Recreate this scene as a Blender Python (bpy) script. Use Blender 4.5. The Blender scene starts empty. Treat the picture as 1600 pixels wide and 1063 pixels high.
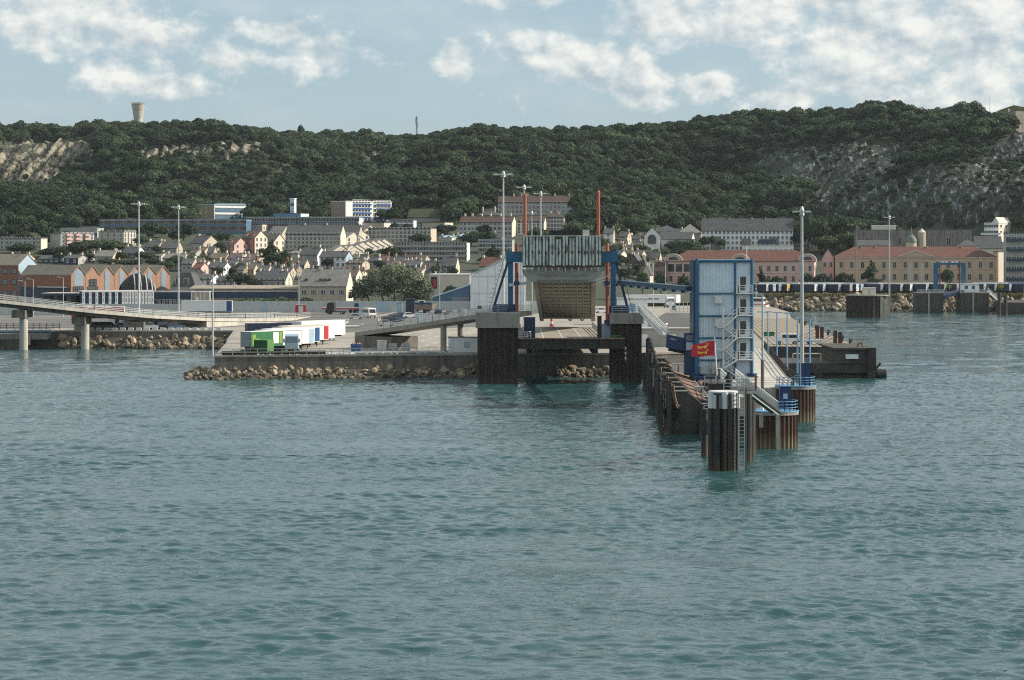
import bpy, math, random
import numpy as np
from mathutils import Vector, Matrix
R = math.radians
SC = bpy.context.scene
COL = SC.collection
random.seed(7)
RNG = np.random.default_rng(11)

# ------------------------------------------------------------------ camera
F, H, YH = 3600.0, 22.0, 395.0          # focal length in photo pixels, eye height, horizon row
cam = bpy.data.objects.new('camera', bpy.data.cameras.new('camera'))
COL.objects.link(cam)
cam.location = (0, 0, H)
cam.rotation_euler = (R(90), 0, 0)
cam.data.sensor_width = 36.0
cam.data.lens = 36.0 * F / 1600.0
cam.data.shift_y = -(531.5 - YH) / 1600.0
cam.data.clip_start = 1.0
cam.data.clip_end = 20000
SC.camera = cam

# ------------------------------------------------------------------ sun and sky
SUN_AZ, SUN_EL = R(5), R(31)            # azimuth measured from +X towards +Y
sv = Vector((math.cos(SUN_EL) * math.cos(SUN_AZ), math.cos(SUN_EL) * math.sin(SUN_AZ), math.sin(SUN_EL)))
sun = bpy.data.objects.new('sun', bpy.data.lights.new('sun', 'SUN'))
COL.objects.link(sun)
sun.data.energy = 5.0
sun.data.angle = R(0.53)
sun.data.color = (1.0, 0.90, 0.76)
sun.rotation_euler = (-sv).to_track_quat('-Z', 'Y').to_euler()
sun.location = (300, 200, 300)

W = bpy.data.worlds.new('World')
SC.world = W
W.use_nodes = True
nt = W.node_tree
for n in list(nt.nodes): nt.nodes.remove(n)
def wn(t, **k):
    n = nt.nodes.new(t)
    for a, v in k.items(): setattr(n, a, v)
    return n
def L(a, b): nt.links.new(a, b)
def wmath(op, a, b=None, c=None, clamp=False):
    n = wn('ShaderNodeMath', operation=op, use_clamp=clamp)
    for i, v in enumerate((a, b, c)):
        if v is None: continue
        if isinstance(v, (int, float)): n.inputs[i].default_value = v
        else: L(v, n.inputs[i])
    return n.outputs[0]
sky = wn('ShaderNodeTexSky', sky_type='NISHITA', sun_disc=False)
sky.sun_elevation = SUN_EL
sky.sun_rotation = R(90) - SUN_AZ
sky.altitude = 0; sky.air_density = 1.0; sky.dust_density = 1.2; sky.ozone_density = 1.6
tc = wn('ShaderNodeTexCoord')
sep = wn('ShaderNodeSeparateXYZ'); L(tc.outputs['Generated'], sep.inputs[0])
# clouds: cumulus puffs by noise over azimuth / elevation, cover thicker out of view
az = wmath('ARCTAN2', sep.outputs[0], sep.outputs[1])
el = wmath('ARCSINE', sep.outputs[2])
def cloud_noise(sx, sz, ox, oz, scale, detail, rough):
    cmb = wn('ShaderNodeCombineXYZ')
    L(wmath('MULTIPLY_ADD', az, sx, ox), cmb.inputs[0])
    L(wmath('MULTIPLY_ADD', el, sz, oz), cmb.inputs[1])
    nz = wn('ShaderNodeTexNoise'); nz.inputs['Scale'].default_value = scale
    nz.inputs['Detail'].default_value = detail; nz.inputs['Roughness'].default_value = rough
    L(cmb.outputs[0], nz.inputs['Vector'])
    return nz.outputs['Fac']
nA = cloud_noise(42, 56, 3.1, 1.0, 1.0, 10.0, 0.60)
nA2 = cloud_noise(42, 56, 3.1 + .16, 1.0 + .24, 1.0, 4.0, 0.5)     # same field, sampled towards the sun
nB = cloud_noise(7, 16, 9.3, 4.2, 1.0, 3.0, 0.5)
# the large banks seen over the hill, each one an ellipse of directions (azimuth, elevation, half sizes in radians)
banks = [(-.190, .104, .030, .019), (-.158, .093, .018, .012), (-.171, .077, .015, .0085), (-.150, .071, .022, .005), (-.121, .082, .012, .007), (-.083, .084, .014, .009),
         (-.104, .095, .015, .005), (-.026, .084, .008, .008), (.075, .101, .030, .013), (.018, .086, .026, .010), (.045, .078, .018, .010), (.160, .093, .056, .020), (.125, .106, .04, .014),
         (.195, .085, .038, .014), (.152, .073, .030, .007), (.085, .072, .018, .006), (.20, .067, .02, .008), (.0, .112, .03, .005), (.21, .105, .03, .012), (.118, .066, .016, .006), (.172, .064, .022, .006), (.055, .067, .014, .005), (.20, .075, .03, .008)]
acc = None
for (a0, e0, ra, re) in banks:
    dx = wmath('MULTIPLY', wmath('SUBTRACT', az, a0), 1 / ra)
    dz = wmath('MULTIPLY', wmath('SUBTRACT', el, e0), 1 / re)
    d2 = wmath('ADD', wmath('MULTIPLY', dx, dx), wmath('MULTIPLY', dz, dz))
    b = wmath('POWER', 2.718, wmath('MULTIPLY', d2, -0.62))
    acc = b if acc is None else wmath('MAXIMUM', acc, b)
# unseen cumulus beyond the framed banks, cover raised to brighten reflections and fill
def sstep(v, a, b):
    n = wn('ShaderNodeMapRange', interpolation_type='SMOOTHSTEP'); L(v, n.inputs[0]); n.inputs[1].default_value = a; n.inputs[2].default_value = b; return n.outputs[0]
far_l = sstep(wmath('ABSOLUTE', az), 0.20, 0.30)
high = sstep(el, 0.115, 0.17)
outside = wmath('MAXIMUM', far_l, high)
base_cov = wmath('ADD', wmath('MULTIPLY', outside, wmath('MULTIPLY_ADD', nB, 1.6, -0.10)), wmath('MULTIPLY', acc, 1.0))
dens = wmath('ADD', wmath('MULTIPLY', base_cov, 0.46), wmath('MULTIPLY_ADD', nA, 1.15, -0.74))
mr = wn('ShaderNodeMapRange', interpolation_type='SMOOTHSTEP'); L(dens, mr.inputs[0])
mr.inputs[1].default_value = -0.04; mr.inputs[2].default_value = 0.26; mr.inputs[3].default_value = 0; mr.inputs[4].default_value = 0.92
nC = cloud_noise(9, 30, 5.7, 2.3, 1.0, 6.0, 0.55)     # thin veils between the banks
veil = wmath('MULTIPLY', sstep(nC, .46, .76), .26)
cov = wmath('MAXIMUM', mr.outputs[0], veil)
lit = wmath('MULTIPLY_ADD', wmath('SUBTRACT', nA, nA2), 3.4, wmath('MULTIPLY_ADD', wmath('SUBTRACT', 0.6, cov), 0.15, 0.60), clamp=True)
ccol = wn('ShaderNodeMix', data_type='RGBA'); L(lit, ccol.inputs['Factor'])
ccol.inputs['A'].default_value = (3.7, 4.4, 4.85, 1); ccol.inputs['B'].default_value = (7.6, 7.6, 7.2, 1)
# the thin milky air of the day
milk = wn('ShaderNodeMix', data_type='RGBA'); milk.inputs['Factor'].default_value = 0.62
L(sky.outputs[0], milk.inputs['A']); milk.inputs['B'].default_value = (3.35, 4.60, 5.45, 1)
mixc = wn('ShaderNodeMix', data_type='RGBA'); L(cov, mixc.inputs['Factor'])
L(milk.outputs['Result'], mixc.inputs['A']); L(ccol.outputs['Result'], mixc.inputs['B'])
bg = wn('ShaderNodeBackground'); bg.inputs['Strength'].default_value = 0.100
L(mixc.outputs['Result'], bg.inputs['Color'])
out = wn('ShaderNodeOutputWorld'); L(bg.outputs[0], out.inputs['Surface'])

vs = SC.view_settings
SC.display_settings.display_device = 'sRGB'
vs.view_transform = 'Standard'; vs.look = 'None'; vs.exposure = 0.32; vs.gamma = 1.0
vs.use_curve_mapping = False
SC.render.engine = 'CYCLES'
SC.cycles.use_denoising = False
SC.cycles.use_adaptive_sampling = False
SC.cycles.denoiser = 'OPENIMAGEDENOISE'
SC.cycles.denoising_prefilter = 'ACCURATE'
SC.cycles.filter_width = 1.1
SC.cycles.max_bounces = 5; SC.cycles.diffuse_bounces = 2; SC.cycles.glossy_bounces = 3
SC.cycles.transmission_bounces = 2; SC.cycles.volume_bounces = 0; SC.cycles.transparent_max_bounces = 6
SC.cycles.caustics_reflective = False; SC.cycles.caustics_refractive = False

# ------------------------------------------------------------------ helpers
def wx(px, Y): return (px - 800.0) / F * Y
def wz(py, Y): return H + (YH - py) / F * Y
def at(px, py, Y): return Vector((wx(px, Y), Y, wz(py, Y)))
def smooth(a, b, x):
    t = np.clip((x - a) / (b - a), 0, 1); return t * t * (3 - 2 * t)

class MB:
    """collects shapes, then links them as one mesh object"""
    def __init__(s): s.v = []; s.f = []; s.m = []
    def add(s, vs, fs, mi=0):
        o = len(s.v); s.v += [tuple(p) for p in vs]; s.f += [tuple(i + o for i in f) for f in fs]; s.m += [mi] * len(fs); return s
    def box(s, x0, x1, y0, y1, z0, z1, mi=0):
        v = [(x0,y0,z0),(x1,y0,z0),(x1,y1,z0),(x0,y1,z0),(x0,y0,z1),(x1,y0,z1),(x1,y1,z1),(x0,y1,z1)]
        return s.add(v, [(3,2,1,0),(4,5,6,7),(0,1,5,4),(1,2,6,5),(2,3,7,6),(3,0,4,7)], mi)
    def beam(s, p0, p1, w, h=None, mi=0):
        h = h or w
        p0, p1 = Vector(p0), Vector(p1); d = (p1 - p0)
        if d.length < 1e-6: return s
        d.normalize()
        up = Vector((0, 0, 1)) if abs(d.z) < .95 else Vector((0, 1, 0))
        a = d.cross(up).normalized(); b = a.cross(d).normalized()
        v = []
        for p in (p0, p1):
            for (i, j) in ((-1,-1),(1,-1),(1,1),(-1,1)): v.append(p + a * (w/2*i) + b * (h/2*j))
        return s.add(v, [(0,1,2,3),(7,6,5,4),(0,4,5,1),(1,5,6,2),(2,6,7,3),(3,7,4,0)], mi)
    def cyl(s, p0, p1, r0, r1=None, n=10, mi=0, caps=True):
        r1 = r0 if r1 is None else r1
        p0, p1 = Vector(p0), Vector(p1); d = (p1 - p0).normalized()
        up = Vector((0, 0, 1)) if abs(d.z) < .95 else Vector((0, 1, 0))
        a = d.cross(up).normalized(); b = a.cross(d).normalized()
        v = []
        for p, r in ((p0, r0), (p1, r1)):
            for i in range(n):
                t = 2 * math.pi * i / n; v.append(p + a * (r * math.cos(t)) + b * (r * math.sin(t)))
        f = [(i, i + n, (i + 1) % n + n, (i + 1) % n) for i in range(n)]
        if caps: f += [tuple(range(n)), tuple(range(2 * n - 1, n - 1, -1))]
        return s.add(v, f, mi)
    def path(s, pts, r, n=6, mi=0):
        for a, b in zip(pts[:-1], pts[1:]): s.cyl(a, b, r, n=n, mi=mi)
        return s
    def prism(s, poly, z0, z1, mi=0, top=True, bottom=True):
        n = len(poly)
        v = [(x, y, z0) for x, y in poly] + [(x, y, z1) for x, y in poly]
        f = [(i, (i + 1) % n, (i + 1) % n + n, i + n) for i in range(n)]
        if top: f.append(tuple(range(n, 2 * n)))
        if bottom: f.append(tuple(range(n - 1, -1, -1)))
        return s.add(v, f, mi)
    def xprism(s, poly, x0, x1, mi=0):           # polygon in y,z extruded along x
        n = len(poly)
        v = [(x0, y, z) for y, z in poly] + [(x1, y, z) for y, z in poly]
        f = [(i, (i + 1) % n, (i + 1) % n + n, i + n) for i in range(n)] + [tuple(range(n - 1, -1, -1)), tuple(range(n, 2 * n))]
        return s.add(v, f, mi)
    def yprism(s, poly, y0, y1, mi=0):           # polygon in x,z extruded along y
        n = len(poly)
        v = [(x, y0, z) for x, z in poly] + [(x, y1, z) for x, z in poly]
        f = [(i, (i + 1) % n, (i + 1) % n + n, i + n) for i in range(n)] + [tuple(range(n - 1, -1, -1)), tuple(range(n, 2 * n))]
        return s.add(v, f, mi)
    def quad(s, a, b, c, d, mi=0): return s.add([a, b, c, d], [(0, 1, 2, 3)], mi)
    def mesh(s, name, mats, fixn=True, smooth=False):
        me = bpy.data.meshes.new(name)
        me.from_pydata(s.v, [], s.f)
        for m in (mats if isinstance(mats, (list, tuple)) else [mats]): me.materials.append(m)
        if len(me.materials) > 1: me.polygons.foreach_set('material_index', s.m)
        if smooth: me.polygons.foreach_set('use_smooth', [True] * len(me.polygons))
        me.update()
        return me
    def build(s, name, mats, parent=None, label=None, smooth=False):
        o = bpy.data.objects.new(name, s.mesh(name, mats, smooth=smooth))
        COL.objects.link(o)
        if parent is not None: o.parent = parent
        if label: o['label'] = label
        return o
def inst(name, me, parent=None, loc=(0,0,0), rz=0.0, scale=None, rot=None):
    o = bpy.data.objects.new(name, me); COL.objects.link(o)
    if parent is not None: o.parent = parent
    o.location = loc
    o.rotation_euler = rot if rot is not None else (0, 0, rz)
    if scale is not None: o.scale = scale if isinstance(scale, (tuple, list)) else (scale,) * 3
    return o
def tag(o, label, cat, group=None):
    o['label'] = label; o['category'] = cat
    if group: o['group'] = group
    return o
def thing(name, label, cat, loc=(0,0,0), rz=0.0, group=None):
    o = bpy.data.objects.new(name, None); COL.objects.link(o)
    o.empty_display_size = 0.5
    o.location = loc; o.rotation_euler = (0, 0, rz)
    return tag(o, label, cat, group)
def struct(o, kind='structure'): o['kind'] = kind; return o
def copy_tree(o, parent=None):
    c = o.copy(); COL.objects.link(c); c.parent = parent
    for ch in o.children: copy_tree(ch, c)
    return c
_txt = {}
def text_mesh(s, size, m, bold=True, extrude=0.01):
    k = (s, size, m.name)
    if k in _txt: return _txt[k]
    cu = bpy.data.curves.new('lettering', 'FONT'); cu.body = s; cu.size = size
    cu.align_x = 'CENTER'; cu.align_y = 'CENTER'; cu.extrude = extrude
    if bold: cu.offset = size * 0.018
    o = bpy.data.objects.new('lettering', cu); COL.objects.link(o)
    bpy.context.view_layer.update()
    me = bpy.data.meshes.new_from_object(o.evaluated_get(bpy.context.evaluated_depsgraph_get()))
    bpy.data.objects.remove(o); bpy.data.curves.remove(cu)
    me.materials.clear(); me.materials.append(m)
    _txt[k] = me
    return me

# ------------------------------------------------------------------ materials
MATS = {}
def mat(name, col, rough=0.8, var=0.18, scale=0.6, metal=0.0, spec=0.35, bump=0.0, bscale=None,
        streak=None, samt=0.5, sscale=(1.2, 1.2, 0.12), translucent=0.0, rand=0.0, band=None, tide=None, srot=None, sharp=(.48, .66), sdet=6, alt=None):
    m = bpy.data.materials.new(name); m.use_nodes = True
    t = m.node_tree; N = t.nodes; K = t.links
    b = N['Principled BSDF']
    b.inputs['Roughness'].default_value = rough; b.inputs['Metallic'].default_value = metal
    b.inputs['Specular IOR Level'].default_value = spec
    co = N.new('ShaderNodeTexCoord')
    nz = N.new('ShaderNodeTexNoise'); nz.inputs['Scale'].default_value = scale; nz.inputs['Detail'].default_value = 5; nz.inputs['Roughness'].default_value = .65
    K.new(co.outputs['Object'], nz.inputs['Vector'])
    rmp = N.new('ShaderNodeMapRange'); K.new(nz.outputs['Fac'], rmp.inputs[0])
    rmp.inputs[1].default_value = .3; rmp.inputs[2].default_value = .7; rmp.inputs[3].default_value = 1 - var; rmp.inputs[4].default_value = 1 + var
    mul = N.new('ShaderNodeMix'); mul.data_type = 'RGBA'; mul.blend_type = 'MULTIPLY'; mul.inputs['Factor'].default_value = 1
    mul.inputs['A'].default_value = (*col, 1)
    K.new(rmp.outputs[0], mul.inputs['B'])
    c = mul.outputs['Result']
    if alt:       # a second leaf tone, picked tree by tree
        oa = N.new('ShaderNodeObjectInfo'); wh = N.new('ShaderNodeTexWhiteNoise'); wh.noise_dimensions = '1D'; K.new(oa.outputs['Random'], wh.inputs['W'])
        ma = N.new('ShaderNodeMix'); ma.data_type = 'RGBA'; pg = N.new('ShaderNodeNewGeometry'); pn = N.new('ShaderNodeTexNoise'); pn.inputs['Scale'].default_value = .014; pn.inputs['Detail'].default_value = 3; K.new(pg.outputs['Position'], pn.inputs['Vector'])
        pr_ = N.new('ShaderNodeMapRange'); K.new(pn.outputs['Fac'], pr_.inputs[0]); pr_.inputs[1].default_value = .36; pr_.inputs[2].default_value = .64; pr_.inputs[3].default_value = -.1; pr_.inputs[4].default_value = 1.1      # stands of other species
        av = N.new('ShaderNodeMix'); av.data_type = 'FLOAT'; av.inputs[0].default_value = .6; K.new(wh.outputs['Value'], av.inputs[2]); K.new(pr_.outputs[0], av.inputs[3])
        K.new(av.outputs[0], ma.inputs['Factor']); ma.inputs['A'].default_value = (*col, 1); ma.inputs['B'].default_value = (*alt, 1)
        K.new(ma.outputs['Result'], mul.inputs['A'])
    if rand:
        oi = N.new('ShaderNodeObjectInfo'); r2 = N.new('ShaderNodeMapRange'); K.new(oi.outputs['Random'], r2.inputs[0])
        r2.inputs[3].default_value = 1 - rand; r2.inputs[4].default_value = 1 + rand
        m2 = N.new('ShaderNodeMix'); m2.data_type = 'RGBA'; m2.blend_type = 'MULTIPLY'; m2.inputs['Factor'].default_value = 1
        K.new(c, m2.inputs['A']); K.new(r2.outputs[0], m2.inputs['B']); c = m2.outputs['Result']
    if streak:
        mp = N.new('ShaderNodeMapping'); mp.inputs['Scale'].default_value = sscale; mp.inputs['Rotation'].default_value = srot or (0, 0, 0); K.new(co.outputs['Object'], mp.inputs['Vector'])
        n2 = N.new('ShaderNodeTexNoise'); n2.inputs['Scale'].default_value = 1.0; n2.inputs['Detail'].default_value = sdet; n2.inputs['Roughness'].default_value = .5 if sdet < 8 else .68; K.new(mp.outputs[0], n2.inputs['Vector'])
        r3 = N.new('ShaderNodeMapRange'); K.new(n2.outputs['Fac'], r3.inputs[0]); r3.inputs[1].default_value = sharp[0]; r3.inputs[2].default_value = sharp[1]; r3.inputs[4].default_value = samt
        m3 = N.new('ShaderNodeMix'); m3.data_type = 'RGBA'; K.new(r3.outputs[0], m3.inputs['Factor']); K.new(c, m3.inputs['A']); m3.inputs['B'].default_value = (*streak, 1); c = m3.outputs['Result']
    if tide:      # (height, colour): growth and dirt left by the tide, ragged at its upper edge
        zt_, tcol, tamt = tide
        sp = N.new('ShaderNodeSeparateXYZ'); ge = N.new('ShaderNodeNewGeometry'); K.new(ge.outputs['Position'], sp.inputs[0])
        mp5 = N.new('ShaderNodeMapping'); mp5.inputs['Scale'].default_value = (1.8, 1.8, .35); K.new(co.outputs['Object'], mp5.inputs['Vector'])
        n5 = N.new('ShaderNodeTexNoise'); n5.inputs['Scale'].default_value = 1.0; n5.inputs['Detail'].default_value = 5; K.new(mp5.outputs[0], n5.inputs['Vector'])
        a5 = N.new('ShaderNodeMath'); a5.operation = 'MULTIPLY_ADD'; K.new(n5.outputs['Fac'], a5.inputs[0]); a5.inputs[1].default_value = -zt_ * 1.5; K.new(sp.outputs[2], a5.inputs[2])
        r5 = N.new('ShaderNodeMapRange'); K.new(a5.outputs[0], r5.inputs[0]); r5.inputs[1].default_value = zt_ * .5; r5.inputs[2].default_value = -zt_ * .9; r5.inputs[3].default_value = 0; r5.inputs[4].default_value = tamt
        m5 = N.new('ShaderNodeMix'); m5.data_type = 'RGBA'; K.new(r5.outputs[0], m5.inputs['Factor']); K.new(c, m5.inputs['A']); m5.inputs['B'].default_value = (*tcol, 1); c = m5.outputs['Result']
    if band:      # (axis, period, fraction, colour): evenly spaced joints or battens of another colour
        ax, per, fr, bc = band
        sp = N.new('ShaderNodeSeparateXYZ'); K.new(co.outputs['Object'], sp.inputs[0])
        d = N.new('ShaderNodeMath'); d.operation = 'DIVIDE'; K.new(sp.outputs[ax], d.inputs[0]); d.inputs[1].default_value = per
        fl = N.new('ShaderNodeMath'); fl.operation = 'FRACT'; K.new(d.outputs[0], fl.inputs[0])
        lt = N.new('ShaderNodeMath'); lt.operation = 'LESS_THAN'; K.new(fl.outputs[0], lt.inputs[0]); lt.inputs[1].default_value = fr
        m4 = N.new('ShaderNodeMix'); m4.data_type = 'RGBA'; K.new(lt.outputs[0], m4.inputs['Factor']); K.new(c, m4.inputs['A']); m4.inputs['B'].default_value = (*bc, 1); c = m4.outputs['Result']
    K.new(c, b.inputs['Base Color'])
    if bump:
        n3 = N.new('ShaderNodeTexNoise'); n3.inputs['Scale'].default_value = bscale or scale * 6; n3.inputs['Detail'].default_value = 4
        K.new(co.outputs['Object'], n3.inputs['Vector'])
        bp = N.new('ShaderNodeBump'); bp.inputs['Strength'].default_value = min(1, bump); bp.inputs['Distance'].default_value = 0.15
        K.new(n3.outputs['Fac'], bp.inputs['Height']); K.new(bp.outputs[0], b.inputs['Normal'])
    if translucent:
        tr = N.new('ShaderNodeBsdfTranslucent'); K.new(c, tr.inputs['Color'])
        ms = N.new('ShaderNodeMixShader'); ms.inputs[0].default_value = translucent
        K.new(b.outputs[0], ms.inputs[1]); K.new(tr.outputs[0], ms.inputs[2]); K.new(ms.outputs[0], N['Material Output'].inputs['Surface'])
    MATS[name] = m
    return m
M = MATS
mat('concrete', (.29,.275,.245), .9, .2, .25, bump=.3, streak=(.16,.15,.13), samt=.5)
mat('concrete_dark', (.15,.14,.12), .9, .3, .35, bump=.4, streak=(.06,.06,.05), samt=.7)
mat('concrete_pale', (.46,.44,.39), .9, .18, .2, streak=(.22,.21,.18), samt=.45)
mat('yard', (.31,.288,.25), .92, .16, .06, streak=(.22,.205,.18), samt=.75, sscale=(.16,.04,.05), sdet=9)
mat('asphalt', (.085,.085,.085), .92, .2, .12, streak=(.16,.155,.15), samt=.45, sscale=(.08,.015,.05))
mat('asphalt_worn', (.115,.112,.106), .92, .25, .12, streak=(.20,.195,.18), samt=.6, sscale=(.02,.12,.05))
mat('paint_white', (.75,.75,.72), .7, .15, 1.5)
mat('steel_dark', (.035,.032,.03), .7, .4, .5, streak=(.075,.045,.03), samt=.6)
mat('sheet_rust', (.095,.054,.040), .85, .3, .5, streak=(.06,.035,.025), samt=.85, sscale=(2.5,2.5,.15), bump=.3, tide=(1.35, (.27,.235,.15), .85))
mat('sheet_dark', (.030,.024,.020), .85, .35, .4, streak=(.065,.036,.022), samt=.5, sscale=(2,2,.12), bump=.3, tide=(1.6, (.07,.065,.05), .7))
mat('weed', (.30,.27,.15), .9, .4, .9, streak=(.10,.09,.05), samt=.9, sscale=(2.5,2.5,.3))
mat('tar', (.024,.023,.024), .6, .35, .6, streak=(.085,.066,.05), samt=.5, sscale=(2,2,.15), tide=(1.4, (.10,.075,.045), .6))
mat('blue', (.013,.115,.225), .5, .15, .5, spec=.5)
mat('blue_dark', (.008,.035,.10), .5, .2, .5, spec=.4)
mat('blue_pale', (.15,.33,.52), .5, .12, .6)
mat('white', (.72,.73,.72), .55, .08, .5)
mat('white_dirty', (.62,.64,.63), .6, .12, .5, streak=(.42,.42,.40), samt=.5)
mat('panel_blue_white', (.60,.71,.79), .5, .08, .5, streak=(.50,.56,.58), samt=.4)
mat('orange', (.38,.115,.058), .5, .12, .5)
mat('orange_red', (.26,.055,.035), .55, .2, .5)
mat('galv', (.42,.44,.44), .45, .12, 1.0, metal=.3)
mat('galv_pale', (.48,.51,.52), .45, .1, 1.0, metal=.1)
mat('brown_steel', (.16,.13,.11), .6, .2, .6)
mat('ramp_beige', (.33,.33,.30), .8, .16, .4, streak=(.22,.20,.165), samt=.4, sscale=(.5,.2,.5))
mat('ramp_rib', (.26,.255,.23), .8, .2, .6)
mat('flap_green', (.52,.575,.55), .75, .18, .9, streak=(.10,.065,.045), samt=.9, sscale=(1.1,1.1,.4))
mat('flap_dark', (.05,.045,.036), .85, .4, .8, streak=(.11,.065,.04), samt=.6)
mat('rubber', (.02,.02,.02), .75, .25, 1)
mat('glass_dark', (.025,.032,.038), .12, .2, .3, spec=.6)
mat('glass_sky', (.12,.17,.21), .12, .2, .3, spec=.6)
mat('frame_white', (.70,.70,.68), .6, .06, 1)
mat('rock', (.255,.21,.15), .92, .35, .5, rand=.45, bump=.5, bscale=3, tide=(.9, (.045,.043,.036), .92))
mat('rock_wet', (.07,.068,.06), .7, .3, .6)
mat('rock_pale', (.042,.046,.030), .93, .3, .12, bump=.4, bscale=.6, streak=(.30,.262,.20), samt=.95, sharp=(.47,.56), sdet=10, sscale=(.22,.06,.045), srot=(0, R(42), 0))
mat('rock_grey', (.030,.037,.027), .93, .4, .12, bump=.4, bscale=.6, streak=(.24,.25,.26), samt=.92, sharp=(.53,.60), sdet=10, sscale=(.40,.10,.045), srot=(0, R(42), 0))
mat('hill_soil', (.045,.055,.028), .95, .4, .06, streak=(.07,.065,.04), samt=.5)
mat('town_soil', (.050,.060,.040), .95, .3, .05, streak=(.06,.075,.035), samt=.8, sscale=(.04,.04,.04))
mat('grass', (.11,.13,.05), .95, .4, .15, streak=(.20,.18,.09), samt=.7, sscale=(.3,.3,.3))
mat('dry_grass', (.22,.21,.10), .95, .4, .3)
mat('leaf_a', (.033,.056,.028), .8, .5, .14, translucent=.32, rand=.42, alt=(.062,.092,.046))
mat('leaf_b', (.042,.072,.034), .8, .5, .14, translucent=.32, rand=.42, alt=(.080,.110,.056))
mat('leaf_c', (.024,.043,.028), .85, .5, .16, translucent=.25, rand=.38, alt=(.042,.064,.038))
mat('leaf_silver', (.17,.19,.12), .75, .5, .35, translucent=.25, rand=.2)
mat('needle', (.022,.042,.020), .85, .4, .4, translucent=.08, rand=.25)
mat('bark', (.10,.08,.06), .95, .3, 1)
mat('brick_red', (.25,.115,.075), .9, .2, .8, streak=(.16,.075,.05), samt=.5)
mat('brick_orange', (.37,.225,.16), .9, .14, .6, streak=(.32,.16,.10), samt=.4)
mat('cream', (.50,.445,.35), .9, .10, .3, streak=(.44,.38,.29), samt=.35)
mat('cream_white', (.60,.56,.475), .9, .08, .3, streak=(.52,.48,.40), samt=.3)
mat('render_grey', (.37,.365,.345), .9, .12, .3, streak=(.25,.24,.22), samt=.4)
mat('render_beige', (.44,.39,.30), .9, .12, .3, streak=(.30,.27,.21), samt=.4)
mat('render_pink', (.60,.41,.375), .9, .1, .25, streak=(.44,.28,.25), samt=.4)
mat('render_orange', (.50,.375,.265), .9, .1, .25, streak=(.40,.28,.18), samt=.4)
mat('render_red', (.34,.10,.08), .9, .15, .3)
mat('stone_trim', (.60,.56,.47), .9, .1, .5)
mat('stone_fort', (.24,.22,.20), .95, .25, .4, streak=(.12,.11,.10), samt=.6, bump=.3)
mat('stone_brown', (.27,.22,.165), .92, .2, .5)
mat('slate', (.068,.071,.078), .7, .22, .5, streak=(.13,.13,.13), samt=.5, rand=.15)
mat('slate_brown', (.125,.10,.085), .8, .22, .5, streak=(.07,.06,.055), samt=.5, rand=.12)
mat('slate_pale', (.20,.195,.185), .8, .2, .5, streak=(.12,.12,.115), samt=.5, rand=.1)
mat('tile_red', (.125,.062,.050), .85, .2, .5, streak=(.20,.075,.05), samt=.6)
mat('tile_brown', (.075,.050,.045), .85, .2, .5, streak=(.10,.06,.05), samt=.6)
mat('fibro', (.31,.265,.21), .9, .16, .3, streak=(.18,.17,.15), samt=.6, sscale=(.6,.15,.6))
mat('clad_blue', (.075,.155,.24), .6, .1, .4)
mat('clad_white', (.76,.79,.80), .6, .08, .3, streak=(.46,.50,.53), samt=.3)
mat('clad_navy', (.022,.045,.085), .55, .2, .4)
mat('fence_pale', (.48,.51,.50), .7, .15, .6, streak=(.30,.33,.34), samt=.5, sscale=(.8,.8,.3))
mat('truck_white', (.76,.77,.76), .45, .06, .4, streak=(.62,.62,.60), samt=.3)
mat('truck_green', (.030,.150,.062), .5, .1, .5)
mat('lime', (.21,.34,.07), .5, .05, .5)
mat('yellow_green', (.42,.46,.03), .5, .05, .5)
mat('truck_navy', (.016,.026,.058), .4, .2, .5)
mat('truck_blue', (.022,.085,.24), .45, .1, .5)
mat('truck_red', (.42,.03,.035), .45, .1, .5)
mat('truck_grey', (.22,.26,.29), .45, .1, .5)
mat('lightblue', (.36,.48,.56), .45, .08, .5)
mat('container_green', (.018,.085,.034), .5, .15, .6)
mat('container_lime', (.09,.22,.07), .5, .1, .6)
mat('car_black', (.015,.017,.02), .25, .1, .5, spec=.6)
mat('car_silver', (.42,.45,.47), .3, .05, .5, metal=.4)
mat('car_blue', (.05,.09,.15), .28, .1, .5, spec=.6)
mat('car_white', (.74,.75,.75), .3, .05, .5)
mat('yellow', (.75,.50,.05), .6, .08, 3)
mat('flag_red', (.46,.025,.055), .75, .12, 2)
mat('rust', (.17,.105,.075), .9, .35, .6, streak=(.32,.26,.20), samt=.7)
mat('wet_concrete', (.060,.056,.050), .85, .35, .35, bump=.4, streak=(.11,.10,.085), samt=.5, tide=(1.6, (.035,.037,.030), .8))
mat('timber', (.30,.25,.19), .9, .25, .4, streak=(.16,.13,.10), samt=.7, sscale=(.2,3,1))
mat('timber_pale', (.42,.38,.32), .9, .22, .7, streak=(.14,.12,.10), samt=.8, sscale=(2,2,.1))
mat('copper_green', (.15,.18,.165), .7, .15, 1)
mat('plum', (.075,.034,.036), .8, .2, .5)
mat('gable_blue', (.24,.31,.39), .6, .1, .4)
mat('blue_grey', (.020,.075,.135), .5, .2, .5)
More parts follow.
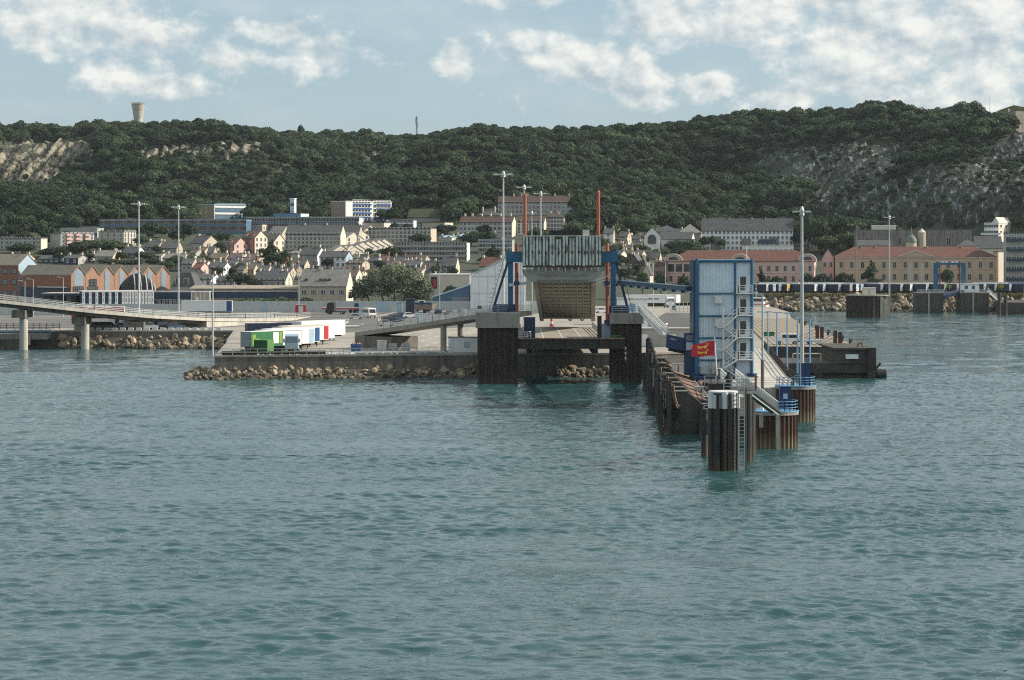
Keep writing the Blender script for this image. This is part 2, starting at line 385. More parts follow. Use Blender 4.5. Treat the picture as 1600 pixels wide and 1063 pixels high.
# ------------------------------------------------------------------ terrain
_ph = RNG.uniform(0, 2 * np.pi, (40, 3)); _dr = RNG.uniform(0, 2 * np.pi, 40)
def wob(X, Y, lam, k=6, o=0):
    s = 0.0
    for i in range(k):
        a = _dr[(i + o) % 40]; l = lam * (0.7 + 0.6 * ((i * 37 + o * 11) % 10) / 10)
        s = s + np.sin((X * np.cos(a) + Y * np.sin(a)) * 2 * np.pi / l + _ph[(i + o) % 40, 0])
    return s / math.sqrt(k / 2) / 1.6
SKY = np.array([(-400,190),(0,192),(60,192),(100,201),(150,192),(215,190),(300,193),(400,200),(500,207),(600,210),(660,207),(750,200),(850,200),(950,197),(1050,190),(1120,182),
                (1180,172),(1250,172),(1350,172),(1420,176),(1480,168),(1520,172),(1560,190),(1600,188),(2000,186)], float)
def ridge_y(X): return 1650 - smooth(-60, 260, X) * 200
def ridge_z(X):
    yr = ridge_y(X); px = 800 + X * F / yr
    return H + (YH - np.interp(px, SKY[:, 0], SKY[:, 1])) / F * yr - 9.0
def town_z(X, Y):
    r = smooth(35, 80, X)
    zl = 4 + np.clip((Y - 780) / 320, 0, 1.05) * 30
    zr = 6 + np.clip((Y - 975) / 170, 0, 1.05) * 24
    return zl * (1 - r) + zr * r
def hill_start(X): return 1120 + 120 * smooth(30, 125, X) - 115 * smooth(140, 270, X)
def ground_z(X, Y):
    X = np.asarray(X, float); Y = np.asarray(Y, float)
    zt = town_z(X, Y); y0 = hill_start(X); yr = ridge_y(X)
    t = np.clip((Y - y0) / (yr - y0), 0, 1)
    ex = 1.05 - smooth(110, 240, X) * 0.58
    e = t ** ex; e = e * (1 - .25 * t) + .25 * t * smooth(0, 1, t)
    und = (wob(X, Y, 190, 6, 3) * 11 + wob(X, Y, 70, 6, 13) * 2.5) * np.sin(np.pi * np.clip(t, 0, 1)) ** .8
    z = zt + (ridge_z(X) - zt) * e + und
    z = np.where(Y > yr, ridge_z(X) - (Y - yr) * 0.012, z)
    shore = (X > 86) & (Y < 872)
    return np.where(shore, -4.0, z)
def gz(X, Y): return float(ground_z(X, Y))
def y_for(px, py, lo=700.0, hi=1700.0):
    Ys = np.arange(lo, hi, 1.0); Xs = (px - 800) / F * Ys
    p = YH - (ground_z(Xs, Ys) - H) * F / Ys
    i = np.argmax(p <= py); return float(Ys[i])
def grid_mesh(name, P, mats, smoothf=True):
    nr, nc, _ = P.shape
    idx = np.arange(nr * nc).reshape(nr, nc)
    f = np.stack([idx[:-1, :-1], idx[:-1, 1:], idx[1:, 1:], idx[1:, :-1]], -1).reshape(-1, 4)
    return np_mesh(name, P.reshape(-1, 3), f, mats, smoothf)
def np_mesh(name, v, f, mats, smoothf=False):
    me = bpy.data.meshes.new(name); n = f.shape[1]
    me.vertices.add(len(v)); me.vertices.foreach_set('co', np.asarray(v, np.float32).ravel())
    me.loops.add(f.size); me.loops.foreach_set('vertex_index', f.astype(np.int32).ravel())
    me.polygons.add(len(f)); me.polygons.foreach_set('loop_start', np.arange(0, f.size, n, dtype=np.int32))
    me.polygons.foreach_set('loop_total', np.full(len(f), n, np.int32))
    if smoothf: me.polygons.foreach_set('use_smooth', np.ones(len(f), bool))
    for m in (mats if isinstance(mats, (list, tuple)) else [mats]): me.materials.append(m)
    me.update(calc_edges=True)
    return me
xs = np.arange(-900, 901, 8.0); ys = np.concatenate([np.arange(778, 1700, 6.0), np.arange(1700, 3200, 60.0)])
GX, GY = np.meshgrid(xs, ys)
GZ = ground_z(GX, GY) - 0.05
struct(inst('hill_ground', grid_mesh('hill_ground', np.stack([GX, GY, GZ], -1), M['town_soil'])))

# ------------------------------------------------------------------ water
def water_material():
    m = bpy.data.materials.new('harbour_water'); m.use_nodes = True
    t = m.node_tree; N = t.nodes; K = t.links; b = N['Principled BSDF']
    b.inputs['Base Color'].default_value = (.026, .076, .081, 1)
    b.inputs['Roughness'].default_value = .045; b.inputs['IOR'].default_value = 1.333
    b.inputs['Specular IOR Level'].default_value = .5
    co = N.new('ShaderNodeTexCoord')
    def nz(scale, sx, sy, det, rot):
        mp = N.new('ShaderNodeMapping'); mp.inputs['Scale'].default_value = (sx, sy, 1); mp.inputs['Rotation'].default_value = (0, 0, rot)
        K.new(co.outputs['Object'], mp.inputs['Vector'])
        n = N.new('ShaderNodeTexNoise'); n.inputs['Scale'].default_value = scale; n.inputs['Detail'].default_value = det; n.inputs['Roughness'].default_value = .6
        K.new(mp.outputs[0], n.inputs['Vector']); return n.outputs['Fac']
    a = nz(1.0, .9, 1.25, 3, .35); c = nz(3.1, .9, 1.3, 3, -.2)
    big = nz(.016, 1.0, 2.2, 3, .15); med = nz(.15, .45, 1.3, 3, .08)
    mr = N.new('ShaderNodeMapRange'); bm_ = N.new('ShaderNodeMath'); bm_.operation = 'MULTIPLY_ADD'; K.new(med, bm_.inputs[0]); bm_.inputs[1].default_value = .9; K.new(big, bm_.inputs[2])
    K.new(bm_.outputs[0], mr.inputs[0]); mr.inputs[1].default_value = .72; mr.inputs[2].default_value = 1.18; mr.inputs[3].default_value = .06; mr.inputs[4].default_value = 1.0
    b1 = N.new('ShaderNodeBump'); b1.inputs['Distance'].default_value = .20; K.new(a, b1.inputs['Height']); K.new(mr.outputs[0], b1.inputs['Strength'])
    b2 = N.new('ShaderNodeBump'); b2.inputs['Distance'].default_value = .06; K.new(c, b2.inputs['Height']); K.new(mr.outputs[0], b2.inputs['Strength'])
    K.new(b1.outputs[0], b2.inputs['Normal']); K.new(b2.outputs[0], b.inputs['Normal'])
    return m
MW = water_material()
def waves(X, Y, cell):
    z = np.zeros_like(X); g = np.random.default_rng(5)
    n = 56
    for i in range(n):
        lam = .66 * (7.5 / .66) ** (i / (n - 1)); th = g.normal(R(-82), R(30)); ph = g.uniform(0, 6.28)
        if lam < 2.6 * cell: continue
        s = .235 * math.sqrt(2 / n) * (1.35 if lam < 2.4 else .5); k = 2 * math.pi / lam
        z += (s / k) * np.sin(k * (X * math.cos(th) + Y * math.sin(th)) + ph + .8 * np.sin(X * .013 * (i % 5) + Y * .017 * (i % 3)))
    gust = .78 + .2 * wob(X, Y, 60, 6, 21) + .22 * wob(X * .4, Y, 13, 6, 31)
    return z * np.clip(gust, .25, 1.4)
V = []; Q = []; off = 0
for (x0, x1, y0, y1, cell) in ((-66, 66, 108, 250, .22), (-112, 112, 250, 424, .42), (-150, 230, 424, 900, .95)):
    xs = np.arange(x0, x1 + cell, cell); ys = np.arange(y0, y1 + cell * .5, cell)
    X, Y = np.meshgrid(xs, ys); Z = waves(X, Y, cell)
    nr, nc = X.shape; idx = np.arange(nr * nc).reshape(nr, nc) + off
    V.append(np.stack([X, Y, Z], -1).reshape(-1, 3)); Q.append(np.stack([idx[:-1, :-1], idx[:-1, 1:], idx[1:, 1:], idx[1:, :-1]], -1).reshape(-1, 4)); off += nr * nc
V.append(np.array([(-2500, -1500, -.7), (2500, -1500, -.7), (2500, 1100, -.7), (-2500, 1100, -.7)])); Q.append(np.array([[off, off + 1, off + 2, off + 3]]))
struct(inst('harbour_water', np_mesh('harbour_water', np.concatenate(V), np.concatenate(Q), MW, True)))

# ------------------------------------------------------------------ trees
def crown_verts(g, lobes, n, leaf, up=.25):
    v = np.zeros((n * 4, 3))
    ctr = np.array([l[:3] for l in lobes]); rad = np.array([l[3:6] for l in lobes])
    w = (rad[:, 0] * rad[:, 2]); w = w / w.sum()
    li = g.choice(len(lobes), n, p=w)
    d = g.normal(size=(n, 3)); d[:, 2] = np.where(d[:, 2] < -.35, -d[:, 2] * .6, d[:, 2]); d /= np.linalg.norm(d, axis=1)[:, None]
    rr = g.uniform(.62, 1.06, n) ** .7
    c = ctr[li] + d * rad[li] * rr[:, None]
    nn = d + g.normal(size=(n, 3)) * .55 + np.array([0, 0, up]); nn /= np.linalg.norm(nn, axis=1)[:, None]
    a = np.cross(nn, g.normal(size=(n, 3))); a /= np.linalg.norm(a, axis=1)[:, None]
    b = np.cross(nn, a); s = leaf * g.uniform(.6, 1.35, n)[:, None]
    q = np.stack([c - a * s - b * s * .6, c + a * s - b * s * .6, c + a * s * .8 + b * s * .7, c - a * s * .8 + b * s * .7], 1)
    return q.reshape(-1, 3)
def crown_mesh(name, seed, r, h, n, leaf, m, base=None, nl=9, spread=.62):
    g = np.random.default_rng(seed); base = h * .22 if base is None else base
    lobes = []
    for i in range(nl):
        a = 2.4 * i + g.uniform(-.4, .4); q = math.sqrt((i + .3) / nl) * spread * r
        z = base + (h - base) * (.32 + .46 * (1 - (q / r) ** 1.6) * g.uniform(.75, 1.1))
        rl = r * g.uniform(.36, .56)
        lobes.append((q * math.cos(a), q * math.sin(a), z, rl, rl, rl * g.uniform(.62, .85)))
    lobes.append((0, 0, base + (h - base) * .45, r * .62, r * .62, (h - base) * .42))
    v = crown_verts(g, lobes, n, leaf)
    return np_mesh(name, v, np.arange(len(v)).reshape(-1, 4), m)
def trunk_mesh(name, seed, h, r0, limbs=4, reach=1.6):
    g = random.Random(seed); b = MB()
    b.cyl((0, 0, -.6), (.1, 0, h * .45), r0, r0 * .7, 8); b.cyl((.1, 0, h * .45), (.0, .1, h * .8), r0 * .7, r0 * .25, 7)
    for i in range(limbs):
        a = i * 2 * math.pi / limbs + g.uniform(-.4, .4); z = h * g.uniform(.3, .5)
        b.cyl((.05, 0, z), (math.cos(a) * reach, math.sin(a) * reach, z + h * .28), r0 * .45, r0 * .12, 6)
    return b.mesh(name, M['bark'])
def conifer_mesh(name, seed, r, h, n, leaf, m):
    g = np.random.default_rng(seed); lobes = []
    for i in range(9):
        t = i / 8; z = h * (.16 + .76 * t); q = r * (1 - t) * .55 + .1
        for j in range(3 if t < .8 else 1):
            a = g.uniform(0, 6.28); rl = r * (1 - t) * .55 + .35
            lobes.append((q * math.cos(a), q * math.sin(a), z, rl, rl, h * .07 + .15))
    v = crown_verts(g, lobes, n, leaf, .1)
    return np_mesh(name, v, np.arange(len(v)).reshape(-1, 4), m)

proto = bpy.data.collections.new('forest_prototypes')
def proto_tree(i, me):
    o = bpy.data.objects.new('forest_tree', me); proto.objects.link(o); return o
specs = [(4.6, 8.6, 'leaf_a'), (5.6, 9.4, 'leaf_b'), (3.2, 9.8, 'leaf_a'), (4.9, 10.2, 'leaf_c'), (6.6, 7.6, 'leaf_b'), (4.2, 9.6, 'leaf_a')]
for i, (r_, h_, lm) in enumerate(specs):
    proto_tree(i, crown_mesh('forest_tree', 100 + i, r_, h_, 950, .46, M[lm], base=h_ * .12, nl=8))

ROCK_POLY = [
    [(-20,226),(60,222),(152,222),(150,250),(100,262),(80,292),(-20,292)],
    [(206,240),(250,231),(420,224),(418,235),(345,246),(285,245),(226,254)],
    [(560,238),(618,233),(614,243),(566,247)],
    [(1145,268),(1200,240),(1300,226),(1420,222),(1424,246),(1380,290),(1440,262),(1500,262),(1530,250),(1600,205),(1640,215),(1640,352),(1290,352),(1270,300),(1180,278)],
]
def in_poly(px, py, poly):
    inside = np.zeros(np.shape(px), bool); n = len(poly); j = n - 1
    for i in range(n):
        xi, yi = poly[i]; xj, yj = poly[j]
        c = ((yi > py) != (yj > py)) & (px < (xj - xi) * (py - yi) / (yj - yi + 1e-9) + xi)
        inside ^= c; j = i
    return inside
def rock_mask(px, py):
    m = np.zeros(np.shape(px), bool)
    for p in ROCK_POLY: m |= in_poly(px, py, p)
    return m
FORT = at(1560, 210, 1440)
# ------------------------------------------------------------------ rock faces of the hill
def march(px, py):
    Ys = np.arange(1090, 1760, 2.0)
    shp = px.shape; px = px.ravel(); py = py.ravel(); res = np.zeros(len(px))
    for i in range(len(px)):
        X = (px[i] - 800) / F * Ys; ray = H + (YH - py[i]) / F * Ys
        hit = ground_z(X, Ys) >= ray
        j = np.argmax(hit) if hit.any() else len(Ys) - 1
        res[i] = Ys[j]
    return res.reshape(shp)
def rock_face(poly, m, st, amp, seed, dirc):
    xs_ = [p[0] for p in poly]; ys_ = [p[1] for p in poly]
    px, py = np.meshgrid(np.arange(min(xs_) - 6, max(xs_) + 7, st), np.arange(min(ys_) - 5, max(ys_) + 6, st * .8))
    Y = march(px, py); X = (px - 800) / F * Y; Z = H + (YH - py) / F * Y
    ca, sa = dirc
    q = ca * px + sa * py; l = sa * px - ca * py
    ins = in_poly(px + wob(px, py, 22, 5, seed) * 5, py + wob(px, py, 22, 5, seed + 4) * 4, poly)
    ph = q / 11 + wob(q, l * .12, 50, 5, seed + 9) * .8
    saw = (ph % 1.0)
    d = amp * (saw ** 1.5) + amp * .7 * wob(q, l * .15, 14, 6, seed + 2) + .22 * amp * wob(px, py, 6, 6, seed + 6)
    d = np.where(ins, d + 1.2, -7.0)
    P = np.stack([X - d * .25, Y - d * .9, Z + d * .45], -1)
    return grid_mesh('rock_face', P, m, False)
for i, (poly, m, st, amp, dirc) in enumerate(((ROCK_POLY[0], M['rock_pale'], 2.5, 2.2, (.77, .64)), (ROCK_POLY[1], M['rock_pale'], 2.5, 2.6, (.95, .3)),
                                      (ROCK_POLY[2], M['rock_pale'], 2.5, 2.0, (.9, .4)), (ROCK_POLY[3], M['rock_grey'], 3.2, 1.7, (.77, .64)))):
    struct(inst('rock_face', rock_face(poly, m, st, amp, 3 + 5 * i, dirc)))
# ------------------------------------------------------------------ more helpers
def root_loc(o):
    p = Vector((0, 0, 0))
    while o is not None: p = p + o.location; o = o.parent
    return p
def wbuild(mb, name, mats, parent, label=None, smooth=False):
    """coordinates of mb are world ones; the parent chain is unrotated"""
    l = root_loc(parent); mb.v = [(x - l.x, y - l.y, z - l.z) for x, y, z in mb.v]
    return mb.build(name, mats, parent, label, smooth)
def corr(points, pitch, depth, closed=True):
    """a polyline folded into sheet piles"""
    out = []; n = len(points); k = 0
    for i in range(n if closed else n - 1):
        a = Vector((*points[i], 0)); b = Vector((*points[(i + 1) % n], 0)); d = b - a; l = d.length; d.normalize()
        nrm = Vector((d.y, -d.x, 0)); m = max(1, round(l / pitch)); st = l / m
        for j in range(m):
            for (t, w) in ((0.0, 0), (.34, 0), (.5, -1), (.84, -1)):
                p = a + d * (st * (j + t)) + nrm * (depth * w); out.append((p.x, p.y))
    return out
def ring(cx, cy, r, n=24): return [(cx + r * math.cos(2 * math.pi * i / n), cy + r * math.sin(2 * math.pi * i / n)) for i in range(n)]
def rail(mb, pts, h=1.1, rails=(1.1, .75, .4), step=1.6, r=.03, pr=None, closed=False):
    pr = pr or r * 1.2; pts = [Vector(p) for p in pts]
    if closed: pts.append(pts[0])
    for a, b in zip(pts[:-1], pts[1:]):
        l = (b - a).length; m = max(1, round(l / step))
        for z in rails: mb.beam(a + Vector((0, 0, z)), b + Vector((0, 0, z)), r * 2)
        for j in range(m + 1):
            p = a.lerp(b, j / m); mb.beam(p, p + Vector((0, 0, h)), pr * 2)
    return mb

# ------------------------------------------------------------------ quays
QUAY = [(-52, 403), (-3, 411), (24, 413), (46, 428), (52, 470), (62, 620), (76, 626), (84, 700), (87, 790), (60, 800), (-420, 800), (-420, 531), (-110, 531), (-64, 533), (-58, 470)]
struct(MB().prism(QUAY, -3, 3.98).build('quay_wall', M['concrete_dark']))
struct(MB().add([(x, y, 4.0) for x, y in QUAY], [tuple(range(len(QUAY)))]).build('quay_ground', M['yard']))
lip = MB()
for a, b in zip(QUAY[:3], QUAY[1:4]): lip.beam((a[0], a[1] + .35, 3.86), (b[0], b[1] + .35, 3.86), .9, .36)
for a, b in zip(QUAY[11:14], QUAY[12:15]): lip.beam((a[0], a[1] + .3, 3.86), (b[0], b[1] + .3, 3.86), .8, .34)
struct(lip.build('quay_coping', M['concrete']))
def sheet(name, pts, z, m): return struct(MB().add([(x, y, z) for x, y in pts], [tuple(range(len(pts)))]).build(name, M[m]))
sheet('parking_asphalt', [(-200, 548), (-72, 548), (-40, 640), (-30, 790), (-200, 790)], 4.006, 'asphalt_worn')
sheet('yard_asphalt', [(-62, 545), (-40, 520), (-8, 560), (10, 700), (20, 785), (-28, 785), (-38, 640)], 4.010, 'asphalt_worn')
sheet('road', [(22, 470), (41, 470), (60, 690), (46, 690)], 4.014, 'asphalt')
mk = MB()
for (a, b, w) in (((31.0, 480), (40.5, 600), .25), ((41.6, 470), (61, 690), .5), ((23, 474), (34, 560), .25)):
    n_ = 1 if w > .3 else 5
    for k in range(n_):
        t0, t1 = (k + .0) / n_, (k + (.55 if n_ > 1 else 1)) / n_
        p0 = Vector((a[0] + (b[0] - a[0]) * t0, a[1] + (b[1] - a[1]) * t0, 4.02)); p1 = Vector((a[0] + (b[0] - a[0]) * t1, a[1] + (b[1] - a[1]) * t1, 4.02))
        mk.quad(p0 - Vector((w, 0, 0)), p0 + Vector((w, 0, 0)), p1 + Vector((w, 0, 0)), p1 - Vector((w, 0, 0)))
for k in range(16):       # parking bays on the left yard
    y = 575 + k * 11; mk.quad((-190, y, 4.02), (-80 + k * 2, y - 6, 4.02), (-80 + k * 2, y - 5.6, 4.02), (-190, y + .4, 4.02))
for k in range(7):        # waiting lanes on the near quay and behind it
    a0 = Vector((-30 + k * 3.6, 424, 4.02)); b0 = Vector((-22 + k * 4.4, 520, 4.02)); w = .10
    for q in range(9):
        p0 = a0.lerp(b0, q / 9); p1 = a0.lerp(b0, (q + .6) / 9); mk.quad(p0 - Vector((w, 0, 0)), p0 + Vector((w, 0, 0)), p1 + Vector((w, 0, 0)), p1 - Vector((w, 0, 0)))
for k in range(12):
    y = 560 + k * 9; mk.quad((-30 + k, y, 4.02), (-8 + k, y + 3, 4.02), (-8 + k, y + 3.3, 4.02), (-30 + k, y + .3, 4.02))
struct(mk.build('road_marking', M['paint_white']))
g = random.Random(4)
for k in range(16):       # darker repairs in the paving, each a thin patch
    x, y = g.uniform(-48, -4), g.uniform(420, 540); w_, d_ = g.uniform(1.5, 5), g.uniform(4, 16)
    if x < -44 or (y < 432 and x > -32): continue
    struct(MB().prism([(x, y), (x + w_, y + g.uniform(-1, 1)), (x + w_ * 1.1, y + d_), (x - .4, y + d_ * .9)], 4.0, 4.004 + .001 * (k % 4)).build('paving_patch', M['asphalt_worn' if k % 2 else 'concrete']))
# right shore: the trailer park
PARK = [(84, 871), (640, 871), (640, 985), (66, 985)]
struct(MB().prism(PARK, -3, 6.0).build('trailer_park_ground', M['asphalt_worn']))

# ------------------------------------------------------------------ riprap
def rock_mesh(seed, m):
    import bmesh
    g = random.Random(seed); bm = bmesh.new(); bmesh.ops.create_icosphere(bm, subdivisions=2, radius=1)
    ax = [Vector((g.uniform(-1, 1), g.uniform(-1, 1), g.uniform(-1, 1))).normalized() for _ in range(7)]; cut = [g.uniform(.35, .75) for _ in ax]
    for v in bm.verts:
        v.co *= g.uniform(.8, 1.2)
        for a, c in zip(ax, cut):
            d = v.co.dot(a)
            if d > c: v.co -= a * (d - c)
    me = bpy.data.meshes.new('rock'); bm.to_mesh(me); bm.free(); me.materials.append(m); return me
ROCKS = [rock_mesh(i, M['rock']) for i in range(9)]
def riprap(name, a, b, width, ztop, n, size, seed, label=None):
    """a bank of loose stones from a to b, falling towards the water on its right hand side"""
    g = random.Random(seed); a = Vector((*a, 0)); b = Vector((*b, 0)); d = (b - a); l = d.length; d.normalize(); nr = Vector((d.y, -d.x, 0))
    base = MB(); p, q = a + nr * width, b + nr * width
    base.add([(a.x, a.y, ztop - .3), (b.x, b.y, ztop - .3), (q.x, q.y, -.9), (p.x, p.y, -.9)], [(0, 3, 2, 1)])
    o = struct(base.build(name, M['rock_wet']))
    for i in range(n):
        t = g.random(); s = g.random() ** .8; lo = a + d * (l * t) + nr * (width * s)
        z = (ztop - .2) * (1 - s) - .35 * s + g.uniform(-.1, .35); sz = size * (.45 + 1.25 * g.random() ** 1.8)
        inst('rock', g.choice(ROCKS), o, (lo.x, lo.y, z), rot=(g.uniform(0, 6.3), g.uniform(0, 6.3), g.uniform(0, 6.3)), scale=(sz * g.uniform(.8, 1.35), sz, sz * g.uniform(.7, 1.1)))
    return o
riprap('riprap_bank', (-52.5, 402.8), (-4, 410.6), 6.0, 1.75, 290, .54, 3)
riprap('riprap_bank', (-56.5, 413), (-53.2, 404.5), 2.6, 1.5, 34, .5, 4)
riprap('riprap_bank', (-54.2, 405), (-50.5, 402.9), 5.6, 1.7, 60, .54, 14)
riprap('riprap_bank', (8, 412.2), (24, 412.9), 6.0, 1.7, 90, .54, 5)
riprap('riprap_bank', (-104, 530.8), (-66, 532.6), 4.5, 2.7, 170, .75, 6)
riprap('riprap_bank', (86, 871), (142, 871), 9.0, 5.6, 290, 1.05, 7)
riprap('riprap_bank', (142, 871), (196, 871), 9.0, 5.6, 200, 1.1, 8)
verge = MB(); g = random.Random(5)
for i in range(520):
    x = 86 + g.random() * 112; y = 871 + g.uniform(-1.5, 3.0); h = g.uniform(.3, 1.0); w = g.uniform(.4, 1.0); a = g.uniform(0, 3.1)
    for k in range(3):
        t = a + k * 1.05; dx, dy = math.cos(t) * w, math.sin(t) * w
        verge.add([(x - dx, y - dy, 5.5), (x + dx, y + dy, 5.5), (x + dx * .7, y + dy * .7, 6 + h * .7), (x - dx * .1, y, 6 + h), (x - dx * .8, y - dy * .8, 6 + h * .6)], [(0, 1, 2, 3, 4)])
vo = verge.build('verge_grass', M['dry_grass']); vo['kind'] = 'stuff'; vo['label'] = 'rough dry grass along the top of the stone bank'

# ------------------------------------------------------------------ linkspan: piers
def sheet_pier(name, label, x0, x1, y0, y1, ztop, cap, m='sheet_dark', group=None):
    T = thing(name, label, 'pier', ((x0 + x1) / 2, (y0 + y1) / 2, 0), group=group)
    wbuild(MB().prism(corr([(x0, y0), (x1, y0), (x1, y1), (x0, y1)], 1.15, .28), -3, ztop - cap), 'sheet_piling', M[m], T)
    wbuild(MB().box(x0 - .3, x1 + .3, y0 - .3, y1 + .3, ztop - cap + .002, ztop), 'cap_beam', M['concrete'], T)
    return T
PL = sheet_pier('linkspan_pier', 'wide dark sheet-piled pier with concrete cap under the laddered blue frame', -5.8, 1.0, 386, 396, 12.0, 2.6)
PR = sheet_pier('linkspan_pier', 'narrow dark sheet-piled pier with concrete cap beside the red and white gauge', 16.8, 21.9, 389, 398, 11.8, 1.8)
gm = MB()
for k in range(6): gm.box(19.0, 19.28, 388.35, 388.65, 3.6 + k * .42, 3.6 + k * .42 + .41, k % 2)
wbuild(gm, 'tide_gauge', [M['orange_red'], M['white']], PR)
rg = MB(); rail(rg, [(-5.8, 386, 12), (-.6, 386, 12), (-.6, 395, 12)], r=.035); wbuild(rg, 'railing', M['galv'], PL)
rg = MB(); rail(rg, [(16.9, 389, 11.8), (21.8, 389, 11.8), (21.8, 397, 11.8)], r=.035); wbuild(rg, 'railing', M['galv'], PR)

# lifting frames
def lift_frame(s, label):
    """s = -1 for the frame on the wide pier, +1 for the other"""
    X = 8.45; xc = X + s * 8.7; T = thing('lifting_frame', label, 'lifting frame', (xc, 391, 12.0 if s < 0 else 11.8))
    zb = 12.0 if s < 0 else 11.8
    wbuild(MB().box(xc - .42, xc + .42, 390, 391, zb, 21.9), 'column', M['blue'], T)
    x_in = X + s * 6.72; x_out = xc + s * .75
    wbuild(MB().box(min(x_in, x_out), max(x_in, x_out), 389.6, 391.4, 20.4, 22.2), 'head_beam', M['blue'], T)
    b = MB(); foot = xc + s * (3.0 if s < 0 else 2.6)
    b.beam((xc + s * .3, 390.5, 20.9), (foot, 390.5, zb + .2), .42, .5)
    wbuild(b, 'brace', M['blue_dark'], T)
    wbuild(MB().box(min(xc - s * 1.0, foot), max(xc - s * 1.0, foot), 389.4, 392.2, zb, zb + 1.25), 'base_housing', M['blue_dark'], T)
    ld = MB(); o = s * .7
    for q in (0, .45): ld.beam((xc + s * .3 + o, 389.9 + q, 21.3), (foot + o, 389.9 + q, zb), .07)
    for k in range(24):
        t = k / 23; x = xc + s * .3 + o + (foot - xc - s * .3) * t; z = 21.3 + (zb - 21.3) * t; ld.beam((x, 389.9, z), (x, 390.35, z), .05)
    for k in range(9):
        t = (k + 2) / 12; x = xc + s * .3 + o + (foot - xc - s * .3) * t; z = 21.3 + (zb - 21.3) * t
        ld.path([(x, 389.85, z), (x + s * .55, 389.85, z + .1), (x + s * .55, 390.4, z + .1), (x, 390.4, z)], .025, 4)
    wbuild(ld, 'ladder', M['steel_dark'], T)
    cx = X + s * 7.65
    wbuild(MB().cyl((cx, 389.3, 9.5), (cx, 389.3, 20.3), .30, n=12), 'lower_cylinder', M['orange_red'], T)
    wbuild(MB().cyl((cx, 389.3, 22.25), (cx, 389.3, 23.6), .30, .22, n=12), 'cylinder_head', M['orange' if s > 0 else 'orange_red'], T)
    rx = X + s * 6.25
    wbuild(MB().cyl((rx, 391.9, 19.6), (rx, 391.9, 32.3 if s > 0 else 31.9), .27, n=12).cyl((rx, 391.9, 32.3 if s > 0 else 31.9), (rx, 391.9, 32.7 if s > 0 else 32.1), .27, .05, n=12), 'guide_rod', M['orange'], T)
    r_ = MB(); rail(r_, [(x_in + s * .4, 389.8, 22.2), (x_out, 389.8, 22.2), (x_out, 391.3, 22.2)], r=.03); wbuild(r_, 'railing', M['galv'], T)
    wbuild(MB().box(cx - .5, cx + .5, 388.9, 389.9, 10.0, 10.6), 'clamp', M['blue_dark'], T); wbuild(MB().box(cx - .45, cx + .45, 389.0, 389.8, 16.6, 17.2), 'clamp', M['blue_dark'], T)
    if s > 0:
        wbuild(MB().box(xc - 1.35, xc - .75, 390.2, 390.9, 17.4, 20.0), 'instrument_cabinet', M['clad_white'], T)
        wbuild(MB().box(x_in + .2, xc - .8, 389.7, 391.0, 15.6, 17.2), 'control_cabin', M['white_dirty'], T)
    else:
        wbuild(MB().beam((xc - .3, 389.5, 16.5), (X - 5.6, 389.5, 16.9), .5, .5), 'link_arm', M['galv_pale'], T)
    return T
lift_frame(-1, 'blue lifting frame with caged ladder on the wide pier, orange guide rod beside it')
lift_frame(1, 'blue lifting frame with white cabinet on the narrow pier, orange guide rod beside it')

# lower deck
T = thing('lower_linkspan_deck', 'low flat vehicle deck with rusty front beam hung between two dark piers', 'linkspan', (8.4, 388, 5))
wbuild(MB().box(2.0, 15.6, 388.4, 446, 7.1, 7.5), 'roadway', M['yard'], T)
wbuild(MB().box(-1.2, 18.9, 386.6, 388.4, 5.85, 7.46), 'front_beam', M['steel_dark'], T)
wbuild(MB().box(-1.2, 18.9, 386.3, 387.4, 7.465, 7.66), 'nosing', M['rust'], T)
for k in range(10): wbuild(MB().box(.6 + k * 1.95, .78 + k * 1.95, 386.28, 386.58, 5.9, 7.4), 'stiffener', M['steel_dark'], T)
for x in (3.0, 8.5, 14.0): wbuild(MB().box(x - .5, x + .5, 389, 446, 5.0, 7.09), 'girder', M['steel_dark'], T)
ln = MB()
for x in (5.4, 8.6, 11.8): ln.box(x - .06, x + .06, 389, 445, 7.505, 7.512)
wbuild(ln, 'lane_line', M['paint_white'], T)
rg = MB(); rail(rg, [(-1.0, 388.0, 7.5), (1.9, 388.0, 7.5), (3.2, 390.5, 7.5)], r=.05); wbuild(rg, 'railing', M['white'], T)
rg = MB(); rail(rg, [(2.1, 390.5, 7.5), (2.1, 446, 7.5)], r=.04, step=2.4); wbuild(rg, 'railing', M['galv'], T)
rg = MB(); rail(rg, [(15.5, 390.5, 7.5), (15.5, 446, 7.5)], r=.04, step=2.4); wbuild(rg, 'railing', M['galv'], T)
for (x, w, z, m, nm) in ((3.0, 1.9, 3.4, 'blue_dark', 'winch_cabinet'), (1.0, 1.0, 2.2, 'galv_pale', 'locker'), (16.0, 1.7, 2.3, 'lightblue', 'locker'), (14.9, .7, 3.6, 'steel_dark', 'post')):
    wbuild(MB().box(x - w / 2, x + w / 2, 392, 393.2, 7.46, 7.5 + z).box(x - w / 2 - .06, x + w / 2 + .06, 391.94, 393.26, 7.5 + z, 7.6 + z), nm, M[m], T)
wbuild(MB().cyl((16.6, 388.6, 7.7), (18.2, 388.7, 7.75), .28, n=8).cyl((17.0, 388.8, 8.0), (18.4, 388.4, 7.9), .2, n=8), 'rope_heap', M['container_green'], T)
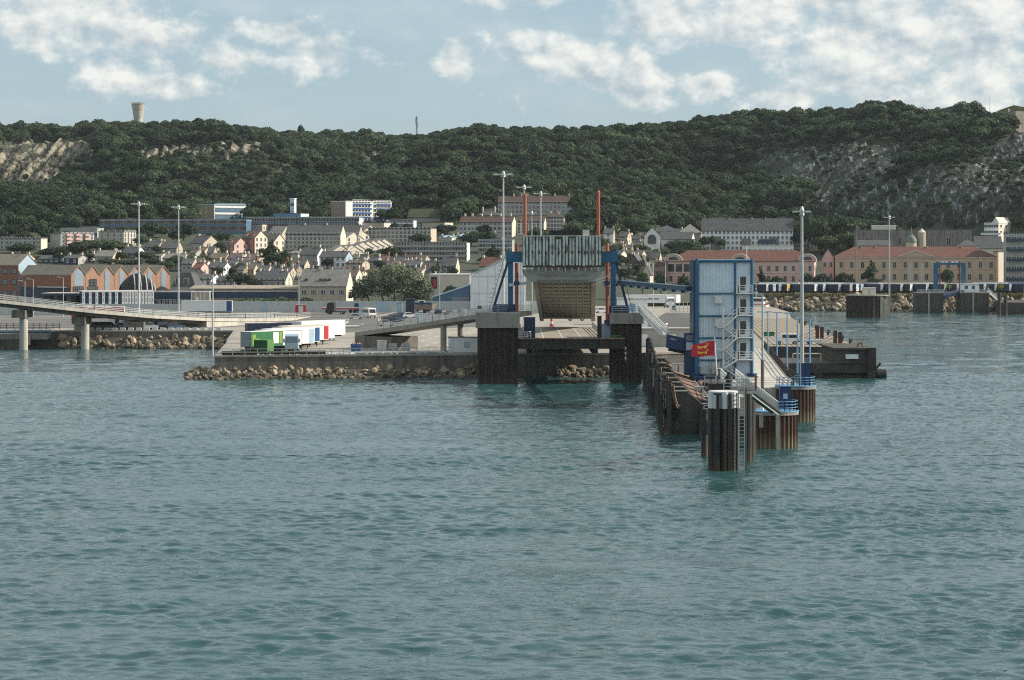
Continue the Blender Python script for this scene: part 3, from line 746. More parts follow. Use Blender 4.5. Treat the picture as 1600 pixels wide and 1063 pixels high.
# abutment and approach road behind it
ap = MB().xprism([(446.05, -1), (446.05, 7.45), (500, 7.2), (570, 4.03), (570, -1)], 0.5, 17.0)
struct(ap.build('approach_road', M['yard']))
cone = thing('barrier_post', 'red and white barrier post standing at the end of the low vehicle deck', 'barrier', (7.8, 455, 7.42))
MB().cyl((0, 0, 0), (0, 0, 1.5), .28, .2, 8).box(-.5, .5, -.4, .4, 0, .2).build('post', M['truck_red'], cone); MB().cyl((0, 0, .6), (0, 0, .95), .3, .28, 8).build('band', M['white'], cone)

# upper ramp
T = thing('upper_ramp', 'big raised beige vehicle ramp, ribbed underside and numbered finger flaps', 'ramp', (8.4, 388, 9))
xa, xb = 3.35, 13.6
def sx(y): return 2.1 * (y - 389) / 63 + .3
def rz_(y): return 18.6 + (y - 389) / (452 - 389) * (9.0 - 18.6)
b = MB(); v = []
for y in (389, 452):
    for (x, dz) in ((xa, 0), (xb, 0), (xb, 1.5), (xa, 1.5)): v.append((x + sx(y), y, rz_(y) + dz))
b.add(v, [(0, 1, 2, 3), (7, 6, 5, 4), (0, 4, 5, 1), (1, 5, 6, 2), (2, 6, 7, 3), (3, 7, 4, 0)])
wbuild(b, 'box_girder', M['ramp_beige'], T)
for k in range(13):       # cross ribs on the underside
    y = 393 + k * 4.6; z = rz_(y)
    wbuild(MB().beam((xa + .55 + sx(y), y, z - .08), (xb - .55 + sx(y), y, z - .08), .30, .2), 'cross_rib', M['ramp_rib'], T)
for k in range(9):
    x = xa + .9 + k * (xb - xa - 1.8) / 8
    wbuild(MB().beam((x + sx(391.5), 391.5, rz_(391.5) - .08), (x + sx(450), 450, rz_(450) - .08), .26, .2), 'long_rib', M['ramp_rib'], T)
for x in (xa + .1, xb - .1): wbuild(MB().beam((x + sx(390), 390, rz_(390) + .2), (x + sx(452), 452, rz_(452) + .2), .75, 1.3), 'edge_girder', M['ramp_beige'], T)
hd = MB().yprism([(1.7, 19.2), (1.9, 18.2), (3.2, 17.1), (13.7, 17.1), (15.0, 18.2), (15.2, 19.2)], 388.2, 391.5)
wbuild(hd, 'head_girder', M['ramp_beige'], T)
wbuild(MB().box(4.2, 12.8, 388.0, 388.2, 18.1, 18.5).box(4.2, 12.8, 387.95, 388.2, 17.3, 17.6), 'head_stiffener', M['ramp_rib'], T)
nf = 12; fw = (15.12 - 1.75) / nf
for k in range(nf):
    x0 = 1.75 + k * fw
    fb = MB().box(x0 + .02, x0 + fw - .02, 387.15, 387.4, 19.5, 24.75)
    ff = wbuild(fb, 'flap_finger', M['flap_dark'], T)
    for q in (.10, .58):
        rb = MB(); w_ = .36
        rb.box(x0 + q, x0 + q + w_, 386.95, 387.149, 19.75 + (.12 if (k * 2 + (q > .3)) % 3 else 0), 24.72 - (.5 if 4 < k < 8 else 0) * ((k * 7 % 3) / 2))
        wbuild(rb, 'rib', M['flap_green'], ff)
    wbuild(MB().beam((x0 + .5, 387.0, 19.55), (x0 + .55, 386.9, 18.85), .09), 'hinge_strut', M['white_dirty'], ff)
    me = text_mesh(str(k + 1), .78, M['steel_dark'], extrude=.03)
    inst('number', me, ff, (x0 + .56 - 8.4, 386.92 - 388, 22.0 - 9), rot=(R(90), 0, 0))
wbuild(MB().box(1.75, 15.15, 387.2, 387.4, 24.755, 24.86), 'top_rail', M['white'], T)
wbuild(MB().box(6.3, 11.7, 387.5, 388.6, 24.87, 25.75), 'black_fender', M['rubber'], T)
wbuild(MB().box(11.9, 13.0, 387.5, 388.4, 24.87, 25.85), 'lamp_box', M['cream_white'], T)
for x in (3.9, 13.8): wbuild(MB().box(x - .22, x + .22, 387.5, 388, 24.87, 25.6), 'stop_block', M['rubber'], T)
wbuild(MB().beam((13.6, 388.0, 17.2), (16.2, 388.4, 18.1), .12).beam((13.6, 388, 16.5), (15.6, 388.4, 17.4), .1), 'stay', M['galv'], T)

# ------------------------------------------------------------------ approach viaduct beside the linkspan
def deck_strip(mb, pts, half, thick, up=0.0):
    vs = []
    for i, p in enumerate(pts):
        a = pts[max(0, i - 1)]; b = pts[min(len(pts) - 1, i + 1)]; d = Vector((b[0] - a[0], b[1] - a[1], 0)).normalized(); nr = Vector((d.y, -d.x, 0))
        p = Vector(p)
        for (sd, dz) in ((1, up), (-1, up), (-1, up - thick), (1, up - thick)): vs.append(p + nr * (half * sd) + Vector((0, 0, dz)))
    f = []
    for i in range(len(pts) - 1):
        o = i * 4
        for k in range(4): f.append((o + k, o + (k + 1) % 4, o + 4 + (k + 1) % 4, o + 4 + k))
    f += [(3, 2, 1, 0), tuple(len(vs) - 4 + k for k in range(4))]
    mb.add(vs, f); return mb
def side_pts(pts, off):
    r_ = []
    for i, p in enumerate(pts):
        a = pts[max(0, i - 1)]; b = pts[min(len(pts) - 1, i + 1)]; d = Vector((b[0] - a[0], b[1] - a[1], 0)).normalized(); nr = Vector((d.y, -d.x, 0))
        r_.append(Vector(p) + nr * off)
    return r_
PA = [(-27.0, 436, 7.0), (-20, 428, 8.2), (-12, 420, 9.6), (-5.4, 413, 10.8), (1.0, 406, 11.7)]
T = thing('approach_viaduct', 'short concrete approach ramp with galvanised rails rising to the wide pier', 'viaduct', (-20, 428, 4))
wbuild(deck_strip(MB(), PA, 3.4, .8), 'deck', M['concrete'], T)
for k in (3.3, -3.3):
    rr = MB(); rail(rr, side_pts(PA, k), r=.045, step=2.0); wbuild(rr, 'railing', M['galv'], T)
e = side_pts(PA, 3.3)[0]; e2 = side_pts(PA, -3.3)[0]
wbuild(MB().prism([(-29.6, 433.6), (-22.3, 426.2), (-17.6, 430.8), (-24.8, 438.3)], 3.9, 6.4), 'abutment', M['concrete_dark'], T)
for x, y in ((-12.4, 417), (-9.4, 420.6)): wbuild(MB().cyl((x, y, 3.9), (x, y, 8.9), .55, n=12), 'column', M['concrete'], T)
b = thing('site_cabin', 'pale flat-roofed site cabin with square hatch under the approach ramp', 'cabin', (-8.5, 416.5, 4))
MB().box(-3.0, 3.6, 0, 2.5, 0, 2.6).build('wall', M['clad_white'], b); MB().box(-3.1, 3.7, -.1, 2.6, 2.6, 2.75).build('roof', M['concrete'], b); MB().box(-.2, .8, -.06, 0, .8, 1.9).build('hatch', M['lightblue'], b)

# left harbour viaduct
PV = [(wx(-120, 512), 512, 12.8), (wx(-30, 516), 516, 11.9), (wx(37, 521), 521, 10.7), (wx(133, 529), 529, 8.9), (wx(220, 541), 541, 7.4), (wx(300, 556), 556, 6.3), (wx(360, 574), 574, 5.6), (wx(405, 594), 594, 5.1), (wx(440, 618), 618, 4.6), (wx(462, 646), 646, 4.15)]
T = thing('harbour_viaduct', 'long curving concrete road viaduct on round columns with metal rails', 'viaduct', (PV[3][0], 529, 0))
wbuild(deck_strip(MB(), PV, 4.2, .75), 'deck', M['concrete_pale'], T)
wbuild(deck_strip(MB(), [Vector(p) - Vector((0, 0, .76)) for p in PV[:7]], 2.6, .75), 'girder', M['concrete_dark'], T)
for k in (4.1, -4.1):
    rr = MB(); rail(rr, side_pts(PV, k), r=.05, pr=.07, step=3.0, rails=(1.2, .8, .4), h=1.25); wbuild(rr, 'railing', M['galv'], T)
for (px, yy, zt) in ((37, 519.5, 9.0), (133, 527, 7.3), (122, 532.5, 7.3), (225, 536, 5.8), (213, 543, 5.8)):
    x = wx(px, yy); c = wbuild(MB().cyl((x, yy, -3 if px < 135 else 3.5), (x, yy, zt - 1.7), .95, n=20), 'column', M['concrete_pale'], T, smooth=False)
for (px, yy, zt) in ((35, 520.5, 9.1), (128, 529.5, 7.4), (219, 540, 5.9)):
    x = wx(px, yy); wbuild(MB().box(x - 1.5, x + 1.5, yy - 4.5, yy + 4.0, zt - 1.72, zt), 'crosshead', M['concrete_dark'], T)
ab = MB(); q0 = PV[5:]
deck_strip(ab, [Vector((p[0], p[1], p[2] - .78)) for p in q0], 4.0, 2.6); wbuild(ab, 'abutment', M['concrete_pale'], T)
# ------------------------------------------------------------------ passenger tower on the jetty
TY = 330.0; s_ = F / TY
tx0, tx1 = wx(1089, TY), wx(1175, TY); zb = 4.4
T = thing('passenger_tower', 'tall blue framed boarding tower with white ribbed panels, outside stair and balconies', 'tower', ((tx0 + tx1) / 2, TY, zb))
zs = [wz(588, TY), wz(563, TY), wz(528.5, TY), wz(494, TY), wz(459, TY), wz(408, TY)]
dp = 7.0
xm = wx(1148.5, TY)
for (x, y, r_, nm) in ((tx0, TY, .28, 'column'), (tx1, TY, .22, 'column'), (tx0, TY + dp, .22, 'column'), (tx1, TY + dp, .22, 'column'), (xm, TY + .05, .15, 'column')):
    wbuild(MB().cyl((x, y, zb), (x, y, zs[5] + (.35 if nm and x != xm else 0)), r_, n=14), nm, M['blue'], T)
wbuild(MB().box(tx0 - .5, tx0 - .27, TY, TY + dp, zb, zs[5] + .1), 'side_cladding', M['blue_dark'], T)  # left side wall, its shade put into the dark blue
for z in zs[1:]:
    wbuild(MB().cyl((tx0, TY, z), (tx1, TY, z), .20 if z == zs[5] else .125, n=12), 'beam', M['blue'], T)
    wbuild(MB().cyl((tx1, TY, z), (tx1, TY + dp, z), .125, n=10), 'beam', M['blue'], T)
rib = MB(); pts = corr([(tx0 + .3, TY + .35), (xm, TY + .35)], .42, .09, closed=False)
def panel(x0, x1, z0, z1, y, m, nm):
    n_ = max(1, int((x1 - x0) / .46)); st = (x1 - x0) / n_; bb = MB(); vs = []
    for i in range(n_):
        for (t, w) in ((0, 0), (.3, 0), (.42, .07), (.88, .07)): vs.append((x0 + st * (i + t), y - w))
    vs.append((x1, y)); k = len(vs)
    bb.add([(x, yy, z0) for x, yy in vs] + [(x, yy, z1) for x, yy in vs], [(i, i + 1, k + i + 1, k + i) for i in range(k - 1)])
    bb.box(x0, x1, y + .002, y + .08, z0, z1)
    return wbuild(bb, nm, M[m], T)
for i in range(5):
    panel(tx0 + .30, xm - .02, zs[i] + .11, zs[i + 1] - .11, TY + .32, 'panel_blue_white', 'wall_panel')
    wbuild(MB().box(xm + .2, tx1 - .2, TY + .30, TY + .4, zs[i] + .1, zs[i + 1] - .1), 'wall_panel', M['panel_blue_white'], T)
for (i0, i1) in ((0, 5),):
    wbuild(MB().box(tx1 + .02, tx1 + .1, TY + .3, TY + dp - .3, zb + .1, zs[5] - .2), 'side_panel', M['panel_blue_white'], T)
wbuild(MB().box(tx0 - .3, tx1 + .3, TY - .1, TY + dp, zs[5] + .1, zs[5] + .2), 'roof', M['galv'], T)
wbuild(MB().box(tx0 - .3, tx1 + .3, TY + dp - .2, TY + dp - .05, zb + .1, zs[5]), 'back_panel', M['panel_blue_white'], T)
dx0, dx1 = wx(1154.5, TY), wx(1168, TY)
for (pt, pb) in ((431, 457.5), (466.5, 492), (501, 526.5), (535, 561)):
    z1, z0 = wz(pt, TY), wz(pb, TY)
    d = wbuild(MB().box(dx0, dx1, TY + .18, TY + .298, z0, z1), 'door', M['white'], T)
    wbuild(MB().box(dx0 + .2, dx1 - .18, TY + .14, TY + .179, z0 + .25, z1 - .12), 'pane', M['glass_dark'], d)
    bal = wbuild(MB().box(xm + .15, tx1 - .05, TY - 1.3, TY + .17, z0 - .16, z0 - .04), 'balcony', M['white'], T)
    rr = MB(); rail(rr, [(xm + .2, TY - .1, z0 - .04), (xm + .35, TY - 1.25, z0 - .04), (tx1 - .1, TY - 1.25, z0 - .04)], r=.045, step=1.3); wbuild(rr, 'railing', M['white'], bal)
# zig-zag stair
lx = wx(1129, TY); pz = [zb] + [wz(561, TY) - .1, wz(526.5, TY) - .1, wz(492, TY) - .1]
for i in range(3):
    z0, z1 = pz[i], pz[i + 1]; zm = (z0 + z1) / 2
    st = MB()
    for (a, c) in (((xm + .1, TY - .75, z0), (lx, TY - .75, zm)), ((lx, TY - 1.75, zm), (xm + .1, TY - 1.75, z1))):
        for q in (-.42, .42): st.beam((a[0], a[1] + q, a[2]), (c[0], c[1] + q, c[2]), .06, .16)
        for k in range(8):
            t = (k + .5) / 8; x = a[0] + (c[0] - a[0]) * t; z = a[2] + (c[2] - a[2]) * t; st.box(x - .14, x + .14, a[1] - .4, a[1] + .4, z, z + .05)
        for q in (-.42, .42):
            for h_ in (1.0, .55): st.beam((a[0], a[1] + q, a[2] + h_), (c[0], c[1] + q, c[2] + h_), .045)
            for k in range(4):
                t = k / 3; x = a[0] + (c[0] - a[0]) * t; z = a[2] + (c[2] - a[2]) * t; st.beam((x, a[1] + q, z), (x, a[1] + q, z + 1.0), .045)
    wbuild(st, 'stair_flight', M['white'], T)
    wbuild(MB().box(lx - .9, lx + .05, TY - 2.2, TY - .3, zm - .1, zm), 'landing', M['white'], T)
wbuild(MB().beam((lx, TY - 1.25, zb), (lx, TY - 1.25, pz[3] + 1.2), .22), 'stair_post', M['white'], T)
wbuild(MB().box(wx(1115.5, TY), lx - .1, TY - 1.0, TY + .2, wz(474, TY), wz(463, TY)), 'ventilation_box', M['white_dirty'], T)
wbuild(MB().box(wx(1116, TY), lx - .1, TY - .9, TY + .2, wz(510, TY), wz(498, TY)), 'ventilation_box', M['white_dirty'], T)
wbuild(MB().box(tx0 + .5, tx0 + 1.5, TY - .4, TY + .2, wz(584, TY), wz(572, TY)).box(tx0 + 2.1, tx0 + 3.3, TY - .4, TY + .2, wz(584, TY), wz(566, TY)), 'pipework', M['galv'], T)
for (x, y) in ((tx0, TY), (tx1, TY)): wbuild(MB().cyl((x, y, zb), (x, y, zb + .3), .75, n=14), 'base_plate', M['blue_dark'], T)
wbuild(MB().box(tx0 - .6, tx1 + .6, TY - 2.4, TY + dp + .4, zb - .5, zb - .002), 'plinth', M['blue_dark'], T)
wbuild(MB().cyl((wx(1170, TY), TY + 3, zs[5]), (wx(1170, TY), TY + 3, zs[5] + 2.1), .05, n=6), 'aerial', M['white'], T)

# boarding walkway from the tower to the linkspan
T = thing('boarding_walkway', 'long enclosed blue passenger walkway running from the tower to the linkspan', 'walkway', (tx0 - 6, 362, 16))
a = Vector((wx(961, 397), 397, 17.0)); c = Vector((tx0 - .6, 334, wz(451, 334)))
wbuild(MB().beam(a, c, 1.5, .62), 'walkway_body', M['blue_grey'], T)
wbuild(MB().beam(a - Vector((0, .75, .5)), c - Vector((0, .75, .5)), .15, .26), 'pale_skirt', M['panel_blue_white'], T)
for k in range(9):
    p = a.lerp(c, (k + .5) / 9); wbuild(MB().beam(p + Vector((0, 0, -.7)), p + Vector((0, 0, -.3)), 1.4, .1), 'hanger', M['blue_grey'], T)
# dark blue gangway cabin beside the tower
T = thing('gangway_cabin', 'dark blue gangway cabin with small window against the tower side', 'cabin', (wx(1063, 331), 331, 5))
Yc = 331
wbuild(MB().yprism([(wx(1042, Yc), wz(544, Yc)), (wx(1043, Yc), wz(523, Yc)), (wx(1071, Yc), wz(529, Yc)), (wx(1071, Yc), wz(549, Yc))], Yc, Yc + 2.4), 'gangway', M['blue_dark'], T)
wbuild(MB().box(wx(1070, Yc) + .02, wx(1084.5, Yc), Yc - .3, Yc + 2.2, 4.4, wz(521, Yc)), 'cabin_wall', M['blue_dark'], T)
wbuild(MB().box(wx(1072, Yc), wx(1083, Yc), Yc - .36, Yc - .302, wz(533, Yc), wz(524, Yc)), 'window', M['glass_sky'], T)
wbuild(MB().box(wx(1072, Yc), wx(1084, Yc), Yc - .36, Yc - .302, wz(547, Yc), wz(535, Yc)), 'panel', M['lightblue'], T)
bars = MB()
for k in range(6): bars.beam((wx(1047 + k * 1.8, Yc), Yc - .05, wz(531 + k * .3, Yc)), (wx(1047 + k * 1.8, Yc), Yc - .05, wz(528 + k * .3, Yc)), .06)
wbuild(bars, 'bars', M['lightblue'], T)
wbuild(MB().cyl((wx(1045, Yc), Yc + 1, wz(546, Yc)), (wx(1070, Yc), Yc + 1, wz(551, Yc)), .25, n=8), 'pipe', M['steel_dark'], T)
# sloping catwalk from the narrow pier
T = thing('catwalk', 'steep white railed catwalk dropping from the narrow pier to the gangway', 'catwalk', (wx(1020, 360), 360, 9))
a = Vector((wx(1003, 392), 392, 11.8)); c = Vector((wx(1040, 333), 333, wz(527, 333)))
wbuild(MB().beam(a, c, 1.1, .16), 'deck', M['galv'], T)
for q in (-.5, .5):
    rr = MB(); rail(rr, [a + Vector((q, 0, .08)), c + Vector((q, 0, .08))], r=.05, step=2.6); wbuild(rr, 'railing', M['white_dirty'], T)

# ------------------------------------------------------------------ the jetty
JET = [(wx(1009, 389), 392), (wx(1060, 300), 300), (wx(1098, 268), 268), (27.4, 268), (31.5, 290), (30.5, 322), (36.5, 352), (44.5, 428), (24, 413)]
struct(MB().prism([(x + .9, y) for x, y in JET[:3]] + JET[3:], 1.8, 3.05).build('jetty_deck', M['wet_concrete']))
for k in range(12):      # support piles under the deck
    y = 276 + k * 9.5; x = 21.5 + .02 * (y - 270)
    for q in (1.2, 6.0):
        T = tag(MB().cyl((0, 0, -3), (0, 0, 1.8), .42, n=10).build('jetty_pile', M['tar']), 'short black steel pile under the jetty deck', 'pile', 'piles under the jetty deck'); T.location = (x + q, y, 0)
# sloping concrete fender supports along the ship side
rowY = [280, 289, 299, 310, 322, 336, 351, 368]
for i, y in enumerate(rowY):
    px = np.interp(y, [268, 278, 302, 330, 389], [1050, 1043, 1033, 1020, 1010]); x = wx(px, y)
    T = thing('jetty_fender', 'dark fender panel with sloping concrete support along the ship side of the jetty', 'fender', (x, y, 0), group='fenders along the ship side of the jetty')
    w = 3.4
    MB().yprism([(.5, 1.4), (.5, 5.1), (2.4, 5.1), (4.6, 3.2), (4.6, 1.4)], -.35, .35).build('concrete_support', M['wet_concrete'], T)
    MB().yprism([(.55, 5.102), (2.4, 5.102), (2.5, 5.24), (.55, 5.24)], -.45, .45).yprism([(2.4, 5.12), (4.6, 3.22), (4.7, 3.34), (2.5, 5.26)], -.45, .45).build('coping', M['concrete'], T)
    MB().box(0, .4, -.9, .9, -.6, 4.3).build('fender_panel', M['rubber'], T)
    MB().box(-.1, .45, -1.7, -1.15, -3, (6.6, 5.6, 6.2, 5.3)[i % 4]).build('fender_pile', M['tar'], T); MB().box(-.05, .4, 1.3, 1.8, -3, (5.2, 5.9, 4.9, 6.1)[i % 4]).build('fender_pile', M['tar'], T)
    MB().box(.5, 3.4, -.9, .9, -1, 1.3).build('cross_wall', M['wet_concrete'], T)
    if i < 5:
        ch = MB(); pts = [Vector((.6 + .8 * t, -.6 + .1 * math.sin(t * 9), 4.9 - 2.6 * t + .9 * (2 * t - 1) ** 2)) for t in np.linspace(0, 1, 9)]
        ch.path(pts, .13, 6); ch.path([p + Vector((.1, -.3, .25)) for p in pts], .1, 6); ch.build('chain', M['rust'], T)
        MB().cyl((.6, -.55, 2.7), (.6, .55, 2.7), 1.0, n=14).build('rubber_drum', M['rubber'], T)
# rusty planked slopes between the supports
for i in range(len(rowY) - 1):
    y0, y1 = rowY[i] + .6, rowY[i + 1] - .6
    px = np.interp(y0, [268, 278, 302, 330, 389], [1050, 1043, 1033, 1020, 1010]); x = wx(px, y0)
    T = tag(MB().add([(2.6, 0, 4.7), (6.8, 0, 3.4), (6.8, y1 - y0, 3.4), (2.6, y1 - y0, 4.7), (2.6, 0, 4.5), (6.8, 0, 3.2), (6.8, y1 - y0, 3.2), (2.6, y1 - y0, 4.5)],
        [(0, 1, 2, 3), (7, 6, 5, 4), (0, 4, 5, 1), (1, 5, 6, 2), (2, 6, 7, 3), (3, 7, 4, 0)]).build('sloping_apron', M['rust']), 'rusty sloping apron plate between two fender supports', 'plate', 'rusty aprons between the fenders')
    T.location = (x, y0, 0)
# black fender piles row
for i in range(7):
    y = 386 - i * 9.0; px = np.interp(y, [268, 330, 389], [1046, 1026, 1013]); x = wx(px, y)
    T = tag(MB().cyl((0, 0, -3), (0, 0, 7.6 - .3 * i), .5, n=12).cyl((0, 0, 7.6 - .3 * i), (0, 0, 7.75 - .3 * i), .3, n=12).build('fender_pile', M['tar']), 'tall black steel fender pile in the row on the ship side of the jetty', 'pile', 'tall black fender piles')
    T.location = (x, y, 0)

g = random.Random(31)
for k in range(16):      # ragged free-standing piles in front of the fenders
    y = 279 + k * 6.7; px = np.interp(y, [268, 278, 302, 330, 389], [1048, 1041, 1031, 1018, 1008]); x = wx(px, y) + g.uniform(-.5, .3); h_ = g.uniform(4.6, 7.4); o = tag(MB().cyl((0, 0, -3), (g.uniform(-.12, .12), 0, h_), .26 + .1 * (k % 2), n=10).cyl((0, 0, h_ - .9), (0, 0, h_ - .7), .4, n=10).build('ragged_pile', M['tar']), 'ragged slim dark pile standing in front of the jetty fenders', 'pile', 'ragged piles in front of the jetty fenders'); o.location = (x, y, 0)
# clutter on the jetty deck
g = random.Random(17)
for k, (px, Yp, lab) in enumerate(((1068, 318, 'rust brown mooring bollard beside the sloping aprons'), (1088, 292, 'rust brown mooring bollard in front of the boarding tower'), (1078, 305, 'rust brown mooring bollard between two aprons'))):
    T = thing('mooring_bollard', lab, 'bollard', (wx(px, Yp) + 2.2, Yp, 3.05)); MB().cyl((0, 0, 0), (0, 0, .9), .35, .28, 12).build('stem', M['rust'], T); MB().cyl((0, 0, .9), (0, 0, 1.2), .5, .4, 12).build('head', M['rust'], T)
for k, (px, Yp, w, h_, m, lab) in enumerate(((1096, 300, 1.6, 1.4, 'galv', 'grey equipment locker on the jetty in front of the tower'), (1106, 286, 1.2, 1.0, 'blue_dark', 'dark blue locker on the jetty near the flagpole'), (1112, 276, 2.0, .8, 'steel_dark', 'low black crate on the jetty near the mooring platform'), (1060, 345, 1.8, 2.2, 'white_dirty', 'white electrical cabinet on the jetty below the gangway cabin'))):
    T = thing('equipment_locker', lab, 'locker', (wx(px, Yp), Yp, 3.05)); MB().box(-w / 2, w / 2, 0, 1.0, 0, h_).build('body', M[m], T); MB().box(-w / 2 - .05, w / 2 + .05, -.05, 1.05, h_, h_ + .08).build('lid', M['galv'], T); MB().box(-.04, .04, -.04, -.002, .1, h_ - .1).build('door_seam', M['steel_dark'], T)
T = thing('jetty_railing', 'galvanised railing along the jetty deck in front of the tower', 'railing', (24, 300, 3.05)); rr = MB(); rail(rr, [(wx(1085, 322), 322, 3.05), (wx(1104, 290), 290, 3.05), (wx(1112, 271), 271, 3.05)], r=.04, step=1.8); wbuild(rr, 'rails', M['galv'], T)
T = thing('jetty_railing', 'short white railing across the seaward end of the jetty deck', 'railing', (24, 269, 3.05)); rr = MB(); rail(rr, [(wx(1100, 269), 269, 3.05), (27.0, 269, 3.05)], r=.04, step=1.4); wbuild(rr, 'rails', M['white_dirty'], T)
for k in range(5):
    a0 = Vector((wx(1082 + 5 * k, 316 - 9 * k), 316 - 9 * k, 3.2)); o = tag(MB().path([(0, 0, 0), (1.2, -2.5, .08), (1.0, -5.5, .0), (2.0, -8.5, .05)], .09, 6).build('deck_pipe', M['galv']), 'thin service pipe lying along the jetty deck', 'pipe', 'service pipes on the jetty deck'); o.location = a0

# mooring dolphin at the end
dx, dy = wx(1131, 234), 234.0
T = thing('mooring_dolphin', 'large black pile dolphin with white painted head and ladder standing in open water', 'dolphin', (dx, dy, 0))
zt = wz(612, dy); zwb = wz(637.5, dy)
n_ = 10; rr0 = 1.28
for k in range(n_):
    a = 2 * math.pi * (k + .5) / n_; x, y = rr0 * math.cos(a), rr0 * math.sin(a)
    p = MB().cyl((x, y, -3), (x, y, zt - (.25 if k % 3 == 0 else 0)), .36, n=10).build('pile', M['tar'], T)
    MB().cyl((x, y, zwb), (x, y, zt - (.26 if k % 3 == 0 else -.01)), .368, n=10).build('white_head', M['white_dirty'], p)
MB().cyl((0, 0, -3), (0, 0, zt - .1), 1.25, n=24).build('core', M['tar'], T)
MB().cyl((0, 0, zt - .098), (0, 0, zt + .06), 1.5, n=24).build('cap', M['white_dirty'], T)
for x in (-.75, .45): MB().box(x - .16, x + .16, -1.78, -1.5, -.5, zt - .15).build('rubbing_strip', M['tar'], T)
ld = MB()
for q in (1.35, 1.95): ld.beam((q, -1.35, -.8), (q, -1.35, zt + .7), .09)
for k in range(22): ld.beam((1.35, -1.35, -.4 + k * .37), (1.95, -1.35, -.4 + k * .37), .06)
ld.build('ladder', M['galv'], T)
ch = MB()
for z in np.arange(.4, zwb + 1.5, .42): ch.cyl((.85, -1.5, z), (1.25, -1.32, z), .05, n=5)
ch.build('rungs', M['steel_dark'], T)
MB().beam((2.1, -.9, -2.5), (2.1, -.9, zt + .4), .26).build('guide_post', M['brown_steel'], T)
# platform above it with mooring gear
T = thing('mooring_platform', 'small dark steel platform with bollard, winch and rails above the white headed dolphin', 'platform', (wx(1135, 240), 240, 8))
zp = wz(609, 240)
wbuild(MB().box(wx(1107, 240), wx(1180, 240), 238.5, 246, zp - .35, zp), 'deck', M['steel_dark'], T)
wbuild(MB().box(wx(1128, 240), wx(1180, 240), 238.3, 238.48, zp - .32, zp - .05), 'edge_beam', M['galv'], T)
rr = MB(); rail(rr, [(wx(1129, 240), 238.6, zp), (wx(1179, 240), 238.6, zp)], r=.035, step=.8); wbuild(rr, 'railing', M['galv'], T); rr = MB(); rail(rr, [(wx(1108, 240), 245.8, zp), (wx(1178, 240), 245.8, zp)], r=.035, step=1.2); wbuild(rr, 'railing', M['galv'], T)
wbuild(MB().cyl((wx(1140, 240), 241, zp), (wx(1140, 240), 241, zp + 1.0), .42, .3, 12).cyl((wx(1140, 240), 241, zp + 1.0), (wx(1140, 240), 241, zp + 1.35), .5, .35, 12).cyl((wx(1139, 240), 241, zp + 1.35), (wx(1141, 240), 241, zp + 1.75), .22, .15, 8), 'capstan', M['rubber'], T)
wbuild(MB().box(wx(1108, 240), wx(1133, 240), 240, 242, zp, zp + .62), 'winch_box', M['steel_dark'], T)
hw = MB(); c0 = Vector((wx(1111.5, 240), 240.4, zp + 1.3))
hw.path([c0 + Vector((.24 * math.cos(t), 0, .24 * math.sin(t))) for t in np.linspace(0, 6.283, 13)], .045, 6); hw.beam(c0 - Vector((0, 0, .24)), c0 - Vector((0, 0, .8)), .08); wbuild(hw, 'hand_wheel', M['steel_dark'], T)
wbuild(MB().path([(wx(1122, 240), 240, zp + .6), (wx(1121, 240), 240, zp + 1.5), (wx(1123, 240), 240, zp + 1.3)], .06, 6), 'hook', M['steel_dark'], T)
wbuild(MB().box(wx(1177, 240), wx(1180, 240), 238.4, 238.7, zp + .1, zp + 1.5), 'life_ring_post', M['orange_red'], T)
for x in (wx(1115, 243), wx(1170, 243)): wbuild(MB().cyl((x, 244, -3), (x, 244, zp - .36), .45, n=12), 'leg', M['tar'], T)

# other mooring piles
for (px, Yp, top, r_, lab) in ((1101, 250, 641, .38, 'slim black mooring pile beside the white headed dolphin'), (1173, 247, 627, .52, 'thick black mooring pile below the sloping gangway')):
    x = wx(px, Yp); T = thing('mooring_pile', lab, 'pile', (x, Yp, 0)); z = wz(top, Yp)
    MB().cyl((0, 0, -3), (0, 0, z), r_, n=16).build('shaft', M['tar'], T)
    MB().cyl((0, 0, z), (0, 0, z + .12), r_ * .8, n=16).build('cap', M['steel_dark'], T)

# sheet pile cells
def cell_(name, label, px0, px1, Yf, top, closed_r=None, m='sheet_rust', pitch=.95, dep=.22):
    x0, x1 = wx(px0, Yf), wx(px1, Yf); r = (x1 - x0) / 2; cx, cy = (x0 + x1) / 2, Yf + r; T = thing(name, label, 'sheet pile cell', (cx, cy, 0)); z = wz(top, Yf)
    MB().prism(corr(ring(0, 0, r, 30), pitch, dep), -3, z - .35).build('sheet_piling', M[m], T)
    MB().prism(ring(0, 0, r + .1, 40), z - .348, z).build('cap_beam', M['concrete'], T)
    return T, cx, cy, z, r
C1, cx, cy, z, r = cell_('sheet_pile_cell', 'rusty round sheet pile cell with low blue rail at the foot of the gangway', 1176, 1251, 258.5, 645)
MB().prism(ring(0, 0, r + .14, 40), z, z + .12).build('blue_kerb', M['blue_pale'], C1)
rr = MB(); rail(rr, [(r * .98 * math.cos(t), r * .98 * math.sin(t), z + .1) for t in np.linspace(-2.0, .9, 12)], r=.035, step=1.0); rr.build('railing', M['blue_pale'], C1)
for x in (-1.75, .1): MB().box(x - .22, x + .22, -r - .32, -r - .02, -.5 if x > 0 else 2.4, z - .05).build('rubbing_post', M['timber_pale'], C1)
MB().box(.8, 2.1, 1.2, 2.0, z + .02, z + 2.6).box(.75, 2.15, 1.15, 2.05, z + 2.6, z + 2.7).build('control_box', M['blue_dark'], C1)
MB().box(1.2, 1.7, 1.16, 1.199, z + 1.3, z + 1.9).build('notice', M['lightblue'], C1)
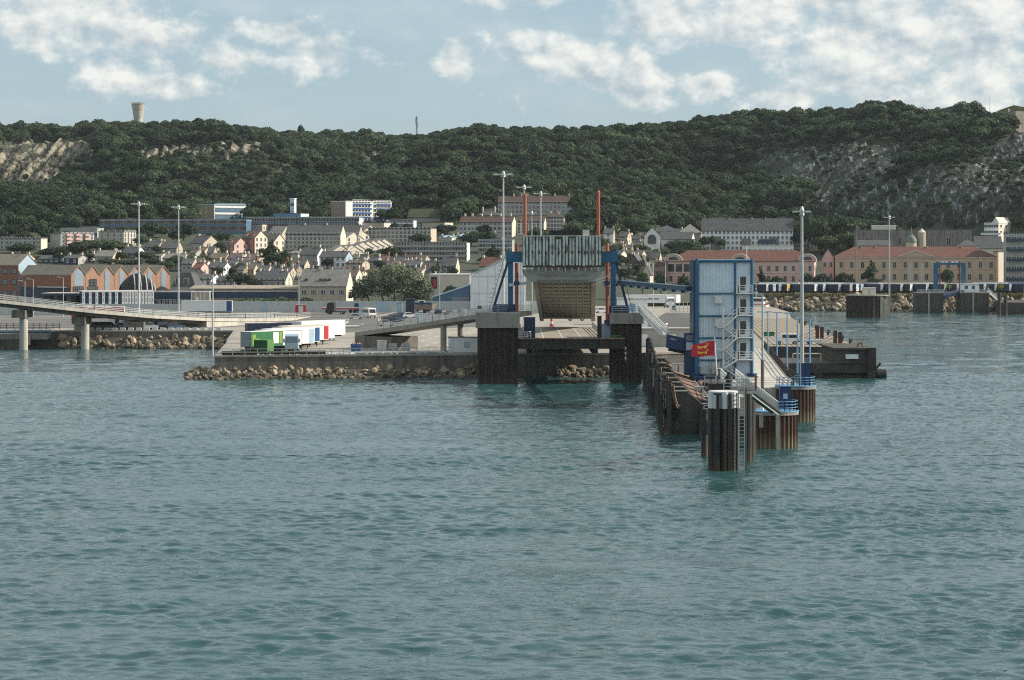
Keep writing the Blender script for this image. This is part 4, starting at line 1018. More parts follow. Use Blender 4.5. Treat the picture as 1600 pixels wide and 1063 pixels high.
MB().cyl((-1.4, -.6, z), (-1.4, -.6, z + 1.1), .2, n=10).cyl((-1.4, -.6, z + 1.1), (-1.4, -.6, z + 1.5), .32, .2, 10).build('lamp_bollard', M['white'], C1)
MB().cyl((-.5, -.9, z), (-.5, -.9, z + .7), .1, n=8).build('vent_pipe', M['cream'], C1)
C2, cx2, cy2, z2, r2 = cell_('sheet_pile_cell', 'rusty round sheet pile cell carrying the tall floodlight mast', 1216, 1278, 300, 605)
MB().prism(ring(0, 0, r2 + .14, 40), z2, z2 + .14).build('blue_kerb', M['blue_pale'], C2)
rr = MB(); rail(rr, [(r2 * .98 * math.cos(t), r2 * .98 * math.sin(t), z2 + .12) for t in np.linspace(-3.0, 1.5, 16)], r=.035, step=1.2); rr.build('railing', M['blue_pale'], C2)
MB().box(.75, 2.0, .0, .8, z2, z2 + 3.0).build('control_box', M['blue_dark'], C2)
MB().cyl((-.6, -1.3, z2), (-.6, -1.3, z2 + .7), .25, .2, 10).build('bollard', M['rust'], C2)

# sloping gangway stair
T = thing('gangway_stair', 'steep white railed gangway stair going down to the round sheet pile cell', 'gangway', (wx(1190, 250), 250, 6))
a = Vector((wx(1162, 246), 246, wz(607, 246))); c = Vector((wx(1213, 257), 257, wz(645, 257)))
wbuild(MB().beam(a, c, 1.2, .2), 'treads', M['steel_dark'], T)
for q in (-.62, .62):
    rr = MB(); o = Vector((.2 * q, -q, 0)); rail(rr, [a + o, c + o], r=.045, step=.55, rails=(1.25, .05), h=1.25); wbuild(rr, 'railing', M['galv_pale'], T)
    wbuild(MB().beam(a + o - Vector((0, 0, .1)), c + o - Vector((0, 0, .1)), .1, .3), 'stringer', M['galv'], T)
T = thing('access_stair', 'short white railed stair from the tower plinth to the dark mooring platform', 'stair', (wx(1150, 300), 300, 5))
a = Vector((wx(1138, 312), 312, 4.6)); c = Vector((wx(1166, 262), 262, 5.4))
wbuild(MB().beam(a, c, 2.0, .16), 'deck', M['concrete'], T)
for q in (-1.0, 1.0):
    rr = MB(); rail(rr, [a + Vector((q, 0, .1)), c + Vector((q, 0, .1))], r=.06, step=2.2, rails=(1.5, 1.0, .5), h=1.5); wbuild(rr, 'railing', M['white'], T)

# walkway deck right of the tower
WK = [(31.5, 303), (38.6, 303), (39.5, 330), (47, 428), (43, 428), (36.0, 352), (32.6, 322)]
struct(MB().prism(WK, 3.0, 4.25).build('walkway_deck', M['concrete_pale']))
T = thing('walkway_fence', 'dark grey mesh fence along the open edge of the walkway', 'fence', (39, 330, 4.25))
fp = [(38.5, 304, 4.25), (39.4, 330, 4.25), (46.8, 427, 4.25)]; ff = MB(); rail(ff, fp, r=.04, step=2.2, rails=(1.3, .9, .5, .1), h=1.35); wbuild(ff, 'rails', M['steel_dark'], T)
for k in range(5): struct(MB().box(31.6, 38.4, 306 + k * 4.5, 306.25 + k * 4.5, 4.254, 4.262).build('deck_joint', M['wet_concrete']))
# blue lamp posts
for i, (px, pt, pb) in enumerate(((1200, 489, 553), (1214, 489, 566), (1230, 490, 579), (1246, 491, 590), (1265.5, 499, 601))):
    Yp = 3600 * (22 - 4.3) / (pb - 395); x = wx(px, Yp); T = thing('lamp_post', 'slim blue lamp post with pale lamp arm along the walkway', 'lamp post', (x, Yp, 4.25), group='blue walkway lamp posts'); h_ = wz(pt, Yp) - 4.25
    MB().cyl((0, 0, 0), (0, 0, h_), .13, .10, 10).build('post', M['blue_pale'], T); MB().beam((0, 0, h_), (-.9, .2, h_ + .12), .09).build('arm', M['blue_pale'], T)
    MB().box(-1.9, -.85, .02, .42, h_ + .05, h_ + .24).build('lamp_head', M['lightblue'], T)
# thin brown pole and flagpole
x = wx(1191.5, 262); T = thing('lamp_pole', 'thin dark lamp pole rising beside the gangway stair', 'lamp pole', (x, 262, 3.8))
MB().cyl((0, 0, 0), (0, 0, 6.0), .2, n=12).build('lower_tube', M['brown_steel'], T); MB().cyl((0, 0, 6.0), (0, 0, wz(462, 262) - 3.8), .13, .1, 12).build('upper_tube', M['galv'], T); MB().box(-.6, .1, -.12, .12, wz(462, 262) - 3.8, wz(462, 262) - 3.6).build('lamp_head', M['galv'], T)
Yf = 318; T = thing('flagpole', 'white flagpole leaning slightly in front of the boarding tower', 'flagpole', (wx(1121, Yf), Yf, 4.0))
zt = wz(527, Yf) - 4.0; MB().cyl((0, 0, 0), (wx(1116.5, Yf) - wx(1121, Yf), 0, zt), .09, .06, 10).build('pole', M['white'], T); MB().box(-.5, .4, -.04, .04, zt - .4, zt - .34).build('yard', M['white'], T)
fl = thing('flag', 'red flag with two yellow leopards flying from the white pole', 'flag', (wx(1116.4, Yf), Yf, wz(545, Yf)))
nu, nv = 26, 12; fw_, fh_ = 3.3, 2.05
def flag_pt(u, v, o=0.0):
    taper = 1 - .28 * u ** 2
    return (-u * fw_ * .97, .28 * math.sin(u * 9 + .5) * u + .1 * math.sin(v * 4 + u * 5) + o, (v - .5) * fh_ * taper - .42 * u * u + .05 * math.sin(u * 8))
b = MB(); b.add([flag_pt(i / nu, j / nv) for i in range(nu + 1) for j in range(nv + 1)], [(i * (nv + 1) + j, (i + 1) * (nv + 1) + j, (i + 1) * (nv + 1) + j + 1, i * (nv + 1) + j + 1) for i in range(nu) for j in range(nv)])
b.build('cloth', M['flag_red'], fl, smooth=True)
# a passant leopard drawn as a row of small patches: body, head, tail, legs
def leopard(v0):
    q = MB()
    def blob(u, v, du, dv, n=7):
        for o in (-.03, .03): q.add([flag_pt(u + du * math.cos(t), v + dv * math.sin(t), o) for t in np.linspace(0, 2 * math.pi, n, endpoint=False)], [tuple(range(n))])
    for (u, v, du, dv) in ((.38, .0, .07, .06), (.48, .0, .09, .055), (.58, .01, .08, .06), (.68, .05, .045, .075), (.72, .10, .03, .03), (.35, -.08, .02, .08), (.42, -.09, .02, .07), (.56, -.09, .02, .08), (.66, -.04, .025, .09), (.72, -.02, .035, .025), (.29, .06, .03, .03), (.27, .12, .022, .06), (.33, .15, .04, .02)):
        blob(u, v0 + v, du, dv)
    return q
for v0 in (.70, .30): leopard(v0).build('leopard', M['yellow'], fl)

# ------------------------------------------------------------------ right hand quay and pontoon
RQ = [(49, 438), (65.5, 434), (76, 628), (62, 622)]
struct(MB().prism(RQ, -3, 4.12).build('timber_quay', M['wet_concrete']))
pk = thing('quay_planking', 'pale weathered plank decking on the timber quay', 'decking', (57, 436, 4.12))
for k in range(15):
    t0, t1 = k / 15, (k + .86) / 15
    def ql(t, e): a_, b_ = (RQ[0], RQ[3]) if e == 0 else (RQ[1], RQ[2]); return None
    p = [Vector((49 + 16.5 * t, 438 - 4 * t)) for t in (t0, t1)]; q = [Vector((62 + 14 * t, 622 + 6 * t)) for t in (t0, t1)]
    wbuild(MB().add([(p[0].x, p[0].y + .1, 4.13), (p[1].x, p[1].y + .1, 4.13), (q[1].x, q[1].y - .1, 4.13), (q[0].x, q[0].y - .1, 4.13), (p[0].x, p[0].y + .1, 4.2), (p[1].x, p[1].y + .1, 4.2), (q[1].x, q[1].y - .1, 4.2), (q[0].x, q[0].y - .1, 4.2)],
        [(0, 1, 2, 3), (4, 5, 6, 7), (0, 1, 5, 4), (1, 2, 6, 5), (2, 3, 7, 6), (3, 0, 4, 7)]), 'plank', M['timber'], pk)
g = random.Random(9)
for k in range(9):
    y = 445 + k * 17; x = 65.5 + (y - 434) / 194 * 10.5 - .8
    T = thing('bollard', 'black iron bollard on the open edge of the planked quay', 'bollard', (x, y, 4.2), group='bollards along the planked quay'); MB().cyl((0, 0, 0), (0, 0, .75), .32, .25, 10).build('stem', M['steel_dark'], T); MB().cyl((-.1, 0, .75), (.35, 0, 1.0), .42, .3, 10).build('head', M['steel_dark'], T)
for k, (px, Yp, h_) in enumerate(((1277, 477, 2.9), (1305, 447, 2.9))):
    x = wx(px, Yp); T = thing('braced_fender_post', 'pair of dark red fender posts with slanting braces' if k == 0 else 'shorter pair of dark red fender posts with slanting braces', 'fender post', (x, Yp, 0))
    for q in (0, .95): MB().box(q - .35, q + .35, -.35, .35, -3, 4 + h_ - q * .3).build('post', M['plum'], T)
    MB().beam((-.3, .3, 3.6 + h_ * .9), (-3.6, 1.6, 4.2), .16).beam((-.3, -.3, 3.6 + h_ * .65), (-3.0, .4, 4.2), .16).beam((-.3, 0, 3.6 + h_ * .35), (-2.2, .4, 4.2), .14).build('brace', M['galv'], T)
T = thing('mooring_pontoon', 'dark concrete mooring pontoon with round fender hanging at its end', 'pontoon', (56, 404, 0))
wbuild(MB().box(44.5, 63.5, 404, 425, .9, 2.6), 'hull', M['wet_concrete'], T)
wbuild(MB().box(57.0, 63.6, 403.6, 424, 2.61, 5.0).box(56.4, 63.7, 403.2, 424.2, 5.0, 5.3), 'end_block', M['wet_concrete'], T)
wbuild(MB().box(62.2, 63.7, 402.9, 404, -3, 5.3).box(44.5, 46, 404, 406, -3, .9).box(53, 54.5, 404, 406, -3, .9), 'leg', M['steel_dark'], T)
wbuild(MB().box(45, 63, 405, 424, -3, .898), 'under_wall', M['tar'], T)
wbuild(MB().box(58.4, 60.6, 403.1, 403.6, 3.4, 4.2), 'white_mark', M['white'], T)
wbuild(MB().cyl((63.9, 404.5, .6), (65.6, 404.6, .6), .95, n=14).cyl((63.9, 404.5, 1.6), (64.7, 404.5, 2.6), .18, n=8), 'round_fender', M['rubber'], T)
wbuild(MB().path([(61.0, 407, 5.3), (61.2, 407, 6.0), (61.9, 407, 6.1), (62.0, 407, 5.3)], .16, 8), 'mooring_hook', M['rust'], T)
wbuild(MB().path([(50, 410, 2.6), (50, 410, 4.0), (55, 410, 4.0), (55, 410, 2.6)], .14, 8), 'pipe_frame', M['cream'], T)
# ------------------------------------------------------------------ masts and lamp poles
def light_mast(px, top, Y, label, base=4.0, r=.27, m='galv_pale', heads=6, hr=1.7, group=None, hs=1.0):
    x = wx(px, Y); T = thing('floodlight_mast', label, 'light mast', (x, Y, base), group=group); h = wz(top, Y) - base
    MB().cyl((0, 0, -.3), (0, 0, h), r, r * .55, 14).build('mast', M[m], T, smooth=False)
    hd = MB().cyl((0, 0, h - .5), (0, 0, h + .15), .5 * hs, .35 * hs, 10)
    MB.cyl(hd, (0, 0, h + .15), (0, 0, h + .7), .45 * hs, .2 * hs, 10); hd.build('lamp_crown', M['galv'], T)
    for k in range(heads):
        a = 2 * math.pi * k / heads + .3; dx, dy = math.cos(a), math.sin(a); b = MB()
        b.beam((0, 0, h - .1), (dx * hr * .7, dy * hr * .7, h + .05), .09)
        b.box(dx * hr - .42 * hs, dx * hr + .42 * hs, dy * hr - .35 * hs, dy * hr + .35 * hs, h - .12, h + .18 * hs); b.build('floodlight', M['white_dirty'] if k % 2 else M['galv'], T)
    return T
light_mast(217, 319, 620, 'tall pale floodlight mast rising in front of the brick gables and curved shell')
light_mast(279, 324, 642, 'tall pale floodlight mast standing by the slate roofed mansard house')
light_mast(786.5, 273, 486, 'tallest pale floodlight mast passing beside the laddered blue frame', r=.28)
light_mast(819, 293, 600, 'pale floodlight mast hidden low down behind the left orange rod')
light_mast(845, 303, 645, 'pale floodlight mast rising behind the finger flaps of the ramp')
light_mast(831, 333, 790, 'small far floodlight mast seen past the left orange rod', r=.22, hr=1.3)
light_mast(1253, 331, 303, 'brown floodlight mast on the round rusty cell', base=z2, r=.30, m='galv', hr=1.0, heads=6, hs=.7)
light_mast(1389.5, 340, 868, 'tall grey floodlight mast on the stone bank behind the round cell', base=5.5, r=.36, m='galv', hr=1.8, hs=1.2)
def lamp_pole(px, top, Y, base, label, r=.11, m='galv_pale', arm=1.2):
    x = wx(px, Y); T = thing('lamp_pole', label, 'lamp pole', (x, Y, base)); h = wz(top, Y) - base
    MB().cyl((0, 0, -.2), (0, 0, h), r, r * .7, 8).build('pole', M[m], T); MB().beam((0, 0, h), (-arm, 0, h + .15), .1).build('arm', M[m], T); MB().box(-arm - .6, -arm + .3, -.15, .15, h + .1, h + .28).build('lamp_head', M['white_dirty'], T)
lamp_pole(332.5, 430, 403.6, 4.0, 'white lamp pole at the corner of the quay above the stones', r=.16)
lamp_pole(467, 414, 690, 4.0, 'slim pale lamp pole standing by the end of the pale fence', r=.14)
lamp_pole(39, 440, 600, 4.0, 'short pale lamp pole behind the viaduct near the red brick hall')
lamp_pole(52, 437, 640, 4.0, 'pale lamp pole in front of the dark glazed wall')
lamp_pole(99, 434, 640, 4.0, 'pale lamp pole in front of the sawtooth gables')
lamp_pole(1337.5, 352, 900, 6.0, 'slim brown lamp pole in front of the long orange building', m='brown_steel', r=.2)
lamp_pole(1462, 410, 905, 6.0, 'short pale lamp pole in front of the gabled centre of the orange building')
lamp_pole(1021, 412, 700, 4.0, 'slim lamp pole by the red house beyond the road')
lamp_pole(1040, 410, 760, 4.0, 'slim lamp pole in front of the pink building corner')
lamp_pole(687, 425, 690, 4.0, 'slim lamp pole in front of the white shop wall')
for i, px in enumerate((655, 673, 691, 708, 726)):
    x = wx(px, 560); T = thing('sign_post', 'short white post with small white plate along the ramp kerb', 'sign post', (x, 560, 4), group='white plates along the ramp kerb'); MB().cyl((0, 0, 0), (0, 0, 4.0), .07, n=6).build('post', M['galv_pale'], T); MB().box(-.1, .9, -.05, .05, 3.5, 4.0).build('plate', M['white'], T)

# ------------------------------------------------------------------ vehicles
def wheel(T, x, y, r=.32, w=.22, name='wheel'):
    o = MB().cyl((x, y - w / 2, r), (x, y + w / 2, r), r, n=12).build(name, M['rubber'], T)
    MB().cyl((x, y - w / 2 - .01, r), (x, y + w / 2 + .01, r), r * .5, n=10).build('rim', M['galv'], o)
def car(loc, rz, m, label, kind='car', group=None):
    T = thing('parked_car', label, 'car', loc, rz, group)
    if kind == 'car': body = [(-2.05, .35), (2.05, .35), (2.1, .7), (1.95, .88), (1.05, .98), (-1.75, .98), (-2.1, .85)]; cab = [(1.1, .98), (.35, 1.45), (-1.2, 1.47), (-1.85, .98)]
    else: body = [(-2.25, .4), (2.2, .4), (2.25, .85), (2.0, 1.05), (1.25, 1.1), (-2.2, 1.1), (-2.28, .8)]; cab = [(1.3, 1.1), (.7, 1.72), (-2.0, 1.76), (-2.2, 1.1)]
    b = MB().yprism([(x, z_) for x, z_ in body], -.85, .85); b.build('body', M[m], T)
    n_ = len(cab); vs = [(x, -.82 + (.14 if i in (1, 2) else 0), z_) for i, (x, z_) in enumerate(cab)] + [(x, .82 - (.14 if i in (1, 2) else 0), z_) for i, (x, z_) in enumerate(cab)]
    MB().add(vs, [(0, 3, 2, 1), (4, 5, 6, 7), (0, 1, 5, 4), (2, 3, 7, 6)]).build('windows', M['glass_dark'], T)
    (xa_, za), (xb_, zb_) = cab[1], cab[2]
    MB().box(xb_, xa_, -.69, .69, za - .03, zb_ + .05).beam((cab[0][0], -.8, cab[0][1]), (xa_, -.69, za), .09).beam((cab[0][0], .8, cab[0][1]), (xa_, .69, za), .09).beam((cab[3][0], -.8, cab[3][1]), (xb_, -.69, zb_), .12).beam((cab[3][0], .8, cab[3][1]), (xb_, .69, zb_), .12).build('roof', M[m], T)
    for x in (-1.3, 1.3):
        for y in (-.76, .76): wheel(T, x, y)
    for y in (-.6, .6): MB().box(2.04, 2.13, y - .18, y + .18, .62, .78).build('headlight', M['white'], T)
    for y in (-.68, .68): MB().box(-2.16, -2.07, y - .12, y + .12, .7, .88).build('tail_light', M['truck_red'], T)
    return T
def gpos(px, py, z=4.0):
    Y = F * (H - z) / (py - YH)
    if px < 340: Y = max(Y, 539 + (px % 7) * .5)
    return (wx(px, Y), Y, z)
for (px, py, rz, m, k, lab) in (
    (141, 520.5, 95, 'car_blue', 'car', 'dark blue parked car beside the front viaduct column'),
    (154, 518, 35, 'car_black', 'suv', 'black parked estate car right of the viaduct columns'),
    (170, 518.5, 10, 'car_black', 'suv', 'long black parked car between two others by the stone bank'),
    (188, 518, 200, 'car_silver', 'car', 'silver parked car in front of the white yard cabin'),
    (232, 518, 20, 'car_silver', 'suv', 'silver parked estate car right of the low viaduct columns'),
    (244, 517, 25, 'car_blue', 'car', 'blue parked car in the row by the stone bank'),
    (257, 516, 30, 'car_black', 'suv', 'black parked car in the row by the stone bank, near the ramp wall'),
    (275, 515, 20, 'car_blue', 'car', 'dark parked car closest to the viaduct abutment'),
    (270, 508, 15, 'car_silver', 'car', 'silver parked car in the second row near the abutment'),
    (285, 507, 15, 'car_white', 'car', 'white parked car in the second row beneath the viaduct'),
    (604, 509.5, 20, 'car_silver', 'car', 'silver parked car at the kerb, closest to the approach ramp'),
    (610, 506, 20, 'car_black', 'suv', 'black parked car behind the silver car at the kerb'),
    (620, 502, 20, 'car_blue', 'suv', 'dark blue parked car, third in the line at the kerb'),
    (627, 497, 20, 'car_blue', 'car', 'blue parked car at the far end of the kerb line'),
    (900, 502, 5, 'car_silver', 'car', 'silver car beyond the end of the low vehicle deck')):
    if px == 900: l_ = (wx(900, 498), 498, 7.25)
    else: l_ = gpos(px, py)
    car(l_, R(rz), m, lab, k)
# more parked cars: the yard under the viaduct and the far yard
g = random.Random(12)
for (px, py) in ((222, 508), (246, 507), (258, 506.5), (300, 508), (312, 507), (205, 507), (234, 503), (262, 502), (280, 501)):
    m = g.choice(('car_black', 'car_silver', 'car_blue', 'car_white')); car(gpos(px, py), R(20 + g.uniform(-8, 8)), m, {'car_black': 'black', 'car_silver': 'silver', 'car_blue': 'dark blue', 'car_white': 'white'}[m] + ' car parked in the rear rows beneath the viaduct', group=m + ' rear rows beneath the viaduct')
for (px, py, m, lab) in ((640, 497, 'car_white', 'white car standing beside the kerb blocks of the ramp road'), (556, 499, 'car_silver', 'silver car crossing the asphalt yard behind the minibus'), (690, 492, 'car_black', 'black car on the ramp road in front of the blue shed'), (940, 489, 'car_white', 'white car beyond the low deck near the equipment house'), (1052, 486, 'car_blue', 'blue car driving on the asphalt road')):
    car(gpos(px, py), R(15 if px < 1000 else 80), m, lab)
for (px, py, m, lab) in ((520, 521, 'truck_blue', 'small blue container box on the pale quay'), (470, 489, 'truck_red', 'small red container box at the end of the viaduct ramp'), (730, 497, 'galv', 'grey generator box beside the white hall'), (660, 505, 'lightblue', 'pale blue tool container behind the approach ramp')):
    T = thing('storage_box', lab, 'container', gpos(px, py), R(10)); MB().box(-1.5, 1.5, 0, 2.2, .1, 2.3).build('body', M[m], T); MB().box(-1.55, 1.55, -.05, 2.25, 2.3, 2.4).build('roof', M['galv'], T); MB().box(-.7, .7, -.06, -.002, .2, 2.1).build('door', M['fence_pale'], T)
# bus
T = thing('minibus', 'white minibus facing the quay on the asphalt yard', 'minibus', gpos(577, 497), R(-70))
MB().yprism([(-3.3, .4), (3.2, .4), (3.35, 1.0), (3.2, 1.5), (2.9, 2.55), (2.6, 2.75), (-3.2, 2.75), (-3.3, 2.5)], -1.05, 1.05).build('body', M['car_white'], T)
MB().add([(3.225, -.9, 1.45), (3.225, .9, 1.45), (2.97, .85, 2.45), (2.97, -.85, 2.45)], [(0, 1, 2, 3)]).build('windscreen', M['glass_dark'], T)
for y in (-1.07, 1.07): MB().box(-3.0, 2.3, y - .015, y + .015, 1.5, 2.3).build('side_windows', M['glass_dark'], T)
MB().box(3.3, 3.38, -.9, .9, .5, .7).build('bumper', M['steel_dark'], T)
for x in (-2.0, 2.0):
    for y in (-.95, .95): wheel(T, x, y, .4)
def trailer(loc, rz, side, label, endm='truck_white', roofm='truck_white', length=13.6, group=None, h=2.75, front='truck_white', letter=None, lm='white', lsize=1.0, tailpanel=None, deco=None, doors=True):
    """box trailer; x runs from the tail (0) to the front"""
    T = thing('semi_trailer', label, 'trailer', loc, rz, group); z0 = 1.2
    MB().box(0.04, length - .04, -1.27, 1.27, z0, z0 + h - .06).build('body', M[side], T)
    MB().box(0, length, -1.3, 1.3, z0 + h - .059, z0 + h).build('roof', M[roofm], T)
    for y in (-.6, .6):
        d = MB().box(-.03, .039, y - .6, y + .6, z0 + .08, z0 + h - .12).build('rear_door', M[endm], T)
        MB().box(-.07, -.031, y - .33, y - .29, z0 + .1, z0 + h - .15).box(-.07, -.031, y + .29, y + .33, z0 + .1, z0 + h - .15).build('lock_bar', M['galv'], d)
    MB().box(length - .039, length + .03, -1.27, 1.27, z0, z0 + h - .07).build('front_bulkhead', M[front], T)
    MB().box(.3, length - .3, -.5, .5, .85, z0 - .002).box(-.05, .05, -1.2, 1.2, .45, .65).build('chassis', M['steel_dark'], T)
    for x in (1.6, 2.95, 4.3):
        if x > length * .5: continue
        for y in (-1.05, 1.05): MB().cyl((x, y - .2, .5), (x, y + .2, .5), .5, n=12).build('wheel', M['rubber'], T)
    for y in (-.9, .9): MB().box(length - 3.2, length - 3.05, y - .08, y + .08, 0, z0).build('landing_leg', M['steel_dark'], T)
    for y in (-1.05, 1.05): MB().box(-.06, -.032, y - .16, y + .16, .95, 1.1).build('tail_light', M['truck_red'], T)
    if tailpanel: MB().box(length - 1.5, length - .1, -1.285, -1.271, z0 + .1, z0 + h - .1).build('end_panel', M[tailpanel], T)
    if letter:
        me = text_mesh(letter, lsize, M[lm]); o = inst('lettering', me, T, (length * .5, -1.29, z0 + h * .52), rot=(R(90), 0, 0))
    if deco:
        for (x0, x1, q0, q1, m_) in deco: MB().box(x0, x1, -1.288, -1.271, z0 + q0, z0 + q1).build('side_marking', M[m_], T)
    return T
ax = R(54)       # trailers on the near quay stand at this heading (tail towards the water)
def ql(px, Y, length=13.6): return (wx(px, Y) - length * math.cos(ax), Y - length * math.sin(ax), 4.0)
trailer(ql(463, 421), ax, 'truck_green', 'green box trailer with lime tree marking and grey doors near the quay corner', endm='truck_grey', letter=None,
        deco=((.4, 1.3, .3, 2.2, 'lime'), (.9, 2.2, .9, 1.5, 'lime'), (5.9, 7.4, .5, 2.5, 'white'), (7.6, 8.3, .5, 2.5, 'lime'), (8.5, 13.4, .05, 2.6, 'truck_white'), (1.5, 5.6, .02, .12, 'white')))
trailer(ql(483, 428.5), ax, 'truck_white', 'white box trailer with pale blue edge behind the green trailer', tailpanel='lightblue')
trailer(ql(492, 436), ax, 'truck_white', 'white box trailer with a deep blue end panel', tailpanel='truck_blue')
trailer(ql(506, 445.5), ax, 'truck_white', 'cream roofed box trailer with a red ribbed end panel', roofm='cream', tailpanel='truck_red')
trailer(ql(515, 454), ax, 'truck_white', 'white box trailer between the red ended one and the tall white one', roofm='cream_white')
trailer(ql(532, 474), ax, 'truck_white', 'tall white box trailer with faint red lettering, hindmost in the quay row', h=3.0, letter='COM', lm='render_pink', lsize=.7)
trailer((wx(385, 458), 458, 4), R(20), 'truck_navy', 'navy blue trailer half hidden behind the ramp wall', roofm='truck_navy', endm='truck_navy', front='truck_navy', length=9, deco=((2.2, 2.5, .9, 1.2, 'white'), (3.2, 3.5, .9, 1.2, 'white')))
T = trailer((wx(284, 655), 655, 4), R(4), 'truck_white', 'white trailer with blue end panel parked along the pale fence', tailpanel='truck_blue'); T.scale = (1.05, 1, 1.1)
trailer((wx(112, 600), 600, 4), R(5), 'truck_red', 'red and silver trailer with white lettering seen through the viaduct rails', roofm='truck_white', letter='transport.com', lm='white', lsize=1.3)
trailer((wx(975, 770), 770, 4), R(0), 'truck_white', 'white trailer with dark web address beyond the road', letter='rk-suntransport.com', lm='truck_navy', lsize=1.15)
trailer((wx(1016, 776), 776, 4), R(-35), 'truck_white', 'plain white trailer standing obliquely beyond the road, near the flatbed', length=11)
# tractor units
def cab(loc, rz, m, label):
    T = thing('truck_cab', label, 'truck', loc, rz)
    MB().yprism([(-1.1, .9), (1.15, .9), (1.2, 1.8), (.98, 3.2), (.5, 3.5), (-1.1, 3.5)], -1.2, 1.2).build('body', M[m], T)
    MB().add([(1.225, -1.05, 1.95), (1.225, 1.05, 1.95), (1.03, 1.0, 3.0), (1.03, -1.0, 3.0)], [(0, 1, 2, 3)]).build('windscreen', M['glass_sky'], T)
    MB().box(.2, 1.25, -1.22, 1.22, .4, .88).box(-4.6, -.2, -.45, .45, .7, .95).build('chassis', M['steel_dark'], T)
    for (x, y) in ((.5, -1.0), (.5, 1.0), (-3.3, -1.0), (-3.3, 1.0)): wheel(T, x, y, .5, .35)
    for y in (-1.35, 1.35): MB().box(.9, 1.05, y - .12, y + .12, 2.0, 2.7).build('mirror', M['steel_dark'], T)
    for y in (-.85, .85): MB().box(1.2, 1.27, y - .2, y + .2, .5, .7).build('headlight', M['white'], T)
    return T
cab((wx(456, 411), 411, 4.0), R(-88), 'lightblue', 'pale blue truck cab facing the water beside the green container')
cab(gpos(1047, 481), R(-80), 'car_white', 'white truck cab parked by the mesh gate beyond the road')
cab((wx(518, 672), 672, 4), R(170), 'steel_dark', 'dark tractor unit standing by the pale fence')
# containers, skips, lockers on the near quay
T = thing('waste_container', 'green ribbed waste container with lime side beside the green trailer', 'container', (wx(407, 406.4), 406.4, 4.0), R(-25))
MB().box(-1.35, 1.35, 0, 2.2, .15, 2.5).build('body', M['container_green'], T); MB().box(-1.4, 1.4, -.05, 2.25, 2.5, 2.6).build('rim', M['container_lime'], T); MB().box(1.352, 1.42, 0.02, 2.18, .15, 2.5).build('side_panel', M['container_lime'], T)
for k in range(6): MB().box(-1.3 + k * .5, -1.2 + k * .5, -.06, -.002, .2, 2.45).build('rib', M['container_green'], T)
T = thing('blue_skip', 'blue skip filled with scrap on the pale quay ground', 'skip', gpos(556, 552)); MB().add([(-.8, 0, .1), (.8, 0, .1), (.8, 1.4, .1), (-.8, 1.4, .1), (-.95, -.1, 1.6), (.95, -.1, 1.6), (.95, 1.5, 1.6), (-.95, 1.5, 1.6)], [(3, 2, 1, 0), (0, 1, 5, 4), (1, 2, 6, 5), (2, 3, 7, 6), (3, 0, 4, 7)]).build('body', M['truck_blue'], T)
sc2 = MB(); g = random.Random(3)
for k in range(14): p = Vector((g.uniform(-.7, .7), g.uniform(.1, 1.2), 1.35)); sc2.beam(p, p + Vector((g.uniform(-.4, .4), g.uniform(-.3, .3), g.uniform(.2, .6))), .12)
sc2.build('scrap', M['render_pink'], T)
T = thing('metal_locker', 'grey double door metal locker on the quay edge', 'locker', gpos(596.5, 550)); MB().box(-.85, .85, 0, 1.0, .1, 2.0).build('body', M['galv'], T); MB().box(-.9, .9, -.05, 1.05, 2.0, 2.1).build('lid', M['cream'], T)
for x in (-.42, .42): MB().box(x - .38, x + .38, -.05, -.002, .2, 1.9).build('door', M['fence_pale'], T)
for i, px in enumerate((613.5, 634)):
    T = thing('liquid_tank', 'caged cream liquid tank beside the metal locker' if i == 0 else 'caged cream liquid tank with blue label', 'tank', gpos(px, 549)); MB().box(-.75, .75, 0, 1.2, .25, 1.4).build('bottle', M['cream_white'], T); MB().box(-.8, .8, -.05, 1.25, .05, .2).build('pallet', M['galv'], T)
    cg = MB()
    for k in range(6): cg.beam((-.78 + k * .31, -.04, .2), (-.78 + k * .31, -.04, 1.42), .05)
    for z_ in (.5, .9, 1.4): cg.beam((-.8, -.04, z_), (.8, -.04, z_), .05)
    cg.build('cage', M['galv'], T)
    if i: MB().box(-.25, .15, -.08, -.045, .5, 1.2).build('label_plate', M['blue_pale'], T)
# quay edge rail and pipe
T = thing('quay_railing', 'low galvanised two-bar railing along the edge of the near quay', 'railing', (-30, 406, 4))
rr = MB(); rail(rr, [(-51.2, 404.0, 4.02), (-10.5, 410.5, 4.02)], r=.05, step=2.2, rails=(1.05, .5), h=1.08); wbuild(rr, 'rails', M['galv'], T)
T = tag(MB().cyl((-51, 405, .35), (-33, 407.7, .35), .34, n=12).build('black_pipe', M['rubber']), 'thick black pipe lying along the quay railing', 'pipe'); T.location = (0, 0, 4.0)
T = tag(MB().cyl((-28, 408.8, .25), (-12, 411.2, .25), .24, n=12).build('grey_pipe', M['galv_pale']), 'long pale pipe lying on the quay by the tanks', 'pipe'); T.location = (0, 0, 4.0)
nets = MB(); g = random.Random(8)
for k in range(46):
    x = g.uniform(-46, -11); nets.cyl((x, 404.6 + (x + 51) * .158, 4.02), (x + g.uniform(-.8, .8), 405.0 + (x + 51) * .158, 4.1 + g.uniform(0, .25)), .12, n=6)
o = nets.build('rope_litter', M['lightblue']); o['kind'] = 'stuff'; o['label'] = 'loose ropes and litter along the quay edge'
